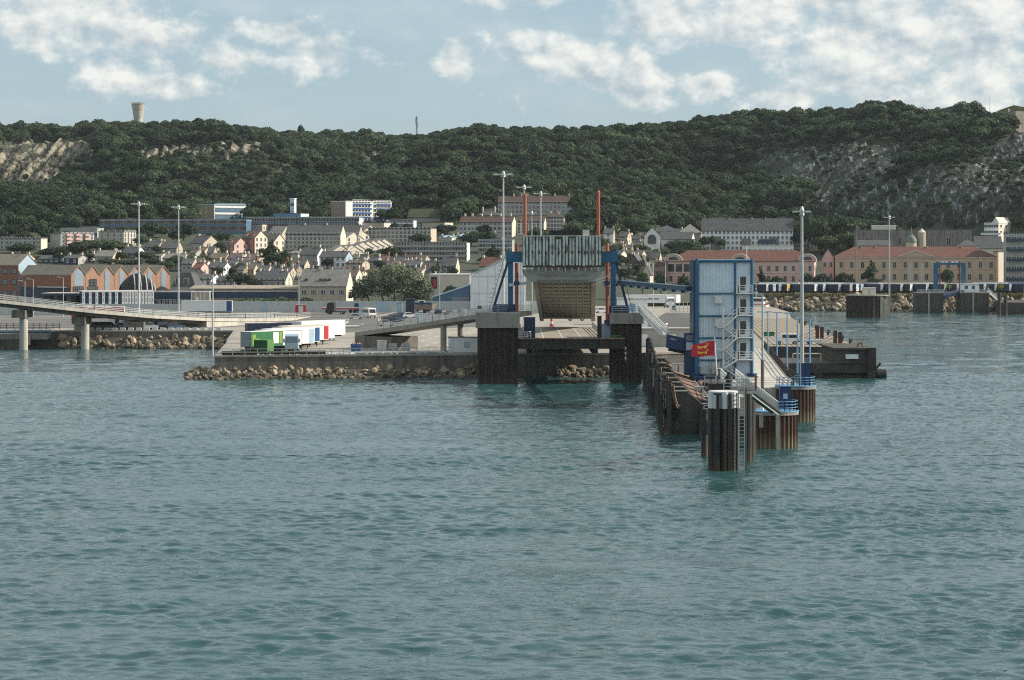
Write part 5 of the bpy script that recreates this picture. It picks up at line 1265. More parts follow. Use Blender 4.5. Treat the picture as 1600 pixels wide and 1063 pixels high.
# yard: white cabin, caravan, boat
T = thing('yard_cabin', 'tall white cabin with dark door in the left yard', 'cabin', gpos(182.5, 514)); MB().box(-1.9, 1.9, 0, 2.4, 0, 3.3).build('wall', M['clad_white'], T); MB().box(-2, 2, -.1, 2.5, 3.3, 3.45).build('roof', M['galv'], T); MB().box(-.4, .5, -.06, -.002, .1, 2.3).build('door', M['steel_dark'], T)
T = thing('caravan', 'small white caravan with dark window beside the low columns', 'caravan', gpos(206, 518)); MB().yprism([(-2, .5), (2, .5), (2.1, 1.4), (1.8, 2.6), (-1.8, 2.7), (-2.1, 1.5)], 0, 2).build('body', M['car_white'], T); MB().box(-.3, 1.1, -.05, -.002, 1.4, 2.1).build('window', M['glass_dark'], T); MB().cyl((0, -.05, .35), (0, .2, .35), .35, n=10).build('wheel', M['rubber'], T)
T = thing('boat_on_trailer', 'small workboat with brown hull and white cabin stored on a trailer', 'boat', (wx(662, 680), 680, 4)); 
MB().add([(-2.6, -1, 1.2), (2.6, -1, 1.2), (3.2, 0, 1.5), (2.6, 1, 1.2), (-2.6, 1, 1.2), (-2.8, -1.3, 2.6), (2.6, -1.3, 2.7), (3.9, 0, 3.0), (2.6, 1.3, 2.7), (-2.8, 1.3, 2.6)], [(4, 3, 2, 1, 0), (0, 1, 6, 5), (1, 2, 7, 6), (2, 3, 8, 7), (3, 4, 9, 8), (4, 0, 5, 9), (5, 6, 7, 8, 9)]).build('hull', M['stone_brown'], T)
MB().box(-1.6, .4, -.8, .8, 2.65, 4.0).build('wheelhouse', M['car_white'], T); MB().box(-1.2, .0, -.84, -.802, 3.2, 3.8).build('window', M['glass_dark'], T); MB().box(-2.6, 2.4, -1.4, -1.25, 2.7, 3.3).build('bulwark', M['blue_dark'], T)
MB().box(-2.2, 2.6, -.4, .4, .7, 1.19).build('cradle', M['steel_dark'], T)
for x in (-.8, .2):
    for y in (-.9, .9): MB().cyl((x, y - .15, .45), (x, y + .15, .45), .45, n=10).build('wheel', M['rubber'], T)
T = thing('navy_container', 'navy container standing beside the stored boat', 'container', (wx(640.5, 684), 684, 4)); MB().box(-1.25, 1.25, 0, 6, .1, 4.2).build('body', M['truck_navy'], T); MB().box(-1.3, 1.3, -.06, 6.05, 4.2, 4.3).build('roof', M['truck_navy'], T)
for x in (-.6, .6): MB().box(x - .55, x + .55, -.08, -.002, .3, 4.0).build('door', M['clad_navy'], T)
T = thing('portable_toilet', 'blue and white portable toilet by the pale fence', 'toilet cabin', (wx(624, 684), 684, 4)); MB().box(-.6, .6, 0, 1.2, 0, 3.2).build('wall', M['blue_pale'], T); MB().box(.605, 1.2, .1, 1.1, 0, 3.0).build('side', M['white'], T); MB().box(-.4, .4, -.05, -.002, .2, 2.8).build('door', M['lightblue'], T)
T = thing('information_kiosk', 'slim blue framed information kiosk near the flatbed wagon', 'kiosk', gpos(557, 489)); MB().box(-.8, .8, 0, .5, 0, 3.0).build('frame', M['blue_pale'], T); MB().box(-.6, .6, -.05, -.002, .5, 2.8).build('panel', M['clad_navy'], T)
T = thing('flatbed_wagon', 'low red flatbed wagon parked along the pale fence', 'trailer', (wx(532, 690), 690, 4)); MB().box(-5.5, 5.5, -1.2, 1.2, 1.0, 1.4).build('bed', M['truck_red'], T); MB().box(-5.4, 5.4, -1.22, -1.1, 1.42, 1.7).build('side_board', M['white'], T)
for x in (-4, -2.8, 3, 4.2):
    for y in (-1.05, 1.05): MB().cyl((x, y - .2, .5), (x, y + .2, .5), .5, n=10).build('wheel', M['rubber'], T)
for i, px in enumerate((505, 585, 600)):
    T = thing('concrete_barrier', 'pale concrete traffic barrier lying on the asphalt yard', 'barrier', gpos(px, 487 + i * 8), R(15 * i), group='concrete barriers on the yard'); MB().xprism([(-.3, 0), (.3, 0), (.12, .5), (.1, .9), (-.1, .9), (-.12, .5)], -1.8, 1.8).build('barrier', M['concrete_pale'], T)
T = thing('dredge_pipe', 'white bent pipe section lying on the pale ground near the parked cars', 'pipe', gpos(545, 513)); MB().path([(-3.4, 0, .35), (2.6, .6, .4), (3.4, .6, .9)], .28, 10).path([(-1.5, 1, .4), (-.8, 1.2, 1.2), (-.2, 1.6, 1.5)], .22, 8).build('pipe', M['white_dirty'], T)
# white block kerb (row of concrete blocks along the ramp and bank)
for i in range(13):
    px = 640 + i * 7.6; o = tag(MB().box(-.55, .55, -.35, .35, 0, .6).box(-.45, .45, -.25, .25, .6, .68).build('kerb_block', M['white_dirty']), 'white painted concrete kerb block lining the ramp road', 'kerb block', 'white kerb blocks by the ramp'); o.location = (wx(px, 566 + i), 566 + i, 4.0)
for i in range(17):
    px = 142 + i * 12.5; Yb = 534.5; o = tag(MB().box(-.6, .6, -.3, .3, 0, .55).box(-.5, .5, -.2, .2, .55, .62).build('kerb_block', M['white_dirty']), 'pale concrete kerb block along the wall above the left stones', 'kerb block', 'kerb blocks above the left stone bank'); o.location = (wx(px, Yb), Yb, 4.0)
# pale fence
T = thing('palisade_fence', 'long pale sheet fence behind the asphalt yard', 'fence', (wx(470, 698), 698, 4))
fm_ = MB().box(-1.12, 1.12, -.04, .04, .1, 3.3).box(-1.2, -1.13, -.09, .09, 0, 3.5).mesh('fence_panel', M['fence_pale']); fb_ = MB().box(-1.12, 1.12, -.04, .04, .1, 3.3).box(-1.2, -1.13, -.09, .09, 0, 3.5).mesh('fence_panel', M['lightblue'])
for k in range(46):
    x = wx(352, 698) + k * 2.32 - T.location.x; inst('fence_panel', fb_ if k in (5, 20, 21, 33) else fm_, T, (x, (k % 3) * .05, 0))
T = thing('palisade_fence', 'pale wall panels seen beneath the harbour viaduct', 'fence', (wx(60, 660), 660, 4))
for k in range(24): inst('fence_panel', fm_, T, (wx(-5, 660) + k * 2.32 - T.location.x, 0, 0))

# van on the planked quay
T = thing('pickup_van', 'white van parked on the planked quay with a low flat trailer behind', 'van', (wx(1229, 447), 447, 4.2), R(180))
MB().yprism([(-2.4, .45), (2.3, .45), (2.35, 1.1), (1.7, 1.3), (1.0, 2.1), (-2.3, 2.1)], -.9, .9).build('body', M['car_white'], T)
for y in (-.91, .91): MB().box(-.3, .9, y - .01, y + .01, 1.3, 1.9).build('side_window', M['glass_dark'], T)
MB().box(-2.0, -.4, .905, .925, 1.3, 1.85).build('rear_window', M['glass_dark'], T)
for x in (-1.5, 1.5):
    for y in (-.8, .8): wheel(T, x, y, .36)
T = thing('flat_trailer', 'low flat pale trailer on the planked quay beside the white van', 'trailer', (wx(1262, 447), 447, 4.2)); MB().box(-2.2, 2.6, -.9, .9, .5, .85).build('bed', M['lightblue'], T); MB().beam((-2.2, 0, .6), (-3.4, 0, .5), .12).build('drawbar', M['steel_dark'], T)
for y in (-.95, .95): MB().cyl((.3, y - .1, .35), (.3, y + .1, .35), .35, n=10).build('wheel', M['rubber'], T)
T = thing('green_crate', 'small dark green crate on the planked quay', 'crate', (wx(1201, 492), 492, 4.2)); MB().box(-1.2, 1.2, -.5, .5, 0, .8).build('body', M['truck_green'], T); MB().box(-1.25, 1.25, -.55, .55, .8, .9).build('lid', M['container_green'], T)
# tug
T = thing('harbour_tug', 'navy tug with white wheelhouse and red trim moored beyond the planked quay', 'tug', (wx(1184, 765), 765, 0), R(-20))
MB().add([(-8, -2.4, -.6), (5, -2.4, -.6), (9, 0, .2), (5, 2.4, -.6), (-8, 2.4, -.6), (-8.4, -3, 2.2), (5, -3.1, 2.7), (10.2, 0, 3.9), (5, 3.1, 2.7), (-8.4, 3, 2.2)], [(4, 3, 2, 1, 0), (0, 1, 6, 5), (1, 2, 7, 6), (2, 3, 8, 7), (3, 4, 9, 8), (4, 0, 5, 9), (5, 6, 7, 8, 9)]).build('hull', M['truck_navy'], T)
MB().box(-3, 3.4, -1.9, 1.9, 2.2, 4.8).build('deckhouse', M['car_white'], T); w_ = MB().box(-1.6, 2.2, -1.5, 1.5, 4.81, 7.2).build('wheelhouse', M['car_white'], T); MB().box(-1.5, 2.1, -1.54, -1.501, 5.8, 6.8).box(2.201, 2.24, -1.4, 1.4, 5.8, 6.8).build('window', M['glass_dark'], w_)
MB().box(-3.2, 3.6, -2.05, 2.05, 4.801, 4.95).build('red_trim', M['truck_red'], T); MB().cyl((-.6, 0, 7.2), (-.6, 0, 12.5), .14, .08, 8).beam((-.6, -1.2, 10), (-.6, 1.2, 10), .1).box(-1, -.2, -.4, .4, 8.2, 9).build('mast', M['galv'], T); MB().cyl((-4.4, 0, 2.3), (-4.4, 0, 6.2), .7, .6, 12).build('funnel', M['truck_red'], T)
for k in range(4):
    ty = MB(); ty.path([(-4 + k * 3 + .5 * math.cos(t), -3.1, 1.6 + .5 * math.sin(t)) for t in np.linspace(0, 6.283, 11)], .2, 6); ty.build('tyre_fender', M['rubber'], T)

# ------------------------------------------------------------------ far right: cells, small linkspan, trailers
x0, x1 = wx(1327, 776), wx(1393, 776); r = (x1 - x0) / 2
T = thing('mooring_cell', 'broad round dark sheet pile cell with weathered timber facing in mid basin', 'sheet pile cell', ((x0 + x1) / 2, 776 + r, 0))
zt = wz(463, 776); MB().prism(corr(ring(0, 0, r, 26), 1.2, .3), -3, zt).build('sheet_piling', M['sheet_dark'], T); MB().prism(ring(0, 0, r + .12, 36), zt, zt + .3).build('cap', M['concrete'], T)
for k in range(8):
    a = -1.05 + k * .13; MB().beam((r * 1.02 * math.cos(a) + .2, r * 1.02 * math.sin(a), -2), (r * 1.02 * math.cos(a) + .2, r * 1.02 * math.sin(a), zt - .2 - (k % 3) * .4), .7, .4).build('timber', M['timber_pale'], T)
T2 = thing('cell_hut', 'small pale hut on top of the broad round cell', 'hut', ((x0 + x1) / 2, 776 + r, zt + .3)); MB().box(-1.5, 2.8, -1.2, 1.2, 0, 2.4).build('wall', M['cream_white'], T2); MB().box(-1.6, 2.9, -1.3, 1.3, 2.4, 2.55).build('roof', M['white'], T2); MB().box(.2, .9, -1.25, -1.202, 0, 1.9).build('door', M['galv'], T2)
for (p0, p1, lab) in ((1433, 1474, 'dark concrete pier under the left leg of the small blue portal'), (1501, 1545, 'dark concrete pier with white cabin beside the small blue portal')):
    Yp = 845; a0, a1 = wx(p0, Yp), wx(p1, Yp); T = thing('portal_pier', lab, 'pier', ((a0 + a1) / 2, Yp, 0)); zt = wz(457, Yp)
    wbuild(MB().box(a0, a1, Yp, Yp + 9, -3, zt - .4), 'body', M['wet_concrete'], T); wbuild(MB().box(a0 - .2, a1 + .2, Yp - .2, Yp + 9.2, zt - .398, zt), 'cap', M['concrete'], T); wbuild(MB().box(a0 + (a1 - a0) * .42, a0 + (a1 - a0) * .47, Yp - .3, Yp - .02, -2, zt - .4), 'fender', M['timber_pale'], T)
    rr = MB(); rail(rr, [(a0, Yp, zt), (a1, Yp, zt)], r=.05); wbuild(rr, 'railing', M['white_dirty'], T)
Yp = 850; zt = wz(457, 845); T = thing('blue_portal', 'small blue portal frame with white lamps over the far linkspan', 'portal', (wx(1493, Yp), Yp, zt)); zz1 = wz(414, Yp)
for (p0, p1) in ((1459.5, 1466), (1503, 1509)): wbuild(MB().box(wx(p0, Yp), wx(p1, Yp), Yp, Yp + 1.5, zt, zz1), 'leg', M['blue'], T)
wbuild(MB().box(wx(1459.5, Yp), wx(1509, Yp), Yp + .2, Yp + 1.2, zz1, zz1 + .7), 'crossbeam', M['blue'], T)
for p in (1469, 1499.5): wbuild(MB().cyl((wx(p, Yp), Yp + .7, zt), (wx(p, Yp), Yp + .7, zz1), .22, n=8), 'lifting_rod', M['orange_red'], T)
for p in (1473, 1479, 1489, 1495): wbuild(MB().box(wx(p - 1.6, Yp), wx(p + 1.6, Yp), Yp, Yp + .5, zz1 + .72, zz1 + 1.5), 'lamp', M['white'], T)
T = thing('far_link_ramp', 'short dark ramp sloping between the piers of the small blue portal', 'ramp', (wx(1488, 850), 850, 5)); wbuild(MB().beam((wx(1470, 848), 848, wz(464, 848)), (wx(1503, 850), 850, wz(455, 850)), 6, 1.1), 'deck', M['blue_dark'], T)
wbuild(MB().box(wx(1470, 848), wx(1502, 848), 850.5, 851, wz(458, 848), wz(456, 848)), 'edge_rail', M['galv'], T)
T = thing('portal_cabin', 'white control cabin with two square windows on the far pier', 'cabin', (wx(1516, 847), 847, zt)); wbuild(MB().box(wx(1502, 847), wx(1530, 847), 847, 850, zt, zt + 3.0), 'wall', M['clad_white'], T); wbuild(MB().box(wx(1501, 847), wx(1531, 847), 846.8, 850.2, zt + 3.0, zt + 3.2), 'roof', M['white'], T)
for p in (1510, 1521): wbuild(MB().box(wx(p - 2.2, 847), wx(p + 2.2, 847), 846.9, 846.998, zt + 1.2, zt + 2.4), 'window', M['glass_dark'], T)
struct(MB().prism([(wx(1560, 822), 822), (330, 822), (330, 871), (wx(1556, 871), 871)], -3, wz(473, 822)).build('dark_quay', M['wet_concrete']))
T = thing('mooring_pile', 'lone dark pile in front of the dark quay by the sloping gangway', 'pile', (wx(1561, 815), 815, 0)); MB().cyl((0, 0, -3), (0, 0, wz(457, 815)), .6, n=10).build('shaft', M['tar'], T); MB().cyl((0, 0, wz(457, 815)), (0, 0, wz(457, 815) + .2), .45, n=10).build('cap', M['steel_dark'], T)
T = thing('mooring_pile', 'short dark pile at the edge of the dark quay', 'pile', (wx(1571, 820), 820, 0)); MB().cyl((0, 0, -3), (0, 0, wz(463, 820)), .7, n=10).build('shaft', M['tar'], T); MB().cyl((0, 0, wz(463, 820)), (0, 0, wz(463, 820) + .2), .5, n=10).build('cap', M['steel_dark'], T)
T = thing('shore_gangway', 'pale sloping gangway between the far pier and the shore', 'gangway', (wx(1552, 855), 855, 4)); wbuild(MB().beam((wx(1543, 856), 856, wz(455, 856)), (wx(1560, 850), 850, wz(470, 850)), 1.2, .2), 'deck', M['galv'], T); rr = MB(); rail(rr, [(wx(1543, 856), 855.4, wz(455, 856)), (wx(1560, 850), 849.4, wz(470, 850))], r=.06); wbuild(rr, 'railing', M['galv_pale'], T)

# front row of dark trailers on the right shore
ends = [1602, 1579, 1556, 1539, 1514, 1497, 1477, 1449, 1424, 1409, 1378, 1347, 1340, 1330, 1312, 1288, 1275, 1232, 1219, 1210, 1200]
al = R(35); prevX = prevY = None; wht = {1556, 1449, 1477, 1514}
for i, px in enumerate(ends):
    Y = 889.0
    if prevX is not None:
        Y = prevY
        for _ in range(60):
            X = wx(px, Y); d = .574 * (prevX - X) + .819 * (prevY - Y)
            if d < 3.0: Y -= .1
            elif d > 3.4 and Y < 893: Y += .1
            else: break
        Y = max(Y, 882.5)
    X = wx(px, Y); prevX, prevY = X, Y
    # tail (x=0) is the lit right hand end: heading points back to the left
    lab = {1579: 'navy trailer with yellow lettering, second from the dark quay end', 1497: 'navy trailer with big yellow letters behind the small blue portal', 1232: 'navy trailer with yellow and blue patched doors', 1449: 'navy trailer with red and white striped corner'}.get(px, 'navy curtain trailer with silver doors in the row above the stone bank')
    T = trailer((X, Y, 6.0), math.pi - al, 'truck_navy', lab, endm=('truck_white', 'galv', 'truck_grey', 'lightblue')[i % 4] if px != 1232 else 'yellow', roofm='truck_white' if px < 1500 else 'lightblue', front='truck_navy', group='navy trailers above the stone bank' if 'curtain' in lab else None)
    # the camera side is local +y here
    if px in (1579, 1497): inst('lettering', text_mesh('PF', 2.6, M['yellow_green']), T, (3.4, 1.29, 2.55), rot=(R(90), 0, math.pi))
    if px in (1288, 1556): inst('lettering', text_mesh('AF' if px == 1556 else 'D', 2.2, M['yellow_green' if px == 1556 else 'galv']), T, (3.6, 1.29, 2.55), rot=(R(90), 0, math.pi))
    g = random.Random(i)
    for k in range(5):
        y = g.choice((-.7, .0, .65)); MB().box(-.075, -.034, y - .28, y + .28, 1.5 + k * .45, 1.75 + k * .45).build('door_sticker', M[g.choice(('truck_blue', 'truck_grey', 'truck_navy', 'lightblue'))], T)
for i, (px, m, ln) in enumerate(((1186, 'truck_white', 9), (1203, 'lightblue', 11), (1222, 'truck_white', 12), (1262, 'truck_white', 13.6), (1318, 'truck_blue', 13.6), (1372, 'render_pink', 12), (1420, 'truck_white', 13.6), (1520, 'truck_white', 13.6), (1562, 'truck_blue', 13.6))):
    trailer((wx(px, 903 + i % 3), 903 + i % 3, 6.0), R(3 * (i % 3) - 3), m, 'trailer with pale roof standing in the rear row behind the navy trailers', group='rear row of trailers before the pink and orange buildings', roofm='truck_white', length=ln, h=3.2)
# ------------------------------------------------------------------ the town
_wm = {}
FOOT = []; NAMED = []
def win_mesh(w, h, fm='frame_white', pm='glass_dark', bars=1):
    k = (round(w, 2), round(h, 2), fm, pm, bars)
    if k in _wm: return _wm[k]
    b = MB(); t = .09
    b.box(-w/2, w/2, -.02, .01, 0, h, 1)
    for (x0, x1, z0, z1) in ((-w/2 - t, -w/2 + t * .2, -t, h + t), (w/2 - t * .2, w/2 + t, -t, h + t), (-w/2, w/2, h - t * .2, h + t), (-w/2 - .1, w/2 + .1, -.14, .02)): b.box(x0, x1, -.10, .01, z0, z1, 0)
    for i in range(bars): x = -w/2 + w * (i + 1) / (bars + 1); b.box(x - .04, x + .04, -.07, -.021, .02, h - .02, 0)
    _wm[k] = b.mesh('window', [M[fm], M[pm]]); return _wm[k]
class Bld: pass
CUTS = (' beside', ' behind', ' below', ' above', ' with', ' in ', ' left', ' right', ' among', ' under', ' at ', ' by ', ' near ', ' between', ' of ', ' on ', ' and ', ' stepping', ' touching', ' joining', ' highest', ' partly', ' seen', ' rising', ' lit ', ' ending', ' stepping', ',')
def short(lab):
    k = min([lab.find(c, 6) for c in CUTS if lab.find(c, 6) > 0] + [len(lab)]); return ' '.join(lab[:k].split()[:6])
def beside(what, px, py, Y):
    c = [n for n in NAMED if n[6] is None]
    if not c: return what
    n = min(c, key=lambda n: abs(n[1] - px) + 1.6 * abs(n[2] - py)); ov = n[4] - 2 < px < n[5] + 2
    rel = 'beside' if not ov else ('in front of' if Y < n[3] - 3 else 'behind' if Y > n[3] + 3 else 'beside')
    return f'{what} {rel} the {short(n[0])}'
def solve_len(C, dirv, px_t, lo=.5, hi=400.0):
    f = lambda t: 800 + (C[0] + dirv[0] * t) * F / (C[1] + dirv[1] * t) - px_t
    s0 = f(lo)
    for _ in range(60):
        mid = (lo + hi) / 2
        if (f(mid) > 0) == (s0 > 0): lo = mid
        else: hi = mid
    return (lo + hi) / 2
def bld(name, label, cat, pl, pc, pr, base, eave, ridge=None, roof='flat', wall='render_grey', side=None, rm='slate', th=20, rows=2, cols=4, srows=None, scols=0, ww=1.1, wh=1.5,
        fm='frame_white', pm='glass_dark', bars=1, depth=None, chim=(), dorm=0, Y=None, group=None, win0=.9, over=.35, smat=None, nowin=False, chm='cream', near=False):
    if near: label = beside(label, (pl + pr) / 2, (base + eave) / 2, Y or y_for(pc, base)); group = 'town houses: ' + label
    Y = Y or y_for(pc, base); th = R(th); C = (wx(pc, Y), Y); zb = wz(base, Y)
    ex = (math.cos(th), -math.sin(th)); ey = (math.sin(th), math.cos(th))
    w = solve_len(C, (-ex[0], -ex[1]), pl); d = depth or (solve_len(C, ey, pr) if pr > pc + 1.5 else 9.0); d = min(d, 60)
    h = wz(eave, Y) - zb; hr = (wz(ridge, Y + (d / 2 if roof in ('gx', 'hip') else 0)) - zb) if ridge else h
    T = thing(name, label, cat, (C[0], C[1], zb), -th, group); FOOT.append((C[0], C[1], ex[0], ex[1], w, d, pl, max(pc, pr))); NAMED.append((label, (pl + max(pc, pr)) / 2, (base + eave) / 2, Y, pl, max(pc, pr), group))
    B = Bld(); B.T = T; B.w = w; B.d = d; B.h = h; B.hr = hr
    wb = MB(); sm = M[side or wall]
    if roof == 'gy':
        wb.yprism([(-w, -4), (0, -4), (0, h), (-w/2, hr - .05), (-w, h)], 0, d)
    elif roof == 'gx':
        wb.xprism([(0, -4), (d, -4), (d, h), (d/2, hr - .05), (0, h)], -w, 0)
    else: wb.box(-w, 0, 0, d, -4, h)
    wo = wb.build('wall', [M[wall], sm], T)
    if side:  # right side: its own cladding on some, sunlight painted paler on others
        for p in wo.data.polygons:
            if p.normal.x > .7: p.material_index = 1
    rb = MB(); o = over
    if roof == 'flat':
        rb.box(-w - .15, .15, -.15, d + .15, h + .002, h + .32)
    elif roof == 'gx':
        sl = (hr - h) / (d / 2); t = .22
        for sgn in (0, 1):
            y0, y1 = (-o, d/2) if sgn == 0 else (d + o, d/2); z0 = h - o * sl
            rb.xprism([(y0, z0 + .02), (y1, hr + .02), (y1, hr + t), (y0, z0 + t)], -w - .2, .2)
    elif roof == 'gy':
        sl = (hr - h) / (w / 2); t = .22
        for sgn in (0, 1):
            x0, x1 = (-w - o, -w/2) if sgn == 0 else (o, -w/2); z0 = h - o * sl
            rb.yprism([(x0, z0 + .02), (x1, hr + .02), (x1, hr + t), (x0, z0 + t)], -.25, d + .25)
    elif roof == 'hip':
        k = min(d / 2, w / 2) ; r0, r1 = -w + k, -k
        if r1 <= r0: r0 = r1 = -w/2
        v = [(-w - o, -o, h), (o, -o, h), (o, d + o, h), (-w - o, d + o, h), (r0, d/2, hr), (r1 + .01, d/2, hr), (-w - o, -o, h - .2), (o, -o, h - .2), (o, d + o, h - .2), (-w - o, d + o, h - .2)]
        rb.add(v, [(0, 1, 5, 4), (1, 2, 5), (2, 3, 4, 5), (3, 0, 4), (6, 7, 1, 0), (7, 8, 2, 1), (8, 9, 3, 2), (9, 6, 0, 3), (9, 8, 7, 6)])
    elif roof == 'mansard':
        i_ = (hr - h) * .45; v = [(-w - .2, -.2, h), (.2, -.2, h), (.2, d + .2, h), (-w - .2, d + .2, h), (-w + i_, i_, hr), (-i_, i_, hr), (-i_, d - i_, hr), (-w + i_, d - i_, hr)]
        rb.add(v, [(0, 1, 5, 4), (1, 2, 6, 5), (2, 3, 7, 6), (3, 0, 4, 7), (4, 5, 6, 7), (3, 2, 1, 0)])
    ro = rb.build('roof', M[rm], T) if rb.v else None
    if not nowin:
        me = win_mesh(ww, wh, fm, pm, bars); st = h / max(rows, 1)
        for r_ in range(rows):
            for c in range(cols):
                inst('window', me, T, (-w + w * (c + .5) / cols, 0, win0 + st * r_))
        for r_ in range(srows if srows is not None else rows):
            for c in range(scols): inst('window', me, T, (0, d * (c + .5) / scols, win0 + st * r_), rz=R(90))
    for (t, hh) in chim:
        if roof == 'gy': x, y = -w/2 + .0, d * t
        elif roof == 'gx': x, y = -w * (1 - t), d/2
        else: x, y = -w * (1 - t), d * .45
        zc = hr if roof not in ('hip',) else hr - .6
        c = MB().box(x - .32, x + .32, y - .55, y + .55, zc - 1.2, zc + hh * .8).build('chimney', M[chm], T)
        MB().cyl((x, y - .25, zc + hh * .8), (x, y - .25, zc + hh * .8 + .35), .13, n=6).cyl((x, y + .25, zc + hh * .8), (x, y + .25, zc + hh * .8 + .35), .13, n=6).build('chimney_pot', M['tile_red'], c)
    for k in range(dorm):
        x = -w + w * (k + .5) / dorm; y0 = d * .08; z0 = h + (hr - h) * .12
        dm = MB().box(x - .7, x + .7, y0, y0 + 1.8, z0, z0 + 1.5).build('dormer', M[wall if roof != 'mansard' else 'frame_white'], T); MB().box(x - .85, x + .85, y0 - .15, y0 + 1.9, z0 + 1.5, z0 + 1.65).build('dormer_roof', M[rm], dm); inst('window', win_mesh(.8, 1.0, fm, pm, 1), T, (x, y0, z0 + .25))
    return B
def add_box(B, name, x0, x1, y0, y1, z0, z1, m): return MB().box(x0, x1, y0, y1, z0, z1).build(name, M[m], B.T)

# --- upper terraces and the school bars
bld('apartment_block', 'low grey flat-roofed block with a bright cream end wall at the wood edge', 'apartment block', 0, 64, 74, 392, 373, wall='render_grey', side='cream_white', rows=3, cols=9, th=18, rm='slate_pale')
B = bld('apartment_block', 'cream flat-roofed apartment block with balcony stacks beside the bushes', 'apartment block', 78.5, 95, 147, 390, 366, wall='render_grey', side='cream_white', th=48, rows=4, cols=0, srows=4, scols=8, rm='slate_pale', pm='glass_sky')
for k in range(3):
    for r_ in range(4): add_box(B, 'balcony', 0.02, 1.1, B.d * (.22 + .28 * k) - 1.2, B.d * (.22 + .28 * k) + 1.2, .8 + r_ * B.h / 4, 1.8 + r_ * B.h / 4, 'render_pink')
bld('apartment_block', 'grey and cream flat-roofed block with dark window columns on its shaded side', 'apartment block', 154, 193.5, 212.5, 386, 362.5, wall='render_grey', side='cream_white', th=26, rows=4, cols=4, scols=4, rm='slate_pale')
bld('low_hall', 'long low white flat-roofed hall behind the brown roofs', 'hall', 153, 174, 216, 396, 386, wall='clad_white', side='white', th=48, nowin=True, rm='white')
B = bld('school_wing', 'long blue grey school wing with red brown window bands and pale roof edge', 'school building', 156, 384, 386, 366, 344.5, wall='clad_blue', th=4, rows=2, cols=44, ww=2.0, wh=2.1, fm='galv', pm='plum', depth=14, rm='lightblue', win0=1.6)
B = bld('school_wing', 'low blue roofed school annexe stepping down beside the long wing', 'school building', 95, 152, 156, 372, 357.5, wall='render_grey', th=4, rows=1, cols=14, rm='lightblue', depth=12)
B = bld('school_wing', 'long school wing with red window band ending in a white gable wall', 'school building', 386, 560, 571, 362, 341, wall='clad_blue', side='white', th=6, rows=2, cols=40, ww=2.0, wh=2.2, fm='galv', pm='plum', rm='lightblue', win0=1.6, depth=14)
B = bld('school_block', 'five storey school block with brown gable and blue white glazed front', 'school building', 310, 334.5, 384, 346, 320, wall='stone_brown', side='panel_blue_white', th=46, rows=4, cols=1, ww=1.0, srows=0, rm='lightblue')
for r_ in range(5):
    add_box(B, 'glazing_band', .02, .12, .6, B.d - .6, B.h * r_ / 5 + 1.2, B.h * r_ / 5 + 2.5, 'glass_sky'); add_box(B, 'spandrel_band', .02, .15, .4, B.d - .4, B.h * r_ / 5 + .2, B.h * r_ / 5 + 1.1, 'clad_blue' if r_ % 2 else 'white')
B = bld('school_block', 'white six storey school block with blue bands and brown gable', 'school building', 517, 540, 612, 349, 315, wall='stone_brown', side='white', th=46, rows=4, cols=1, srows=0, rm='white')
for r_ in range(5):
    z0 = B.h * r_ / 5
    add_box(B, 'spandrel_band', .02, .14, B.d * .16, B.d * .56, z0 + .4, z0 + 1.2, 'truck_blue'); add_box(B, 'spandrel_band', .02, .14, B.d * .66, B.d - .5, z0 + .4, z0 + 1.2, 'truck_blue')
    for c in range(15):
        if c in (0, 1, 8): continue
        inst('window', win_mesh(1.7, 1.6, 'white', 'glass_dark', 1), B.T, (0, B.d * (c + .9) / 15.8, z0 + 1.5), rz=R(90))
B = bld('school_tower', 'slim pale chimney tower rising from the school roofs', 'tower', 453, 460, 463, 352, 311, wall='lightblue', side='white', th=30, nowin=True, rm='white', Y=1096); add_box(B, 'slot_band', -B.w + .3, -.3, -.06, -.005, B.h - 3.4, B.h - 2.0, 'glass_dark')
bld('school_pavilion', 'low blue grey pavilion around the foot of the slim tower', 'school building', 428, 470, 481, 352, 334, wall='clad_blue', side='white', th=20, rows=1, cols=6, ww=1.6, wh=2, depth=9, Y=1092)
bld('low_block', 'small beige flat-roofed block in front of the school wing, lit on one end', 'block', 378, 410, 426, 362, 351, wall='render_grey', side='cream_white', th=26, rows=1, cols=4, scols=3, pm='render_red')
bld('low_block', 'beige flat-roofed block with red windows beside the white school gable', 'block', 566, 600, 613, 362, 348.5, wall='render_beige', side='cream_white', th=24, rows=1, cols=0, scols=3, pm='render_red')
bld('low_block', 'white glazed low pavilion behind small round trees', 'block', 608, 646, 650, 358, 344.5, wall='white', side='white', th=8, rows=2, cols=10, pm='glass_sky', depth=8)
bld('low_block', 'long beige low block with a bright end, left of the chimneyed terrace', 'block', 660, 695, 708, 361, 348, wall='render_beige', side='cream_white', th=24, rows=1, cols=5)
bld('barn', 'dark green roofed barn at the foot of the wood', 'barn', 637, 688, 690, 346, 340, 327, roof='gx', wall='render_grey', rm='hill_soil', th=4, nowin=True, depth=16)
bld('apartment_block', 'long grey four storey block with a cream end behind the pale tree', 'apartment block', 575, 673, 682, 382, 357.5, wall='render_grey', side='cream', th=16, rows=4, cols=16, rm='slate')
bld('apartment_block', 'long slate roofed block with alternate beige and pink bays', 'apartment block', 446, 532, 536, 392, 366, 352, roof='gx', wall='render_beige', side='cream_white', rm='slate', th=6, rows=4, cols=14, depth=13, chim=((.3, 1), (.7, 1)), ww=.9)
bld('apartment_block', 'shorter slate roofed block touching the long beige and pink one', 'apartment block', 534, 560, 563, 385, 366, 352, roof='gx', wall='render_beige', rm='slate', th=6, rows=3, cols=4, depth=13)
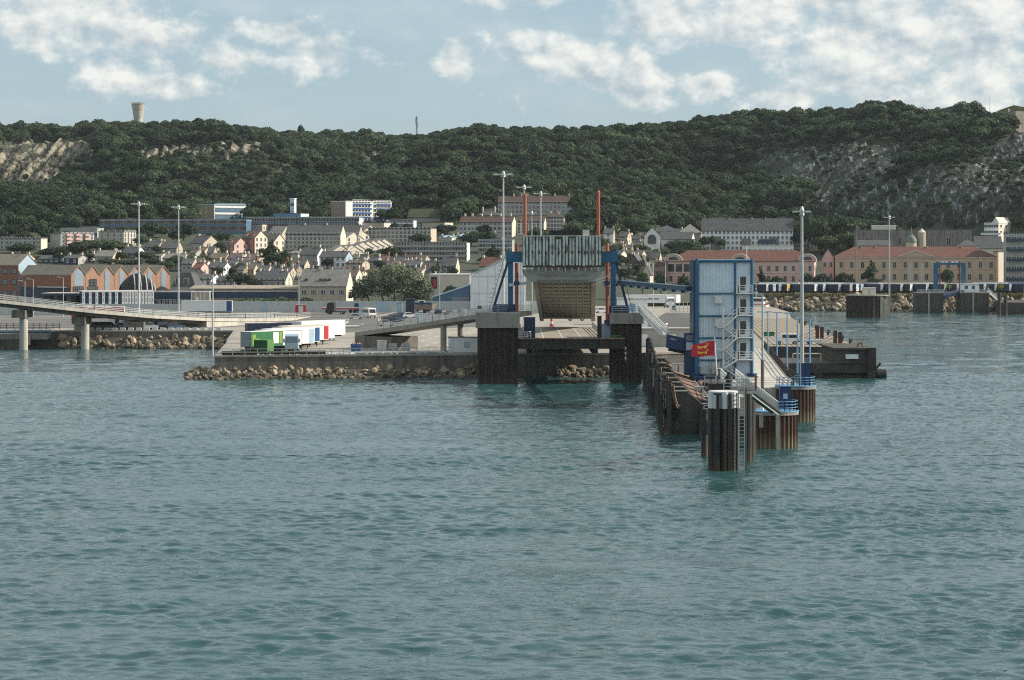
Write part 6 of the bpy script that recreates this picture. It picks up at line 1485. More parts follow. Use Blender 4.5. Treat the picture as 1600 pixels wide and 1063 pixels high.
B = bld('apartment_block', 'long grey balcony building with white rounded balcony ends', 'apartment block', 619, 728, 735, 410, 380, wall='render_beige', side='white', th=6, rows=4, cols=22, ww=1.8, depth=13, rm='slate_pale')
for r_ in range(4): add_box(B, 'balcony', -B.w, .6, -1.0, -.02, B.h * r_ / 4 + .2, B.h * r_ / 4 + 1.0, 'render_grey')
ch6 = tuple((t, 1.6) for t in (.06, .2, .38, .55, .74, .93))
bld('terrace_block', 'long grey terrace with red brown roof and six white chimneys', 'apartment block', 718, 800, 807, 371, 347.5, 338, roof='gx', wall='render_grey', side='cream_white', rm='tile_brown', th=10, rows=3, cols=14, depth=12, chim=ch6, chm='cream_white')
bld('terrace_block', 'long grey terrace with brown roof highest against the wood', 'apartment block', 778, 897, 902, 336, 316, 306.5, roof='gx', wall='render_grey', side='cream_white', rm='tile_brown', th=4, rows=3, cols=18, depth=12, chim=ch6 + ((.3, 1.6),), chm='cream_white')
bld('terrace_block', 'grey terrace with stepped brown roofs partly hidden by the ramp', 'apartment block', 808, 850, 853, 368, 347, 338, roof='gx', wall='cream_white', rm='tile_brown', th=6, rows=4, cols=7, depth=12)
bld('terrace_block', 'bluish grey terrace wing with brown hipped roof beside a big round tree', 'apartment block', 850, 880, 883, 364, 340, 331, roof='hip', wall='render_grey', rm='tile_brown', th=6, rows=4, cols=6, depth=12, chim=((.3, 1.2), (.7, 1.2)), chm='cream_white')
bld('villa', 'cream villa with dark hipped roof and two white chimneys above the terrace', 'house', 745, 780, 785, 345, 336.5, 327, roof='hip', wall='cream_white', rm='slate', th=8, rows=1, cols=4, depth=11, chim=((.2, 2.2), (.75, 2.4)), chm='cream_white')
bld('low_block', 'pale long low building with flat grey roof right of the balcony building', 'block', 747, 800, 803, 397, 376, wall='render_grey', th=6, rows=3, cols=12, depth=10, rm='lightblue')
# --- pink and red terrace houses
bld('terrace_house', 'pink and white gabled terrace house with dormers above the low street', 'house', 377, 398, 411, 398, 372, 361, roof='gx', wall='render_red', side='cream_white', rm='slate_brown', th=30, rows=3, cols=2, scols=3, dorm=2, depth=9)
bld('terrace_house', 'red walled gabled house with brown roof left of the pink one', 'house', 350, 366, 381, 400, 383, 372, roof='gx', wall='render_red', side='render_pink', rm='slate_brown', th=32, rows=2, cols=2, scols=2, dorm=1, depth=9)
bld('terrace_house', 'slate roofed cream house right of the pink terrace', 'house', 408, 428, 440, 394, 378, 366, roof='gx', wall='render_beige', side='cream_white', rm='slate_brown', th=28, rows=2, cols=3, scols=2, depth=9)
bld('terrace_house', 'tall slate roofed house below the small beige block', 'house', 420, 440, 447, 386, 366, 354, roof='gx', wall='render_grey', side='cream', rm='slate_pale', th=22, rows=3, cols=3, scols=1, depth=9)
bld('gabled_house', 'cream gabled house with dark slate roof left of the red walled house', 'house', 297, 318, 331, 394, 380, 368.5, roof='gx', wall='render_grey', side='cream', rm='slate', th=34, rows=1, cols=3, scols=1, depth=10, chim=((.1, 1),))
# --- stepped row of pale gables
steps = [(547, 565, 575, 379, 364, 352.5), (532, 551, 562, 383, 371, 361), (520, 538, 549, 387, 374, 363.5)]
for i, (a, b_, c_, ba, ea, ri) in enumerate(steps):
    bld('stepped_house', ('tallest' if i == 0 else 'middle' if i == 1 else 'lowest') + ' of three pale gabled houses stepping down the slope', 'house', a, b_, c_, ba, ea, ri, roof='gx', wall='render_grey', side='cream_white', rm='slate_pale', th=40, rows=2, cols=1, scols=2, depth=12, group=None)
for i in range(9):
    a = 511 + i * 8.6; yb = 398 - abs(i - 1) * 1.2 if i > 3 else 400 - i * .5
    bld('row_house', 'small pale roofed row house with cream front in the stepped row', 'house', a, a + 9, a + 17, yb, yb - 7.5, yb - 16, roof='gx', wall='render_grey', side='cream_white', rm='slate_pale', th=48, rows=1, cols=0, scols=2, depth=9, group='row houses with pale roofs below the stepped gables', ww=.8, wh=1.1)

# --- loose houses: px left, corner, right, base, eave, ridge, roof type, wall, side colour paled for sunlight, roof, label
hs = [
 (327,352,358,414,404,396,'gx','render_beige','cream_white','slate_brown','long low beige house with brown roof below the red walled house'),
 (356,378,384,414,404,396,'gx','render_grey','cream_white','slate_brown','long low house with brown roof and white chimney below the pink terrace'),
 (380,396,402,413,404,397,'gx','cream','cream_white','slate_brown','low cream house beside the dark evergreen'),
 (283,300,309,425,413,404,'gx','render_grey','cream_white','slate','dark slate house left of the white gable among the chimneys'),
 (326,349,356,433,419,410,'gx','render_grey','clad_white','slate','dark slate house with one white gable edge among the chimneys'),
 (300,312,320,431,420,411,'gx','render_beige','render_pink','tile_red','small house with a red tiled patch of roof by the yard'),
 (388,402,408,428,418,411,'gx','render_grey','cream_white','slate','small slate house with bright chimney left of the beige street'),
 (404,418,424,436,424,415,'gx','render_grey','cream_white','slate','slate house with two cream chimneys near the dark evergreen'),
 (420,436,441,442,428,419,'gx','render_grey','cream','slate','slate house with broad dark roof by the low long building'),
 (436,452,459,440,427,417,'gx','render_beige','cream_white','slate','slate house with tall cream chimney beside the beige house'),
 (300,330,338,449,437,429,'gx','clad_white','clad_white','slate','low dark roofed house with pale front behind the long low building'),
 (338,366,372,452,440,432,'gx','render_grey','clad_white','slate','low slate roofed house behind the bush above the yard'),
 (398,446,462,450,438,424,'gx','render_grey','cream_white','slate','broad black roofed building behind the long low one'),
 (450,466,472,403,396,391,'hip','cream_white','cream_white','slate_pale','small white house with hipped grey roof right of the evergreen'),
 (468,496,501,416,398,387,'gx','render_grey','clad_white','slate','dark slate house with two slim white chimneys above the beige house'),
 (499,540,544,420,402,393,'gx','clad_white','lightblue','slate','long dark roofed house with pale blue upper front above the beige house'),
 (544,558,571,412,403,396,'hip','lightblue','cream_white','slate_brown','small pale blue house with hipped brown roof below the row houses'),
 (566,592,600,412,405,398,'gx','render_beige','cream','slate_brown','low brown roofed houses right of the pale blue house'),
 (540,566,572,424,412,407,'gx','render_beige','cream','slate_brown','brown roofed building with wide roof left of the pale tree'),
 (546,556,563,450,432,420,'gx','render_grey','cream_white','slate_brown','narrow dormered house beside the beige house'),
 (658,676,694,430,420,408,'gx','slate_brown','cream_white','slate','grey gabled house with red chimney above the white shop'),
 (690,712,738,430,416,401,'gx','slate_brown','cream_white','slate','tall dark gabled house with tan front above the white shop'),
 (632,655,662,428,416,407,'gx','render_beige','cream','slate','slate house behind the crown of the pale tree'),
 (749,780,787,425,416,403,'gx','render_beige','cream','tile_red','house with a bright red tiled roof behind the white hall'),
 (588,600,606,409,402,397,'gx','cream_white','cream_white','slate_pale','small cream house at the end of the row houses'),
 (686,706,712,376,371,367,'hip','cream_white','white','lightblue','small pale hipped roof house among the trees'),
 (712,730,736,374,369,365,'hip','cream_white','white','lightblue','second small pale hipped roof house among the trees, under the terrace'),
 (770,784,790,379,372,364,'gx','render_beige','cream_white','slate','small gabled house below the six chimney terrace'),
 (943,958,966,380,365,357,'gx','clad_white','cream_white','slate','white house beside the little church spire'),
 (966,980,985,382,370,362,'gx','render_beige','cream','slate','pale house right of the little church spire'),
 (968,980,984,394,386,378,'hip','cream_white','cream_white','slate','white low house below the little church'),
 (984,1000,1006,386,373,366,'hip','render_grey','clad_white','slate','grey house with bay front left of the arched gable building'),
 (950,975,982,400,392,385,'gx','render_beige','cream','slate','dark roofed house above the chimneyed gables'),
 (980,1000,1008,432,412,398,'gy','slate_brown','cream_white','slate','tall narrow gable with cream chimney behind the walkway'),
 (998,1012,1018,436,418,404,'gy','slate_brown','cream_white','slate','narrow gable with cream chimney beside the grey roofed house'),
 (1003,1016,1023,442,428,414,'gy','cream_white','cream_white','slate','small white gable house in front of the red house'),
 (1000,1030,1042,412,404,393,'gx','render_grey','cream','slate','long dark roofed house left of the pink building'),
 (1022,1040,1044,440,424,408,'gx','render_red','render_red','tile_brown','red walled house with brown roof beside the pink building'),
 (1230,1262,1268,390,384,378,'gx','cream','cream','slate','small house with grey roof behind the pink building roof'),
 (1262,1276,1286,392,382,375,'gy','cream','cream','slate_pale','small cream gable house behind the annex roof'),
 (1040,1064,1070,372,364,358,'gx','cream_white','cream_white','slate','pale slate roofed house beside the arched gable building'),
 (10,40,48,413,404,398,'gx','slate_brown','cream','slate_brown','brown roofed house behind the red brick hall'),
 (60,92,98,412,405,400,'gx','clad_navy','clad_navy','slate','low black roofed shed behind the brick hall'),
 (100,122,128,414,404,399,'gx','clad_navy','render_grey','slate','low dark shed with pale end behind the saw-toothed roof'),
 (120,142,150,408,402,397,'gx','render_beige','cream_white','slate_pale','small hipped cottage among bushes behind the saw-toothed hall'),
 (148,176,192,412,401,392,'gx','render_grey','cream','slate_pale','wide grey roofed house above the saw-toothed hall'),
 (190,212,220,404,396,386,'gx','slate_brown','clad_white','slate','steep dark roofed house right of the white low hall'),
 (222,252,258,408,400,396,'gx','clad_white','cream','slate_pale','long grey roofed cottage above the gables'),
 (226,246,252,396,386,377,'gx','render_grey','cream_white','slate','dark roofed house with cream gable under the school wing'),
 (250,276,284,398,388,378,'gx','render_grey','cream_white','slate','long dark slate roofed house under the school wing'),
 (254,284,290,414,404,397,'gx','render_beige','cream','slate_pale','grey roofed cottage left of the round bush'),
]
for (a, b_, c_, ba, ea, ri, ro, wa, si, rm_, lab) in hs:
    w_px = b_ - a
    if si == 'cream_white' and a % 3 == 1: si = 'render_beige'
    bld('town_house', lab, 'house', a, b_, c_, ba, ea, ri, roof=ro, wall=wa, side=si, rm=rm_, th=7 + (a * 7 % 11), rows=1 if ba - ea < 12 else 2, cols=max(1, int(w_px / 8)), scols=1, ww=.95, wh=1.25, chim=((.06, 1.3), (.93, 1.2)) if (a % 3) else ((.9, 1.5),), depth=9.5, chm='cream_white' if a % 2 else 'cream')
# extra chimneyed roofs filling the old quarter
g = random.Random(21); k = 0
for row, (py, x0, x1) in enumerate(((404, 296, 330), (418, 360, 400), (424, 300, 330), (424, 356, 470), (432, 370, 466), (438, 474, 560), (418, 560, 660), (424, 596, 660), (434, 600, 672), (398, 960, 1000), (410, 960, 1000))):
    x = x0
    while x < x1:
        w_ = g.uniform(11, 17); t = g.choice(('slate', 'slate', 'slate_brown')); wl = g.choice(('render_grey', 'render_beige', 'cream'))
        nm = {'slate': 'dark slate', 'slate_brown': 'brown slate'}[t]; wn_ = {'render_grey': 'grey', 'render_beige': 'beige', 'cream': 'cream'}[wl]
        lab = f'{wn_} town house with {nm} roof'
        by = py + g.uniform(-2, 3)
        bld('town_house', lab, 'house', x, x + w_ * .8, x + w_ * 1.15, by, by - g.uniform(8, 11), by - g.uniform(15, 19), roof='gx', wall=wl, side=g.choice(('cream_white', 'cream', 'render_beige', 'render_grey', 'stone_brown')), rm=t, th=g.uniform(6, 20), rows=1, cols=2, scols=1, ww=.9, wh=1.2, depth=8.5, chim=((.92, 1.5),) if g.random() < .6 else ((.1, 1.3),), chm=g.choice(('cream', 'render_beige', 'brick_red', 'render_grey')), near=True)
        x += w_ * g.uniform(.95, 1.3); k += 1

# --- front row of the town
B = bld('brick_hall', 'red brick hall with grey roof and pale blue gable by the viaduct', 'hall', -28, 29, 58, 466, 414, 398, roof='gx', wall='brick_red', side='lightblue', rm='fibro', th=34, rows=3, cols=4, ww=2.2, wh=1.5, fm='steel_dark', pm='glass_sky', Y=770)
# saw-toothed brick hall: zigzag lit side
Y = 745; th = R(48); C = (wx(111, Y), Y); zb = 4.0; T = thing('sawtooth_hall', 'orange brick hall with seven saw-toothed gables and a dark glazed front', 'hall', (C[0], C[1], zb), -th)
ex = (math.cos(th), -math.sin(th)); ey = (math.sin(th), math.cos(th)); w = solve_len(C, (-ex[0], -ex[1]), 33); d = solve_len(C, ey, 266); n_ = 7; pk = d / n_
zv, zp = wz(431, Y) - zb, wz(416.5, Y) - zb
MB().box(-w, -.3, 0, d, -1, zv - .05).build('wall', M['brick_red'], T)
for k in range(n_):
    y0, y1 = k * pk, (k + 1) * pk; hz = zp * (1 - .0 * k)
    MB().add([(-.3, y0 + .05, -1), (-.3, y1 - .05, -1), (-.3, y1 - .05, zv), (-.3, (y0 + y1) / 2, hz), (-.3, y0 + .05, zv), (0, y0 + .05, -1), (0, y1 - .05, -1), (0, y1 - .05, zv), (0, (y0 + y1) / 2, hz), (0, y0 + .05, zv)],
             [(0, 1, 2, 3, 4), (9, 8, 7, 6, 5), (5, 6, 1, 0), (6, 7, 2, 1), (7, 8, 3, 2), (8, 9, 4, 3), (9, 5, 0, 4)]).build('gable', M['brick_orange'], T)
    for (ya, yb) in ((y0, (y0 + y1) / 2), (y1, (y0 + y1) / 2)):
        MB().xprism([(ya, zv + .03), (yb, hz + .03), (yb, hz + .3), (ya, zv + .3)], -w - .2, .25).build('roof_slope', M['fibro'], T)
    ym = (y0 + y1) / 2
    if k < 2:
        for (z0, z1, hw) in ((1.0, 3.0, pk * .34), (5.2, 7.0, pk * .34)) + (((7.4, 9.3, pk * .24),) if k else ()):
            f_ = MB().box(.02, .1, ym - hw, ym + hw, z0, z1).build('window', M['glass_sky'], T); fr = MB()
            for q in range(6): fr.beam((.13, ym - hw + q * hw * .4, z0), (.13, ym - hw + q * hw * .4, z1), .14)
            for z in (z0, (z0 + z1) / 2, z1): fr.beam((.13, ym - hw, z), (.13, ym + hw, z), .14)
            fr.build('frame', M['steel_dark'], f_)
        if k == 0: MB().add([(.05, ym - pk * .28, 7.2), (.05, ym + pk * .3, 7.2), (.05, ym + pk * .3, zv + 1.2), (.05, ym, hz - .8), (.05, ym - pk * .28, zv + 1.2)], [(0, 1, 2, 3, 4)]).build('blue_panel', M['gable_blue'], T)
    else: MB().box(.02, .12, ym - pk * .16, ym + pk * .16, .6, zv + 1.4).build('tall_window', M['gable_blue'], T)
MB().box(-w + .2, -.6, -.12, -.02, .2, zv * .62).build('glazed_front', M['clad_navy'], T)
for k in range(9): MB().box(-w + .2 + k * (w - .8) / 8.2, -w + .35 + k * (w - .8) / 8.2, -.2, -.121, .2, zv * .62).build('mullion', M['brick_red'], T)
MB().box(-w * .62, -w * .05, -.9, -.2, zv * .62, zv * .66).build('canopy', M['galv'], T)
# low modern strip
B = bld('glazed_pavilion', 'low black glazed pavilion with thin pale roof behind the viaduct', 'pavilion', 66, 129, 131, 481, 459.5, wall='clad_navy', th=3, rows=1, cols=9, ww=3.0, wh=2.6, fm='steel_dark', Y=716, depth=12, rm='concrete_pale')
B = bld('white_frame_building', 'low modern building of white frames and dark windows behind the viaduct', 'building', 128, 241, 243, 485, 456, wall='clad_navy', th=-14, rows=0, cols=0, Y=712, depth=14, rm='concrete_pale', nowin=True)
cw = B.w / 22
for k in range(22):
    if k % 2 == 0 or k > 12:
        x = -B.w + cw * k
        p = MB().box(x + .1, x + cw - .1, -.25, -.02, .2, B.h - .1).build('white_bay', M['white'], B.T)
        for (z0, z1) in ((B.h * .12, B.h * .36), (B.h * .46, B.h * .68), (B.h * .76, B.h * .92)): MB().box(x + .45, x + cw - .45, -.29, -.251, z0, z1).build('pane', M['glass_dark'], p)
MB().box(-B.w, 0, -.3, -.02, B.h - .08, B.h + .3).build('fascia', M['white'], B.T)
B = bld('mansard_house', 'slate mansard house with white dormers beside the tall mast', 'house', 268, 305, 311, 470, 448, 426, roof='mansard', wall='render_grey', rm='slate', th=8, rows=1, cols=5, Y=760, depth=10)
for px_ in (-.75, -.4): inst('window', win_mesh(1.3, 1.7, 'frame_white', 'glass_dark', 1), B.T, (B.w * px_, .35, B.h + .9))
bld('dark_shed', 'black boarded shed with glazed front left of the long low hall', 'shed', 241, 298, 300, 484, 457, wall='clad_navy', th=3, rows=1, cols=10, ww=1.6, wh=2.2, Y=728, depth=9, rm='concrete_pale')
bld('long_low_hall', 'long low beige hall with dark fascia and pale flat roof behind the fence', 'hall', 297, 466, 468, 484, 452, 447, roof='gx', wall='render_beige', rm='fibro', th=3, rows=0, cols=0, Y=732, depth=16, nowin=True)
T = thing('dark_fascia', 'long dark fascia canopy along the front of the long low hall', 'canopy', (wx(390, 729), 729, 4)); MB().box(-16, 15, 0, 1.0, 3.6, 5.6).build('fascia', M['clad_navy'], T); MB().box(-16.1, 15.1, -.1, 1.0, 5.6, 5.75).build('coping', M['concrete_pale'], T)
T = thing('white_kiosk', 'white framed striped kiosk behind the white trailer', 'kiosk', (wx(313, 720), 720, 4)); MB().box(-2.8, 2.8, 0, 3, 0, 5.6).build('wall', M['render_beige'], T)
for k in range(5): MB().box(-2.9 + k * 1.4, -2.65 + k * 1.4, -.12, -.002, 0, 5.7).build('white_post', M['white'], T)
MB().box(-2.95, 2.95, -.15, 3.1, 5.6, 5.85).build('roof', M['white'], T); MB().box(-1.3, -.4, -.16, -.122, 2.2, 4.2).build('poster', M['white'], T)
B = bld('beige_house', 'beige two storey house with big slate roof behind the pale fence', 'house', 468, 541, 546, 484, 447, 422, roof='gx', wall='render_beige', side='cream_white', rm='slate_pale', th=8, rows=2, cols=5, ww=1.5, wh=1.5, Y=726, depth=11, chim=((.38, .8),), bars=2)
for x in (-.88, -.57, -.48, -.39): MB().box(B.w * x - .5, B.w * x + .5, 1.4, 1.8, B.h + 1.6, B.h + 2.3).build('skylight', M['glass_dark'], B.T)
# curved black and silver bow
T = thing('curved_bow_roof', 'curved black shell with silver ribs in front of the brick gables', 'sculpted roof', (wx(213, 738), 738, 4))
def bow(u, v):   # u along, v over the arch
    a = math.pi * v; x = -5.4 + 10.6 * u; hgt = 6.6 * math.sin(math.pi * min(1, .12 + .88 * u)) ** .8
    return (x + 1.2 * math.cos(a), 2.2 - 2.6 * math.cos(a), -1.0 + (6.6 + hgt * .72) * math.sin(a) + 2.2 * u)
b = MB(); nu, nv = 14, 12; b.add([bow(i / nu, j / nv) for i in range(nu + 1) for j in range(nv + 1)], [(i * (nv + 1) + j, (i + 1) * (nv + 1) + j, (i + 1) * (nv + 1) + j + 1, i * (nv + 1) + j + 1) for i in range(nu) for j in range(nv)]); b.build('shell', M['tar'], T, smooth=True)
for u in (.38, .56, .74, .90, 1.0):
    q = MB(); q.path([Vector(bow(u, j / 12)) + Vector((0, -.05, .1)) for j in range(13)], .22, 6); q.build('silver_rib', M['galv_pale'], T)
# shop, blue shed, white hall
B = bld('white_shop', 'white flat-roofed shop with a red sign beside the pale tree', 'shop', 671, 734, 736, 462, 430, wall='cream_white', th=3, rows=0, cols=0, nowin=True, Y=800, depth=20, rm='white')
add_box(B, 'sign_board', -B.w + .6, -B.w + 2.6, -.3, -.02, B.h * .35, B.h * .92, 'steel_dark'); add_box(B, 'red_sign', -B.w + 1.2, -B.w + 2.4, -.4, -.301, B.h * .4, B.h * .8, 'truck_red')
Y = 700; T = thing('blue_shed', 'blue clad shed with slanting roof and roller door', 'shed', (wx(677, Y), Y, 4)); w = wx(734, Y) - wx(677, Y)
MB().yprism([(0, -1), (w, -1), (w, wz(446.5, Y) - 4), (0, wz(465, Y) - 4)], 0, 24).build('wall', M['clad_blue'], T)
MB().yprism([(-.3, wz(465, Y) - 4.08), (w - .05, wz(446.5, Y) - 4 + .02), (w - .05, wz(446.5, Y) - 3.75), (-.3, wz(465, Y) - 3.85)], -.2, 24).build('roof', M['lightblue'], T)
MB().box(w * .52, w - .2, -.08, -.002, .2, wz(464, Y) - 4).build('roller_door', M['truck_grey'], T)
for k in range(14): MB().box(w * .52 + .1, w - .3, -.1, -.081, .4 + k * .34, .44 + k * .34).build('door_slat', M['truck_grey'], T)
Y = 696; T = thing('white_hall', 'tall white clad hall with sloping roof behind the lifting frame', 'hall', (wx(735, Y), Y, 4)); w = wx(822, Y) - wx(735, Y)
MB().yprism([(0, -1), (w, -1), (w, wz(412, Y) - 4), (w * .66, wz(404, Y) - 4), (0, wz(431, Y) - 4)], 0, 40).build('wall', M['clad_white'], T)
MB().yprism([(-.3, wz(431, Y) - 4), (w * .66, wz(404, Y) - 3.98), (w * .66, wz(404, Y) - 3.6), (-.3, wz(431, Y) - 3.65)], -.3, 40).yprism([(w * .66, wz(404, Y) - 3.98), (w + .3, wz(412, Y) - 4), (w + .3, wz(412, Y) - 3.65), (w * .66, wz(404, Y) - 3.6)], -.3, 40).build('roof', M['lightblue'], T)
for x in np.linspace(.15, .9, 6): MB().box(w * x - .04, w * x + .04, -.06, -.002, 0, wz(431, Y) - 4 + (wz(404, Y) - wz(431, Y)) * min(1, x / .66) - .4).build('panel_joint', M['fence_pale'], T)
for z in (wz(458, Y) - 4, wz(432, Y) - 4): MB().box(.2, w - .1, -.08, -.002, z - .05, z + .05).build('panel_joint', M['galv'], T)
MB().box(w * .13, w * .2, -.08, -.002, 1.0, 2.0).build('vent', M['steel_dark'], T)
# --- right bank: chapel, white block, pink and orange barracks
bld('arched_gable_building', 'white gabled building with big arched window', 'building', 1007, 1031, 1034, 389, 368, 355.5, roof='gy', wall='clad_white', rm='slate_pale', th=4, rows=0, cols=0, nowin=True, depth=20, Y=1075)
Ya = 1074.7; q = MB(); xc_ = wx(1018.5, Ya); n_ = 14
q.add([(xc_ + 1.9 * math.cos(t), Ya, wz(373, Ya) + 1.9 * math.sin(t)) for t in np.linspace(0, math.pi, n_)] + [(xc_ - 1.9, Ya, wz(381, Ya)), (xc_ + 1.9, Ya, wz(381, Ya))], [tuple(range(n_ + 2))])
arch_owner = [o for o in COL.objects if o.name.startswith('arched_gable_building')][0]
o = q.build('arched_window', M['glass_dark'], None); o.parent = arch_owner; bpy.context.view_layer.update(); o.matrix_parent_inverse = arch_owner.matrix_world.inverted()
bld('hipped_wing', 'long low slate hipped wing joining the arched gable to the white block', 'building', 1030, 1080, 1096, 390, 374, 363, roof='gx', wall='render_grey', side='cream_white', rm='slate', th=12, rows=1, cols=9, depth=14, Y=1080)
bld('hipped_wing', 'slate hipped roof rising behind the arched gable', 'building', 1020, 1062, 1066, 376, 362, 352, roof='hip', wall='render_grey', rm='slate', th=6, rows=1, cols=4, depth=16, Y=1115)
bld('hipped_wing', 'tall slate hipped roof beside the white residential block', 'building', 1060, 1095, 1100, 384, 364, 350, roof='hip', wall='render_grey', rm='slate_pale', th=6, rows=1, cols=5, depth=18, Y=1108)
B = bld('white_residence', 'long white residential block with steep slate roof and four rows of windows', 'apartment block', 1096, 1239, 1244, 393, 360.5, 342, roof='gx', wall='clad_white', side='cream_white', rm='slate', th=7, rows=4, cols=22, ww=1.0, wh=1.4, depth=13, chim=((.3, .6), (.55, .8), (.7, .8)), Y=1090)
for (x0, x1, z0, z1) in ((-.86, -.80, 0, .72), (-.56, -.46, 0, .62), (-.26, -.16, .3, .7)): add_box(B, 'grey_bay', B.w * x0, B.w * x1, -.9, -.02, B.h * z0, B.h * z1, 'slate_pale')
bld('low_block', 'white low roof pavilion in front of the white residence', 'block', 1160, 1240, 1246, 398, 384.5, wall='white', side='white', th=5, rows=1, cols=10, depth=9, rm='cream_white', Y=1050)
bld('low_block', 'dark glazed box on the white low pavilion', 'block', 1185, 1212, 1216, 390, 375, wall='clad_navy', th=4, rows=1, cols=4, depth=6, rm='slate', Y=1062)
B = bld('pink_barracks', 'long pink two storey barracks with red hipped roof and arched gables', 'barracks', 1042, 1272, 1290, 459, 408, 391, roof='hip', wall='render_pink', side='render_pink', rm='tile_red', th=11, rows=0, cols=0, nowin=True, Y=930, depth=16)
for r_ in range(3):
    for c in range(18):
        if r_ == 2 and c < 4: inst('window', win_mesh(2.6, 3.2, 'stone_trim', 'glass_dark', 0), B.T, (-B.w + B.w * (c + .5) / 18, 0, B.h * .66))
        else: inst('window', win_mesh(1.25, 2.3, 'stone_trim', 'glass_dark', 1), B.T, (-B.w + B.w * (c + .5) / 18, 0, B.h * (.05, .36, .68)[r_]))
    for c in range(3): inst('window', win_mesh(1.25, 2.3, 'stone_trim', 'glass_sky', 1), B.T, (0, B.d * (c + .5) / 3, B.h * (.05, .36, .68)[r_]), rz=R(90))
for z in (.32, .64, .97): MB().box(-B.w - .12, .12, -.16, -.02, B.h * z - .18, B.h * z).build('string_course', M['stone_trim'], B.T)
for x in (-.955, -.50, -.045):
    xx = B.w * x; wv = 2.9; pts = [(xx + wv * 1.25 * math.cos(t), B.h + 2.6 * math.sin(t)) for t in np.linspace(0, math.pi, 14)]
    gbl = MB().yprism([(xx - wv * 1.25, B.h - .3)] + pts[::-1] + [(xx + wv * 1.25, B.h - .3)], -.3, 2.5).build('arched_gable', M['render_pink'], B.T)
    q = MB(); q.path([(a_, -.32, b_ + .15) for a_, b_ in pts], .28, 6); q.build('arch_trim', M['stone_trim'], gbl)
    p2 = [(xx + wv * .72 * math.cos(t), B.h + .35 + 1.4 * math.sin(t)) for t in np.linspace(0, math.pi, 10)]; MB().add([(a_, -.34, b_) for a_, b_ in p2], [tuple(range(10))]).build('lunette', M['glass_dark'], gbl)
bld('barracks_annex', 'pale pink annex with orange brown roof between the pink and orange barracks', 'barracks', 1284, 1303, 1326, 457, 404, 389, roof='gy', wall='render_pink', side='cream', rm='tile_red', th=8, rows=3, cols=2, ww=1.2, wh=2.2, Y=945, depth=22)
B = bld('orange_barracks', 'long orange ochre barracks with red hipped roof and small central pediment', 'barracks', 1306, 1557, 1563, 458, 401.5, 385.5, roof='hip', wall='render_orange', side='render_orange', rm='tile_red', th=4, rows=0, cols=0, nowin=True, Y=935, depth=16, chim=((.17, .9), (.26, .9), (.58, .9), (.8, .9)))
for r_ in range(3):
    for c in range(15):
        if c in (6, 8): pass
        inst('window', win_mesh(1.4, 2.5, 'stone_trim', 'glass_dark', 1), B.T, (-B.w + B.w * (c + .5) / 15, 0, B.h * (.05, .36, .69)[r_]))
for z in (.66, .88): MB().box(-B.w - .1, .1, -.14, -.02, B.h * z - .12, B.h * z).build('string_course', M['stone_trim'], B.T)
MB().box(-B.w - .3, .3, -.3, -.02, B.h - .5, B.h - .01).build('cornice', M['stone_trim'], B.T)
xm_ = -B.w * .5; MB().yprism([(xm_ - 7, B.h), (xm_ + 7, B.h), (xm_, B.h + 2.4)], -.6, 3).build('pediment', M['render_orange'], B.T); MB().beam((xm_ - 7.2, -.6, B.h + .1), (xm_, -.6, B.h + 2.6), .5, .35).beam((xm_ + 7.2, -.6, B.h + .1), (xm_, -.6, B.h + 2.6), .5, .35).build('pediment_trim', M['stone_trim'], B.T)
for x in (-.535, -.465): MB().box(B.w * x - 1.0, B.w * x + 1.0, -.12, -.02, B.h * .3, B.h * .8).build('panel_recess', M['cream'], B.T)
bld('white_tenement', 'narrow bright white tenement beside the orange barracks', 'apartment block', 1552, 1560, 1574, 440, 394, wall='cream', side='cream_white', th=46, rows=0, cols=0, nowin=True, Y=948, rm='slate')
B = bld('balcony_apartments', 'grey apartment block with dark balcony bands at the edge of the trailer park', 'apartment block', 1572, 1640, 1650, 458, 365, wall='render_grey', th=8, rows=6, cols=8, ww=2.2, wh=1.8, Y=925, depth=14, rm='slate')
for r_ in range(6): add_box(B, 'balcony', -B.w + .1, -B.w + 7.0, -1.6, -.02, B.h * r_ / 6 + .8, B.h * r_ / 6 + 1.8, 'clad_navy'); add_box(B, 'balcony', -B.w + 9, -.5, -1.4, -.02, B.h * r_ / 6 + .8, B.h * r_ / 6 + 1.7, 'render_grey')
# grey fortress-like hall, dome, villa, fort
B = bld('grey_station_hall', 'long grey windowless hall with buttresses below the cliff', 'hall', 1338, 1518, 1524, 402, 360, wall='stone_fort', th=5, rows=1, cols=0, Y=1060, depth=22, rm='slate_pale', nowin=True)
for k in range(19): add_box(B, 'buttress', -B.w + .6 + k * (B.w - 1.6) / 18, -B.w + 1.2 + k * (B.w - 1.6) / 18, -.5, -.02, 0, B.h - .6, 'stone_fort')
for k in range(7): inst('window', win_mesh(1.6, 3.4, 'stone_trim', 'glass_dark', 1), B.T, (-B.w * (.06 + .14 * k), 0, B.h * .45))
bld('low_block', 'white roof pavilion on top of the grey hall', 'block', 1362, 1400, 1406, 360, 353, wall='cream_white', side='white', th=8, rows=0, cols=0, nowin=True, Y=1075, depth=10, rm='white')
bld('town_house', 'grey slate roofed house behind the red roof of the orange barracks', 'house', 1340, 1392, 1398, 398, 384, 376, roof='gx', wall='render_grey', rm='slate', th=6, rows=1, cols=6, depth=10, Y=1010)
bld('town_house', 'dark hipped roof house left of the balcony apartments', 'house', 1498, 1528, 1534, 400, 384, 374, roof='hip', wall='cream_white', rm='slate', th=6, rows=1, cols=4, depth=11, Y=1000)
bld('town_house', 'long dark roofed house right of the hipped one under the villa', 'house', 1524, 1566, 1572, 404, 388, 370, roof='gx', wall='cream_white', rm='slate', th=6, rows=1, cols=5, depth=12, Y=1000)
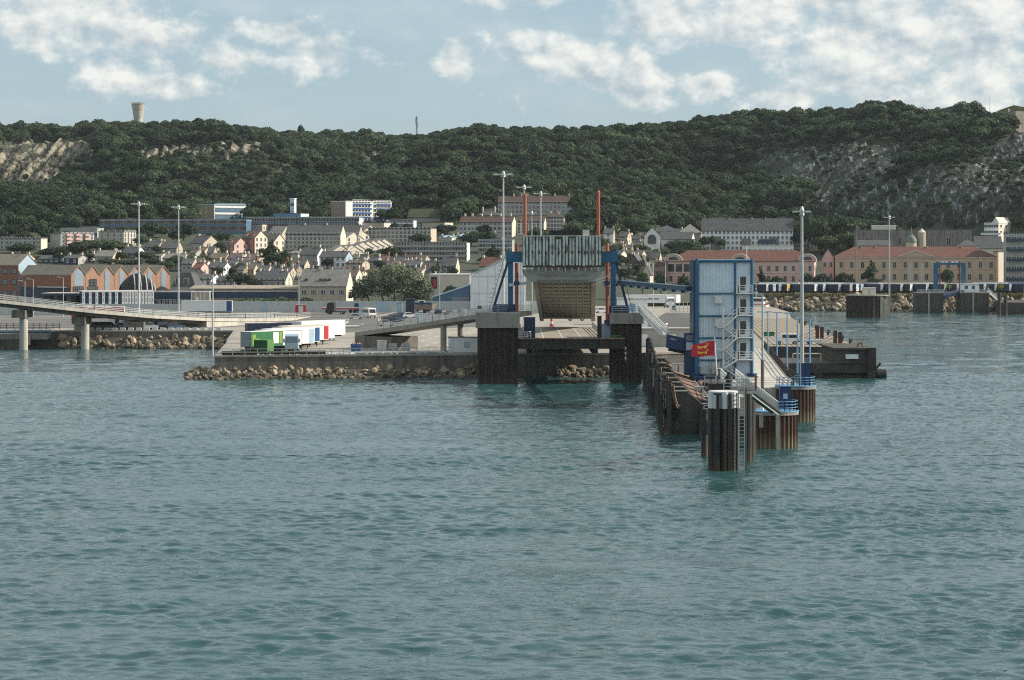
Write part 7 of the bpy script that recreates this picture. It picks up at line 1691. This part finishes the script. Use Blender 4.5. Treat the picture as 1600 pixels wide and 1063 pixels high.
Yd = 1020; T = thing('onion_dome_turret', 'grey green dome with spire beside a small round turret', 'dome', (wx(1424, Yd), Yd, wz(396, Yd))); zt = wz(379, Yd) - wz(396, Yd)
MB().cyl((0, 0, -2), (0, 0, zt), 2.3, n=16).build('drum', M['cream'], T)
q = MB(); rr_ = 2.5; prof = [(rr_ * math.cos(t), zt + 3.4 * math.sin(t)) for t in np.linspace(0, 1.35, 8)] + [(.25, zt + 4.6), (.08, zt + 7.0)]
for (r0, z0), (r1, z1) in zip(prof[:-1], prof[1:]): q.cyl((0, 0, z0), (0, 0, z1), r0, r1, 16, caps=False)
q.build('dome', M['copper_green'], T, smooth=True)
MB().cyl((4.8, 1, -2), (4.8, 1, zt + 4.4), 1.7, n=14).build('turret', M['render_beige'], T); MB().cyl((4.8, 1, zt + 4.4), (4.8, 1, zt + 6.2), 1.9, .1, n=14).build('turret_roof', M['cream_white'], T)
B = bld('modern_villa', 'white modern villa with terrace at the cliff foot', 'villa', 1538, 1560, 1584, 368, 349, wall='white', side='cream_white', th=30, rows=2, cols=3, scols=3, ww=2.4, wh=1.4, Y=1120, rm='white'); add_box(B, 'terrace', -B.w - 1, 2, -2.5, -.02, .2, 1.2, 'white'); MB().yprism([(-B.w * .5, B.h + .33), (0, B.h + .33), (-B.w * .25, B.h + 3)], 1, B.d - 1).build('gable_roof', M['cream_white'], B.T)
T = thing('village_church', 'little church with pale pointed spire at the wood edge', 'church', (wx(966, 1078), 1078, gz(wx(966, 1078), 1078))); zz = wz(364, 1078) - T.location.z
MB().box(-1.3, 1.3, 0, 2.6, -3, zz).build('tower', M['cream'], T); MB().cyl((0, 1.3, zz), (0, 1.3, zz + 5.4), 1.75, .05, 4).build('spire', M['slate_pale'], T)
MB().xprism([(1, -3), (8, -3), (8, zz * .55), (4.5, zz), (1, zz * .55)], 1.32, 7).build('nave', M['cream_white'], T)
# fort on the ridge
T = thing('hilltop_fort', 'grey stone fort with lower terrace wall and flag on the cliff top', 'fort', (FORT.x, 1432, wz(212, 1432)))
bz = T.location.z
def fx(px, Y=1432): return wx(px, Y) - FORT.x
def fz(py, Y=1432): return wz(py, Y) - bz
MB().box(fx(1504), fx(1583), 0, 30, -14, fz(187)).build('terrace_wall', M['stone_fort'], T); MB().box(fx(1503), fx(1584), -.4, 30, fz(187), fz(185)).build('terrace_coping', M['concrete'], T)
MB().box(fx(1505), fx(1523), 4, 20, fz(187), fz(179)).build('parapet', M['stone_fort'], T); MB().box(fx(1522), fx(1532), 3, 12, fz(185), fz(180)).build('gatehouse', M['stone_fort'], T)
MB().prism([(fx(1555), 2), (fx(1585), 0), (fx(1585) + 20, 14), (fx(1585) + 20, 40), (fx(1555), 40)], fz(190), fz(175)).build('keep', M['stone_fort'], T)
MB().prism([(fx(1583), -2), (fx(1586), -2), (fx(1586) + 26, 16), (fx(1586) + 26, 40), (fx(1583), 40)], -16, fz(174)).build('bastion', M['stone_fort'], T)
MB().yprism([(fx(1562), fz(175)), (fx(1610), fz(175)), (fx(1606), fz(166)), (fx(1590), fz(163)), (fx(1575), fz(168))], 10, 26).build('grass_mound', M['grass'], T)
MB().box(fx(1520), fx(1556), 14, 30, fz(187), fz(182)).build('lawn', M['grass'], T)
for (px, top, m) in ((1557, 147, 'galv'), (1594, 148, 'galv')): MB().cyl((fx(px), 20, fz(185)), (fx(px), 20, fz(top)), .16, .08, 6).build('aerial_mast', M[m], T)
MB().cyl((fx(1577), 3, fz(176)), (fx(1577), 3, fz(168)), .1, n=6).build('flagstaff', M['white'], T); fo = MB().box(fx(1577.3), fx(1581), 2.95, 3.0, fz(174), fz(170.5)).build('french_flag', M['white'], T); MB().box(fx(1579.8), fx(1581.1), 2.9, 3.05, fz(174.1), fz(170.4)).build('red_band', M['truck_red'], fo)
for px in (1563, 1573): MB().box(fx(px - 1.5), fx(px + 1.5), 1.2, 1.6, fz(186), fz(183)).build('window', M['glass_sky'], T)
# water tower, radio mast, ridge house
Yt = 1690; x = wx(216, Yt); zg = gz(x, Yt); T = thing('water_tower', 'pale concrete water tower flaring towards its rim on the ridge', 'water tower', (x, Yt, zg)); zt = wz(163.5, Yt) - zg
prof = [(3.3, 0), (3.0, zt * .35), (3.2, zt * .55), (4.0, zt * .8), (4.9, zt)]; q = MB()
for (r0, z0), (r1, z1) in zip(prof[:-1], prof[1:]): q.cyl((0, 0, z0), (0, 0, z1), r0, r1, 32, caps=False)
q.build('shaft', M['concrete_pale'], T, smooth=True); MB().cyl((0, 0, zt), (0, 0, zt + .5), 5.05, n=32).build('rim', M['concrete'], T); rr = MB(); rail(rr, ring(0, 0, 4.7, 16) and [(4.7 * math.cos(t), 4.7 * math.sin(t), zt + .5) for t in np.linspace(0, 6.28, 17)], r=.06, step=2); rr.build('railing', M['galv'], T)
Yt = 1640; x = wx(651, Yt); zg = gz(x, Yt); T = thing('radio_mast', 'thin lattice radio mast on the ridge', 'mast', (x, Yt, zg)); zt = wz(182, Yt) - zg; q = MB()
for (a_, b_) in ((-.5, -.4), (.5, -.4), (0, .5)): q.beam((a_, b_, 0), (a_ * .6, b_ * .6, zt), .22)
for k in range(12): z = zt * k / 12; q.beam((-.5, -.4, z), (.5, -.4, z + zt / 12), .14).beam((.5, -.4, z), (0, .5, z + zt / 12), .14)
q.build('lattice', M['steel_dark'], T); MB().box(-.9, -.4, -.5, .5, zt * .72, zt * .95).box(.3, .8, -.5, .5, zt * .6, zt * .8).build('antenna', M['galv'], T)
bld('ridge_house', 'long low grey roofed farmhouse on the ridge left of the round trees', 'house', 57, 98, 104, 212, 207.5, 203, roof='gx', wall='cream_white', rm='slate_pale', th=6, rows=1, cols=5, Y=1640, depth=12)
bld('ridge_house', 'low white walled outbuilding beside the ridge farmhouse', 'house', 104, 132, 136, 213, 208.5, 205, roof='gx', wall='cream_white', rm='slate_pale', th=6, rows=1, cols=3, Y=1640, depth=10)

# --- trees of the town
cm = [crown_mesh('crown', 300 + i, 1.0, 2.0, 1500, .075, M[m], base=.35, nl=10) for i, m in enumerate(('leaf_a', 'leaf_b', 'leaf_c', 'leaf_b'))]
tm = trunk_mesh('trunk', 5, 1.3, .09, 4, .45)
def tree(px, base, wpx, top, k, label, name='tree', group=None, Y=None, z=None):
    Y = Y or y_for(px, base); x = wx(px, Y); zb = gz(x, Y) if z is None else z
    T = thing(name, label, 'tree' if name != 'bush' else 'bush', (x, Y, zb), group=group); r = wpx / 2 * Y / F; h = max(1.5, wz(top, Y) - zb)
    low = h < 2.6 * r; sz_ = h / (1.5 if low else 1.9)
    o = inst('crown', cm[k], T, (0, 0, -.45 * sz_ if low else 0), rz=px * .37, scale=(r * 1.08, r * 1.08, sz_)); o = inst('trunk', tm, T, (0, 0, 0), rz=px, scale=(r, r, h / 2))
    return T
# the big pale leaved tree by the beige house
Y = 712; T = thing('poplar_tree', 'big silvery leaved tree with several trunks beside the beige house', 'tree', (wx(610, Y), Y, 4.0))
lob = [(-7.5, 0, 7.0, 4.2, 4, 3.6), (-3.5, 1, 9.6, 4.4, 4, 3.6), (1.5, 0, 11.2, 4.6, 4.2, 3.4), (6, -1, 9.2, 4.8, 4.2, 3.8), (9.5, 0, 6.2, 3.8, 3.6, 3.6), (3, -2, 6.2, 5, 4, 3.6), (-4, -2, 5.4, 4.6, 4, 3.2), (-10, 0, 4.6, 3.2, 3.2, 2.8), (0, 2, 12.2, 3.4, 3.2, 2.4), (8.5, -2, 3.8, 3.6, 3.2, 2.8), (4.5, 0, 11.4, 3.0, 3, 2.2), (0, -3, 8.6, 3.4, 3, 2.6)]
v = crown_verts(np.random.default_rng(77), lob, 9500, .26)
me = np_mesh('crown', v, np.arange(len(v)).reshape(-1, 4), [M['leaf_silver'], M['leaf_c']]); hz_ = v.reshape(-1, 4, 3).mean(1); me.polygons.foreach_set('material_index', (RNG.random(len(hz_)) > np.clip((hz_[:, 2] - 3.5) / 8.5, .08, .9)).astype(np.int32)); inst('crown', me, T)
q = MB()
for (x, lean) in ((-1.5, -2), (1.0, .6), (3.2, 2.4), (5.5, 3.0), (-6, -2)): q.cyl((x, 0, -.4), (x + lean * .4, 0, 3.6), .3, .24, 8).cyl((x + lean * .4, 0, 3.6), (x + lean, .3, 8.0), .24, .1, 7)
q.build('trunk', M['bark'], T)
# dark evergreen
def conifer(px, base, wpx, top, label, Y=None, z=None, seed=1):
    Y = Y or y_for(px, base); x = wx(px, Y); zb = gz(x, Y) if z is None else z; T = thing('conifer', label, 'tree', (x, Y, zb)); r = wpx / 2 * Y / F; h = wz(top, Y) - zb
    inst('crown', conifer_mesh('crown', seed, r, h, 2600, .3, M['needle']), T); MB().cyl((0, 0, -.5), (0, 0, h * .8), .35, .1, 8).build('trunk', M['bark'], T)
conifer(425, 424, 52, 374, 'big dark evergreen standing above the slate roofs', seed=2)
conifer(445, 418, 36, 391, 'smaller dark evergreen beside the big one', seed=3)
conifer(770, 412, 44, 383, 'dark spreading evergreen behind the red tiled roof', seed=4)
conifer(1068, 455, 30, 428, 'low dark pine in front of the pink barracks near the tower', Y=912, z=6, seed=5)
conifer(1189, 458, 30, 421, 'dark pine right of the blue tower before the pink barracks', Y=912, z=6, seed=6)
conifer(1361, 458, 44, 406, 'big dark pine in front of the orange barracks', Y=915, z=6, seed=7)
for (px, ba, wp, tp, k, lab) in ((1214, 458, 28, 433, 2, 'low dark round bush before the pink barracks'), (1262, 458, 24, 428, 2, 'round dark bush at the end of the pink barracks'), (1284, 458, 34, 430, 2, 'wide dark bush before the annex'), (1318, 458, 34, 428, 2, 'wide dark bush at the left end of the orange barracks'), (1480, 458, 24, 423, 2, 'round clipped dark tree seen inside the blue portal'), (1004, 455, 20, 425, 0, 'small dark tree behind the walkway'), (1032, 455, 24, 428, 2, 'dark tree beside the red walled house')):
    tree(px, ba, wp, tp, k, lab, Y=914 if px > 1100 else 800, z=6 if px > 1100 else gz(wx(px, 800), 800))
lab_c = {0: 'mid green leafy tree among the town roofs', 1: 'bright green leafy tree among the town roofs', 2: 'dark green leafy tree among the town roofs', 3: 'bright green leafy tree among the town roofs'}
tl = [(125,400,40,376,1),(168,400,48,374,0),(192,398,30,378,1),(36,399,46,380,0),(80,404,40,388,2),(22,396,30,384,1),(38,398,24,382,1),(100,398,26,384,0),(118,400,24,386,1),(140,396,40,374,1),(160,396,30,376,1),(136,408,34,396,0),(70,402,30,391,0),(300,416,34,398,1),(318,414,26,399,1),(375,450,44,428,2),(355,448,22,434,0),(396,450,30,436,2),(437,432,22,414,1),(452,424,18,412,1),
      (616,372,16,349,2),(636,360,14,350,2),(655,384,32,364,1),(700,366,34,352,2),(690,372,26,352,2),(700,346,34,324,1),(716,350,26,330,1),(735,384,40,366,2),(756,378,36,362,1),(610,410,34,386,2),(597,402,16,388,1),(905,352,34,304,0),(895,360,26,330,0),(922,356,30,335,2),
      (1040,392,24,372,2),(1058,398,44,376,2),(1078,398,40,374,0),(1100,396,18,371,2),(1112,394,14,369,0),(1128,396,16,374,0),(1062,404,40,388,2),(1090,404,36,386,0),(1030,404,30,388,1),(1000,398,30,382,0),
      (1262,392,22,330,1),(1282,396,34,342,0),(1306,392,44,334,0),(1330,384,44,336,1),(1356,372,34,344,0),(1278,388,30,348,2),(1246,396,20,366,2),(1402,362,22,347,0),(1426,360,26,348,2),(1450,358,24,346,2),(1500,362,26,350,2),(1596,362,30,338,0),
      (962,398,26,381,1),(985,410,26,396,0),(975,438,24,420,2),(560,466,24,446,2),(548,452,18,434,2),(655,470,30,440,2),(695,448,24,436,0),(500,352,20,343,0),(330,390,24,372,2),(346,394,24,378,2),(476,398,18,384,2),(512,420,20,404,2),(640,398,30,376,0),(585,412,30,398,1),(415,448,20,432,2),(275,420,30,400,2),(262,424,28,408,0),(240,418,24,404,2),(205,420,40,406,2),(170,416,44,404,0),(790,392,26,376,2),(940,392,26,372,0)]
for (px, ba, wp, tp, k) in tl:
    lb = beside(('mid green leafy', 'bright green leafy', 'dark green leafy', 'bright green leafy')[k] + (' bush' if ba - tp < 15 else ' tree'), px, (ba + tp) / 2, y_for(px, ba)); tree(px, ba, wp, tp, k, lb, group='town trees: ' + lb)
g = random.Random(41)
for k in range(46):
    px = g.choice((g.uniform(285, 470), g.uniform(545, 740), g.uniform(945, 1010), g.uniform(60, 290))); ba = g.uniform(402, 436) if px > 285 else g.uniform(398, 412); wp = g.uniform(12, 24); kk = g.choice((0, 2, 2, 1)); hp = g.uniform(11, 20)
    lb = beside(('mid green', 'bright green', 'dark green')[kk] + (' garden bush' if hp < 15 else ' garden tree'), px, ba - hp / 2, y_for(px, ba)); tree(px, ba, wp, ba - hp, kk, lb, group='garden trees: ' + lb)
for i, (px, wp) in enumerate(((395, 50), (440, 46), (478, 30))):
    T = tree(px, 484, wp, 464, (1, 0, 3)[i], 'low clipped green hedge piece above the pale fence', name='bush', group='hedge pieces above the pale fence', Y=716, z=4)
tree(705, 466, 26, 447, 2, 'round dark bush in front of the white shop', name='bush', Y=790, z=gz(wx(705, 790), 790))
# ridge trees that stand out against the sky
for (px, tp, wp, k, lab) in ((130,188,28,0,'round dark tree on the ridge left of the water tower'),(168,190,34,0,'wide tree on the ridge close to the water tower'),(258,189,24,2,'spiky dark tree on the ridge right of the water tower'),(470,197,12,2,'small pointed tree on the ridge above the quarry'),(1505,161,46,2,'widest dark tree crown on the ridge left of the fort'),(1484,167,40,0,'mid green tree on the ridge beside the widest crown'),(1523,160,34,2,'dark tree on the ridge closest to the fort terrace'),(1462,171,36,0,'mid green tree on the ridge where it climbs to the fort'),(1440,173,34,2,'dark tree on the ridge at the start of the climb')):
    Yr = 1655 if px < 1000 else 1445; x = wx(px, Yr); T = tree(px, 210, wp, tp, k, lab, Y=Yr, z=gz(x, Yr))
# left landing stage
T = thing('landing_stage', 'low concrete landing stage with blue rails below the viaduct end', 'landing stage', (wx(12, 526), 526, 0)); MB().box(-9, 9.0, 0, 4.5, 2.2, 3.4).build('slab', M['concrete'], T); MB().box(-9, 4.0, .4, 4.5, -3, 2.198).build('wall', M['concrete_dark'], T)
rr = MB(); rail(rr, [(-9, 3.8, 3.4), (9, 3.8, 3.4)], r=.06, step=2); rr.build('railing', M['blue_pale'], T); MB().box(3.2, 5.2, -.4, 0, 1.0, 3.3).build('fender', M['cream'], T)
T = thing('quay_fence', 'dark steel fence on the left yard edge behind the front viaduct column', 'fence', (wx(60, 540), 540, 4)); rr = MB(); rail(rr, [(-9, 0, 0), (5, 0, 0)], r=.06, step=1.6, h=1.5, rails=(1.5, 1.0, .5)); rr.build('rails', M['steel_dark'], T)
T = thing('mesh_gate', 'galvanised mesh gate with posts beyond the road', 'gate', (wx(1070, 700), 700, 4)); rr = MB(); rail(rr, [(-4, 0, 0), (5.5, 0, 0)], r=.07, step=1.2, h=3.0, rails=(3.0, 2.0, 1.0, .2)); rr.build('mesh', M['galv_pale'], T); MB().box(-4.6, -3.9, -.2, .2, 0, 3.3).build('post', M['white'], T)
T = thing('ramp_sheds', 'low grey sheds at the back of the jetty root', 'shed', (wx(1020, 440), 440, 4)); MB().box(-4, 7, 0, 4, -.5, 3.4).build('wall', M['render_grey'], T); MB().box(-4.2, 7.2, -.2, 4.2, 3.4, 3.6).build('roof', M['concrete_pale'], T)
for x in (-2, 3.5): MB().box(x - 1, x + 1, -.06, -.002, .1, 2.4).build('door', M['clad_white'], T)
T = thing('tank_house', 'pale equipment house with blue door behind the narrow pier', 'shed', (wx(985, 470), 470, 4)); MB().box(-2.5, 3.5, 0, 5, -.5, 8.5).build('wall', M['clad_white'], T); MB().box(-2.7, 3.7, -.2, 5.2, 8.5, 8.7).build('roof', M['galv'], T); MB().box(-.2, 1.0, -.06, -.002, 3.5, 7.5).build('door', M['blue_pale'], T)
for i in range(10):
    o = tag(MB().box(-.5, .5, -.3, .3, 0, .5).box(-.4, .4, -.2, .2, .5, .56).build('kerb_block', M['white_dirty']), 'pale kerb block along the edge of the asphalt road', 'kerb block', 'kerb blocks along the road edge'); o.location = (30 + i * 1.3, 470 - .8 + i * .7, 4.0)
# ------------------------------------------------------------------ the wood on the hillside
cell = 5.0
gx, gy = np.meshgrid(np.arange(-430, 431, cell), np.arange(985, 1800, cell))
gx = gx + RNG.uniform(-2.7, 2.7, gx.shape); gy = gy + RNG.uniform(-2.7, 2.7, gy.shape)
gx = gx.ravel(); gy = gy.ravel(); zz = ground_z(gx, gy)
ppx = 800 + gx * F / gy; ppy = YH - (zz - H) * F / gy
y0 = hill_start(gx)
keep = (gy > y0 + 6 + wob(gx, gy, 60, 5, 8) * 9) & (gy < ridge_y(gx) + 55)
keep |= (gx > 128) & (gx < 190) & (gy > 1068) & (gy < 1180)
keep |= (gx < 70) & (gy > 1060 + wob(gx, gy, 60, 5, 8) * 14) & (gy <= y0 + 20) & (RNG.random(gx.shape) < .75)
keep |= (gx < 60) & (gy > 990) & (gy < 1062) & (RNG.random(gx.shape) < .16)
for (fx_, fy_, exx, exy, fw__, fd__, pl_, pr_) in FOOT:
    if 1075 < fy_ < 1300: keep &= ~((ppx > pl_ - 2) & (ppx < pr_ + 2) & (gy < fy_ + 2) & (gy > fy_ - 90))
    if fy_ > 1300: continue      # leave the buildings and the ground before them free
    ax_ = (gx - fx_) * exx + (gy - fy_) * exy; ay_ = -(gx - fx_) * exy + (gy - fy_) * exx
    keep &= ~((ax_ > -fw__ - 4) & (ax_ < 5) & (ay_ > (-75 if fy_ > 1075 else -17)) & (ay_ < fd__ + 4))
streaks = wob(.77 * ppx + .64 * ppy, .2 * (.64 * ppx - .77 * ppy), 34, 5, 27)
rk = rock_mask(ppx + wob(gx, gy, 25, 4, 2) * 6, ppy + wob(gx, gy, 25, 4, 5) * 4)
right = ppx > 1100
thin = np.where(right, (streaks > -.05) | (RNG.random(gx.shape) < .2), (streaks > .3) | (RNG.random(gx.shape) < .12))
keep &= ~(rk & ~thin)
keep &= ~((np.abs(gx - FORT.x) < 34) & (gy > 1335) & (gy < 1490))
keep &= (np.abs(ppx - 800) < 900)
clear = (in_poly(ppx, ppy, [(50,203),(150,203),(150,216),(50,216)]) & (RNG.random(gx.shape) < .8))
keep &= ~clear
pts = np.stack([gx, gy, zz - .5], -1)[keep]; rkk = rk[keep]
n = len(pts)
fm = bpy.data.meshes.new('hillside_forest'); fm.vertices.add(n); fm.vertices.foreach_set('co', pts.astype(np.float32).ravel())
at_s = fm.attributes.new('tscale', 'FLOAT', 'POINT')
sc_ = (.42 + .80 * RNG.random(n) ** 1.4) * (1 + .18 * wob(pts[:, 0], pts[:, 1], 90, 5, 17)); sc_[rkk] *= .42
low_ = (rock_mask(ppx, ppy - 9) | rock_mask(ppx, ppy - 17))[keep] & (ppx[keep] < 1100); sc_[low_ & ~rkk] *= .42
at_s.data.foreach_set('value', sc_.astype(np.float32))
at_r = fm.attributes.new('trot', 'FLOAT', 'POINT'); at_r.data.foreach_set('value', RNG.uniform(0, 6.28, n).astype(np.float32))
at_i = fm.attributes.new('tidx', 'INT', 'POINT'); at_i.data.foreach_set('value', RNG.integers(0, len(specs), n).astype(np.int32))
forest = inst('hillside_forest', fm); forest['kind'] = 'stuff'; forest['label'] = 'dense green broadleaf wood covering the hillside above the town'
ng = bpy.data.node_groups.new('forest_scatter', 'GeometryNodeTree')
ng.interface.new_socket('Geometry', in_out='INPUT', socket_type='NodeSocketGeometry')
ng.interface.new_socket('Geometry', in_out='OUTPUT', socket_type='NodeSocketGeometry')
gi = ng.nodes.new('NodeGroupInput'); go = ng.nodes.new('NodeGroupOutput')
m2p = ng.nodes.new('GeometryNodeMeshToPoints'); iop = ng.nodes.new('GeometryNodeInstanceOnPoints')
ci = ng.nodes.new('GeometryNodeCollectionInfo'); ci.inputs['Collection'].default_value = proto; ci.inputs['Separate Children'].default_value = True
ci.inputs['Reset Children'].default_value = True
def nattr(nm, ty):
    a = ng.nodes.new('GeometryNodeInputNamedAttribute'); a.data_type = ty; a.inputs['Name'].default_value = nm
    return [s for s in a.outputs if s.enabled and s.name == 'Attribute'][0]
cx = ng.nodes.new('ShaderNodeCombineXYZ'); ng.links.new(nattr('trot', 'FLOAT'), cx.inputs[2])
ng.links.new(gi.outputs[0], m2p.inputs[0]); ng.links.new(m2p.outputs[0], iop.inputs['Points'])
ng.links.new(ci.outputs[0], iop.inputs['Instance']); iop.inputs['Pick Instance'].default_value = True
ng.links.new(nattr('tidx', 'INT'), iop.inputs['Instance Index'])
e2r = ng.nodes.new('FunctionNodeEulerToRotation'); ng.links.new(cx.outputs[0], e2r.inputs[0]); ng.links.new(e2r.outputs[0], iop.inputs['Rotation'])
ng.links.new(nattr('tscale', 'FLOAT'), iop.inputs['Scale']); ng.links.new(iop.outputs[0], go.inputs[0])
md = forest.modifiers.new('scatter', 'NODES'); md.node_group = ng



# ------------------------------------------------------------------ haze
hm = bpy.data.materials.new('haze_air'); hm.use_nodes = True
for n_ in list(hm.node_tree.nodes): hm.node_tree.nodes.remove(n_)
ho = hm.node_tree.nodes.new('ShaderNodeOutputMaterial'); pv = hm.node_tree.nodes.new('ShaderNodeVolumePrincipled')
pv.inputs['Color'].default_value = (.80, .92, 1.0, 1); pv.inputs['Density'].default_value = 0.00003; pv.inputs['Anisotropy'].default_value = .1
hm.node_tree.links.new(pv.outputs[0], ho.inputs['Volume'])
hz = MB().box(-2600, 2600, -1600, 3300, -6, 142).build('haze', hm); hz['kind'] = 'stuff'; hz['label'] = 'thin pale sea haze over the harbour and the hill'
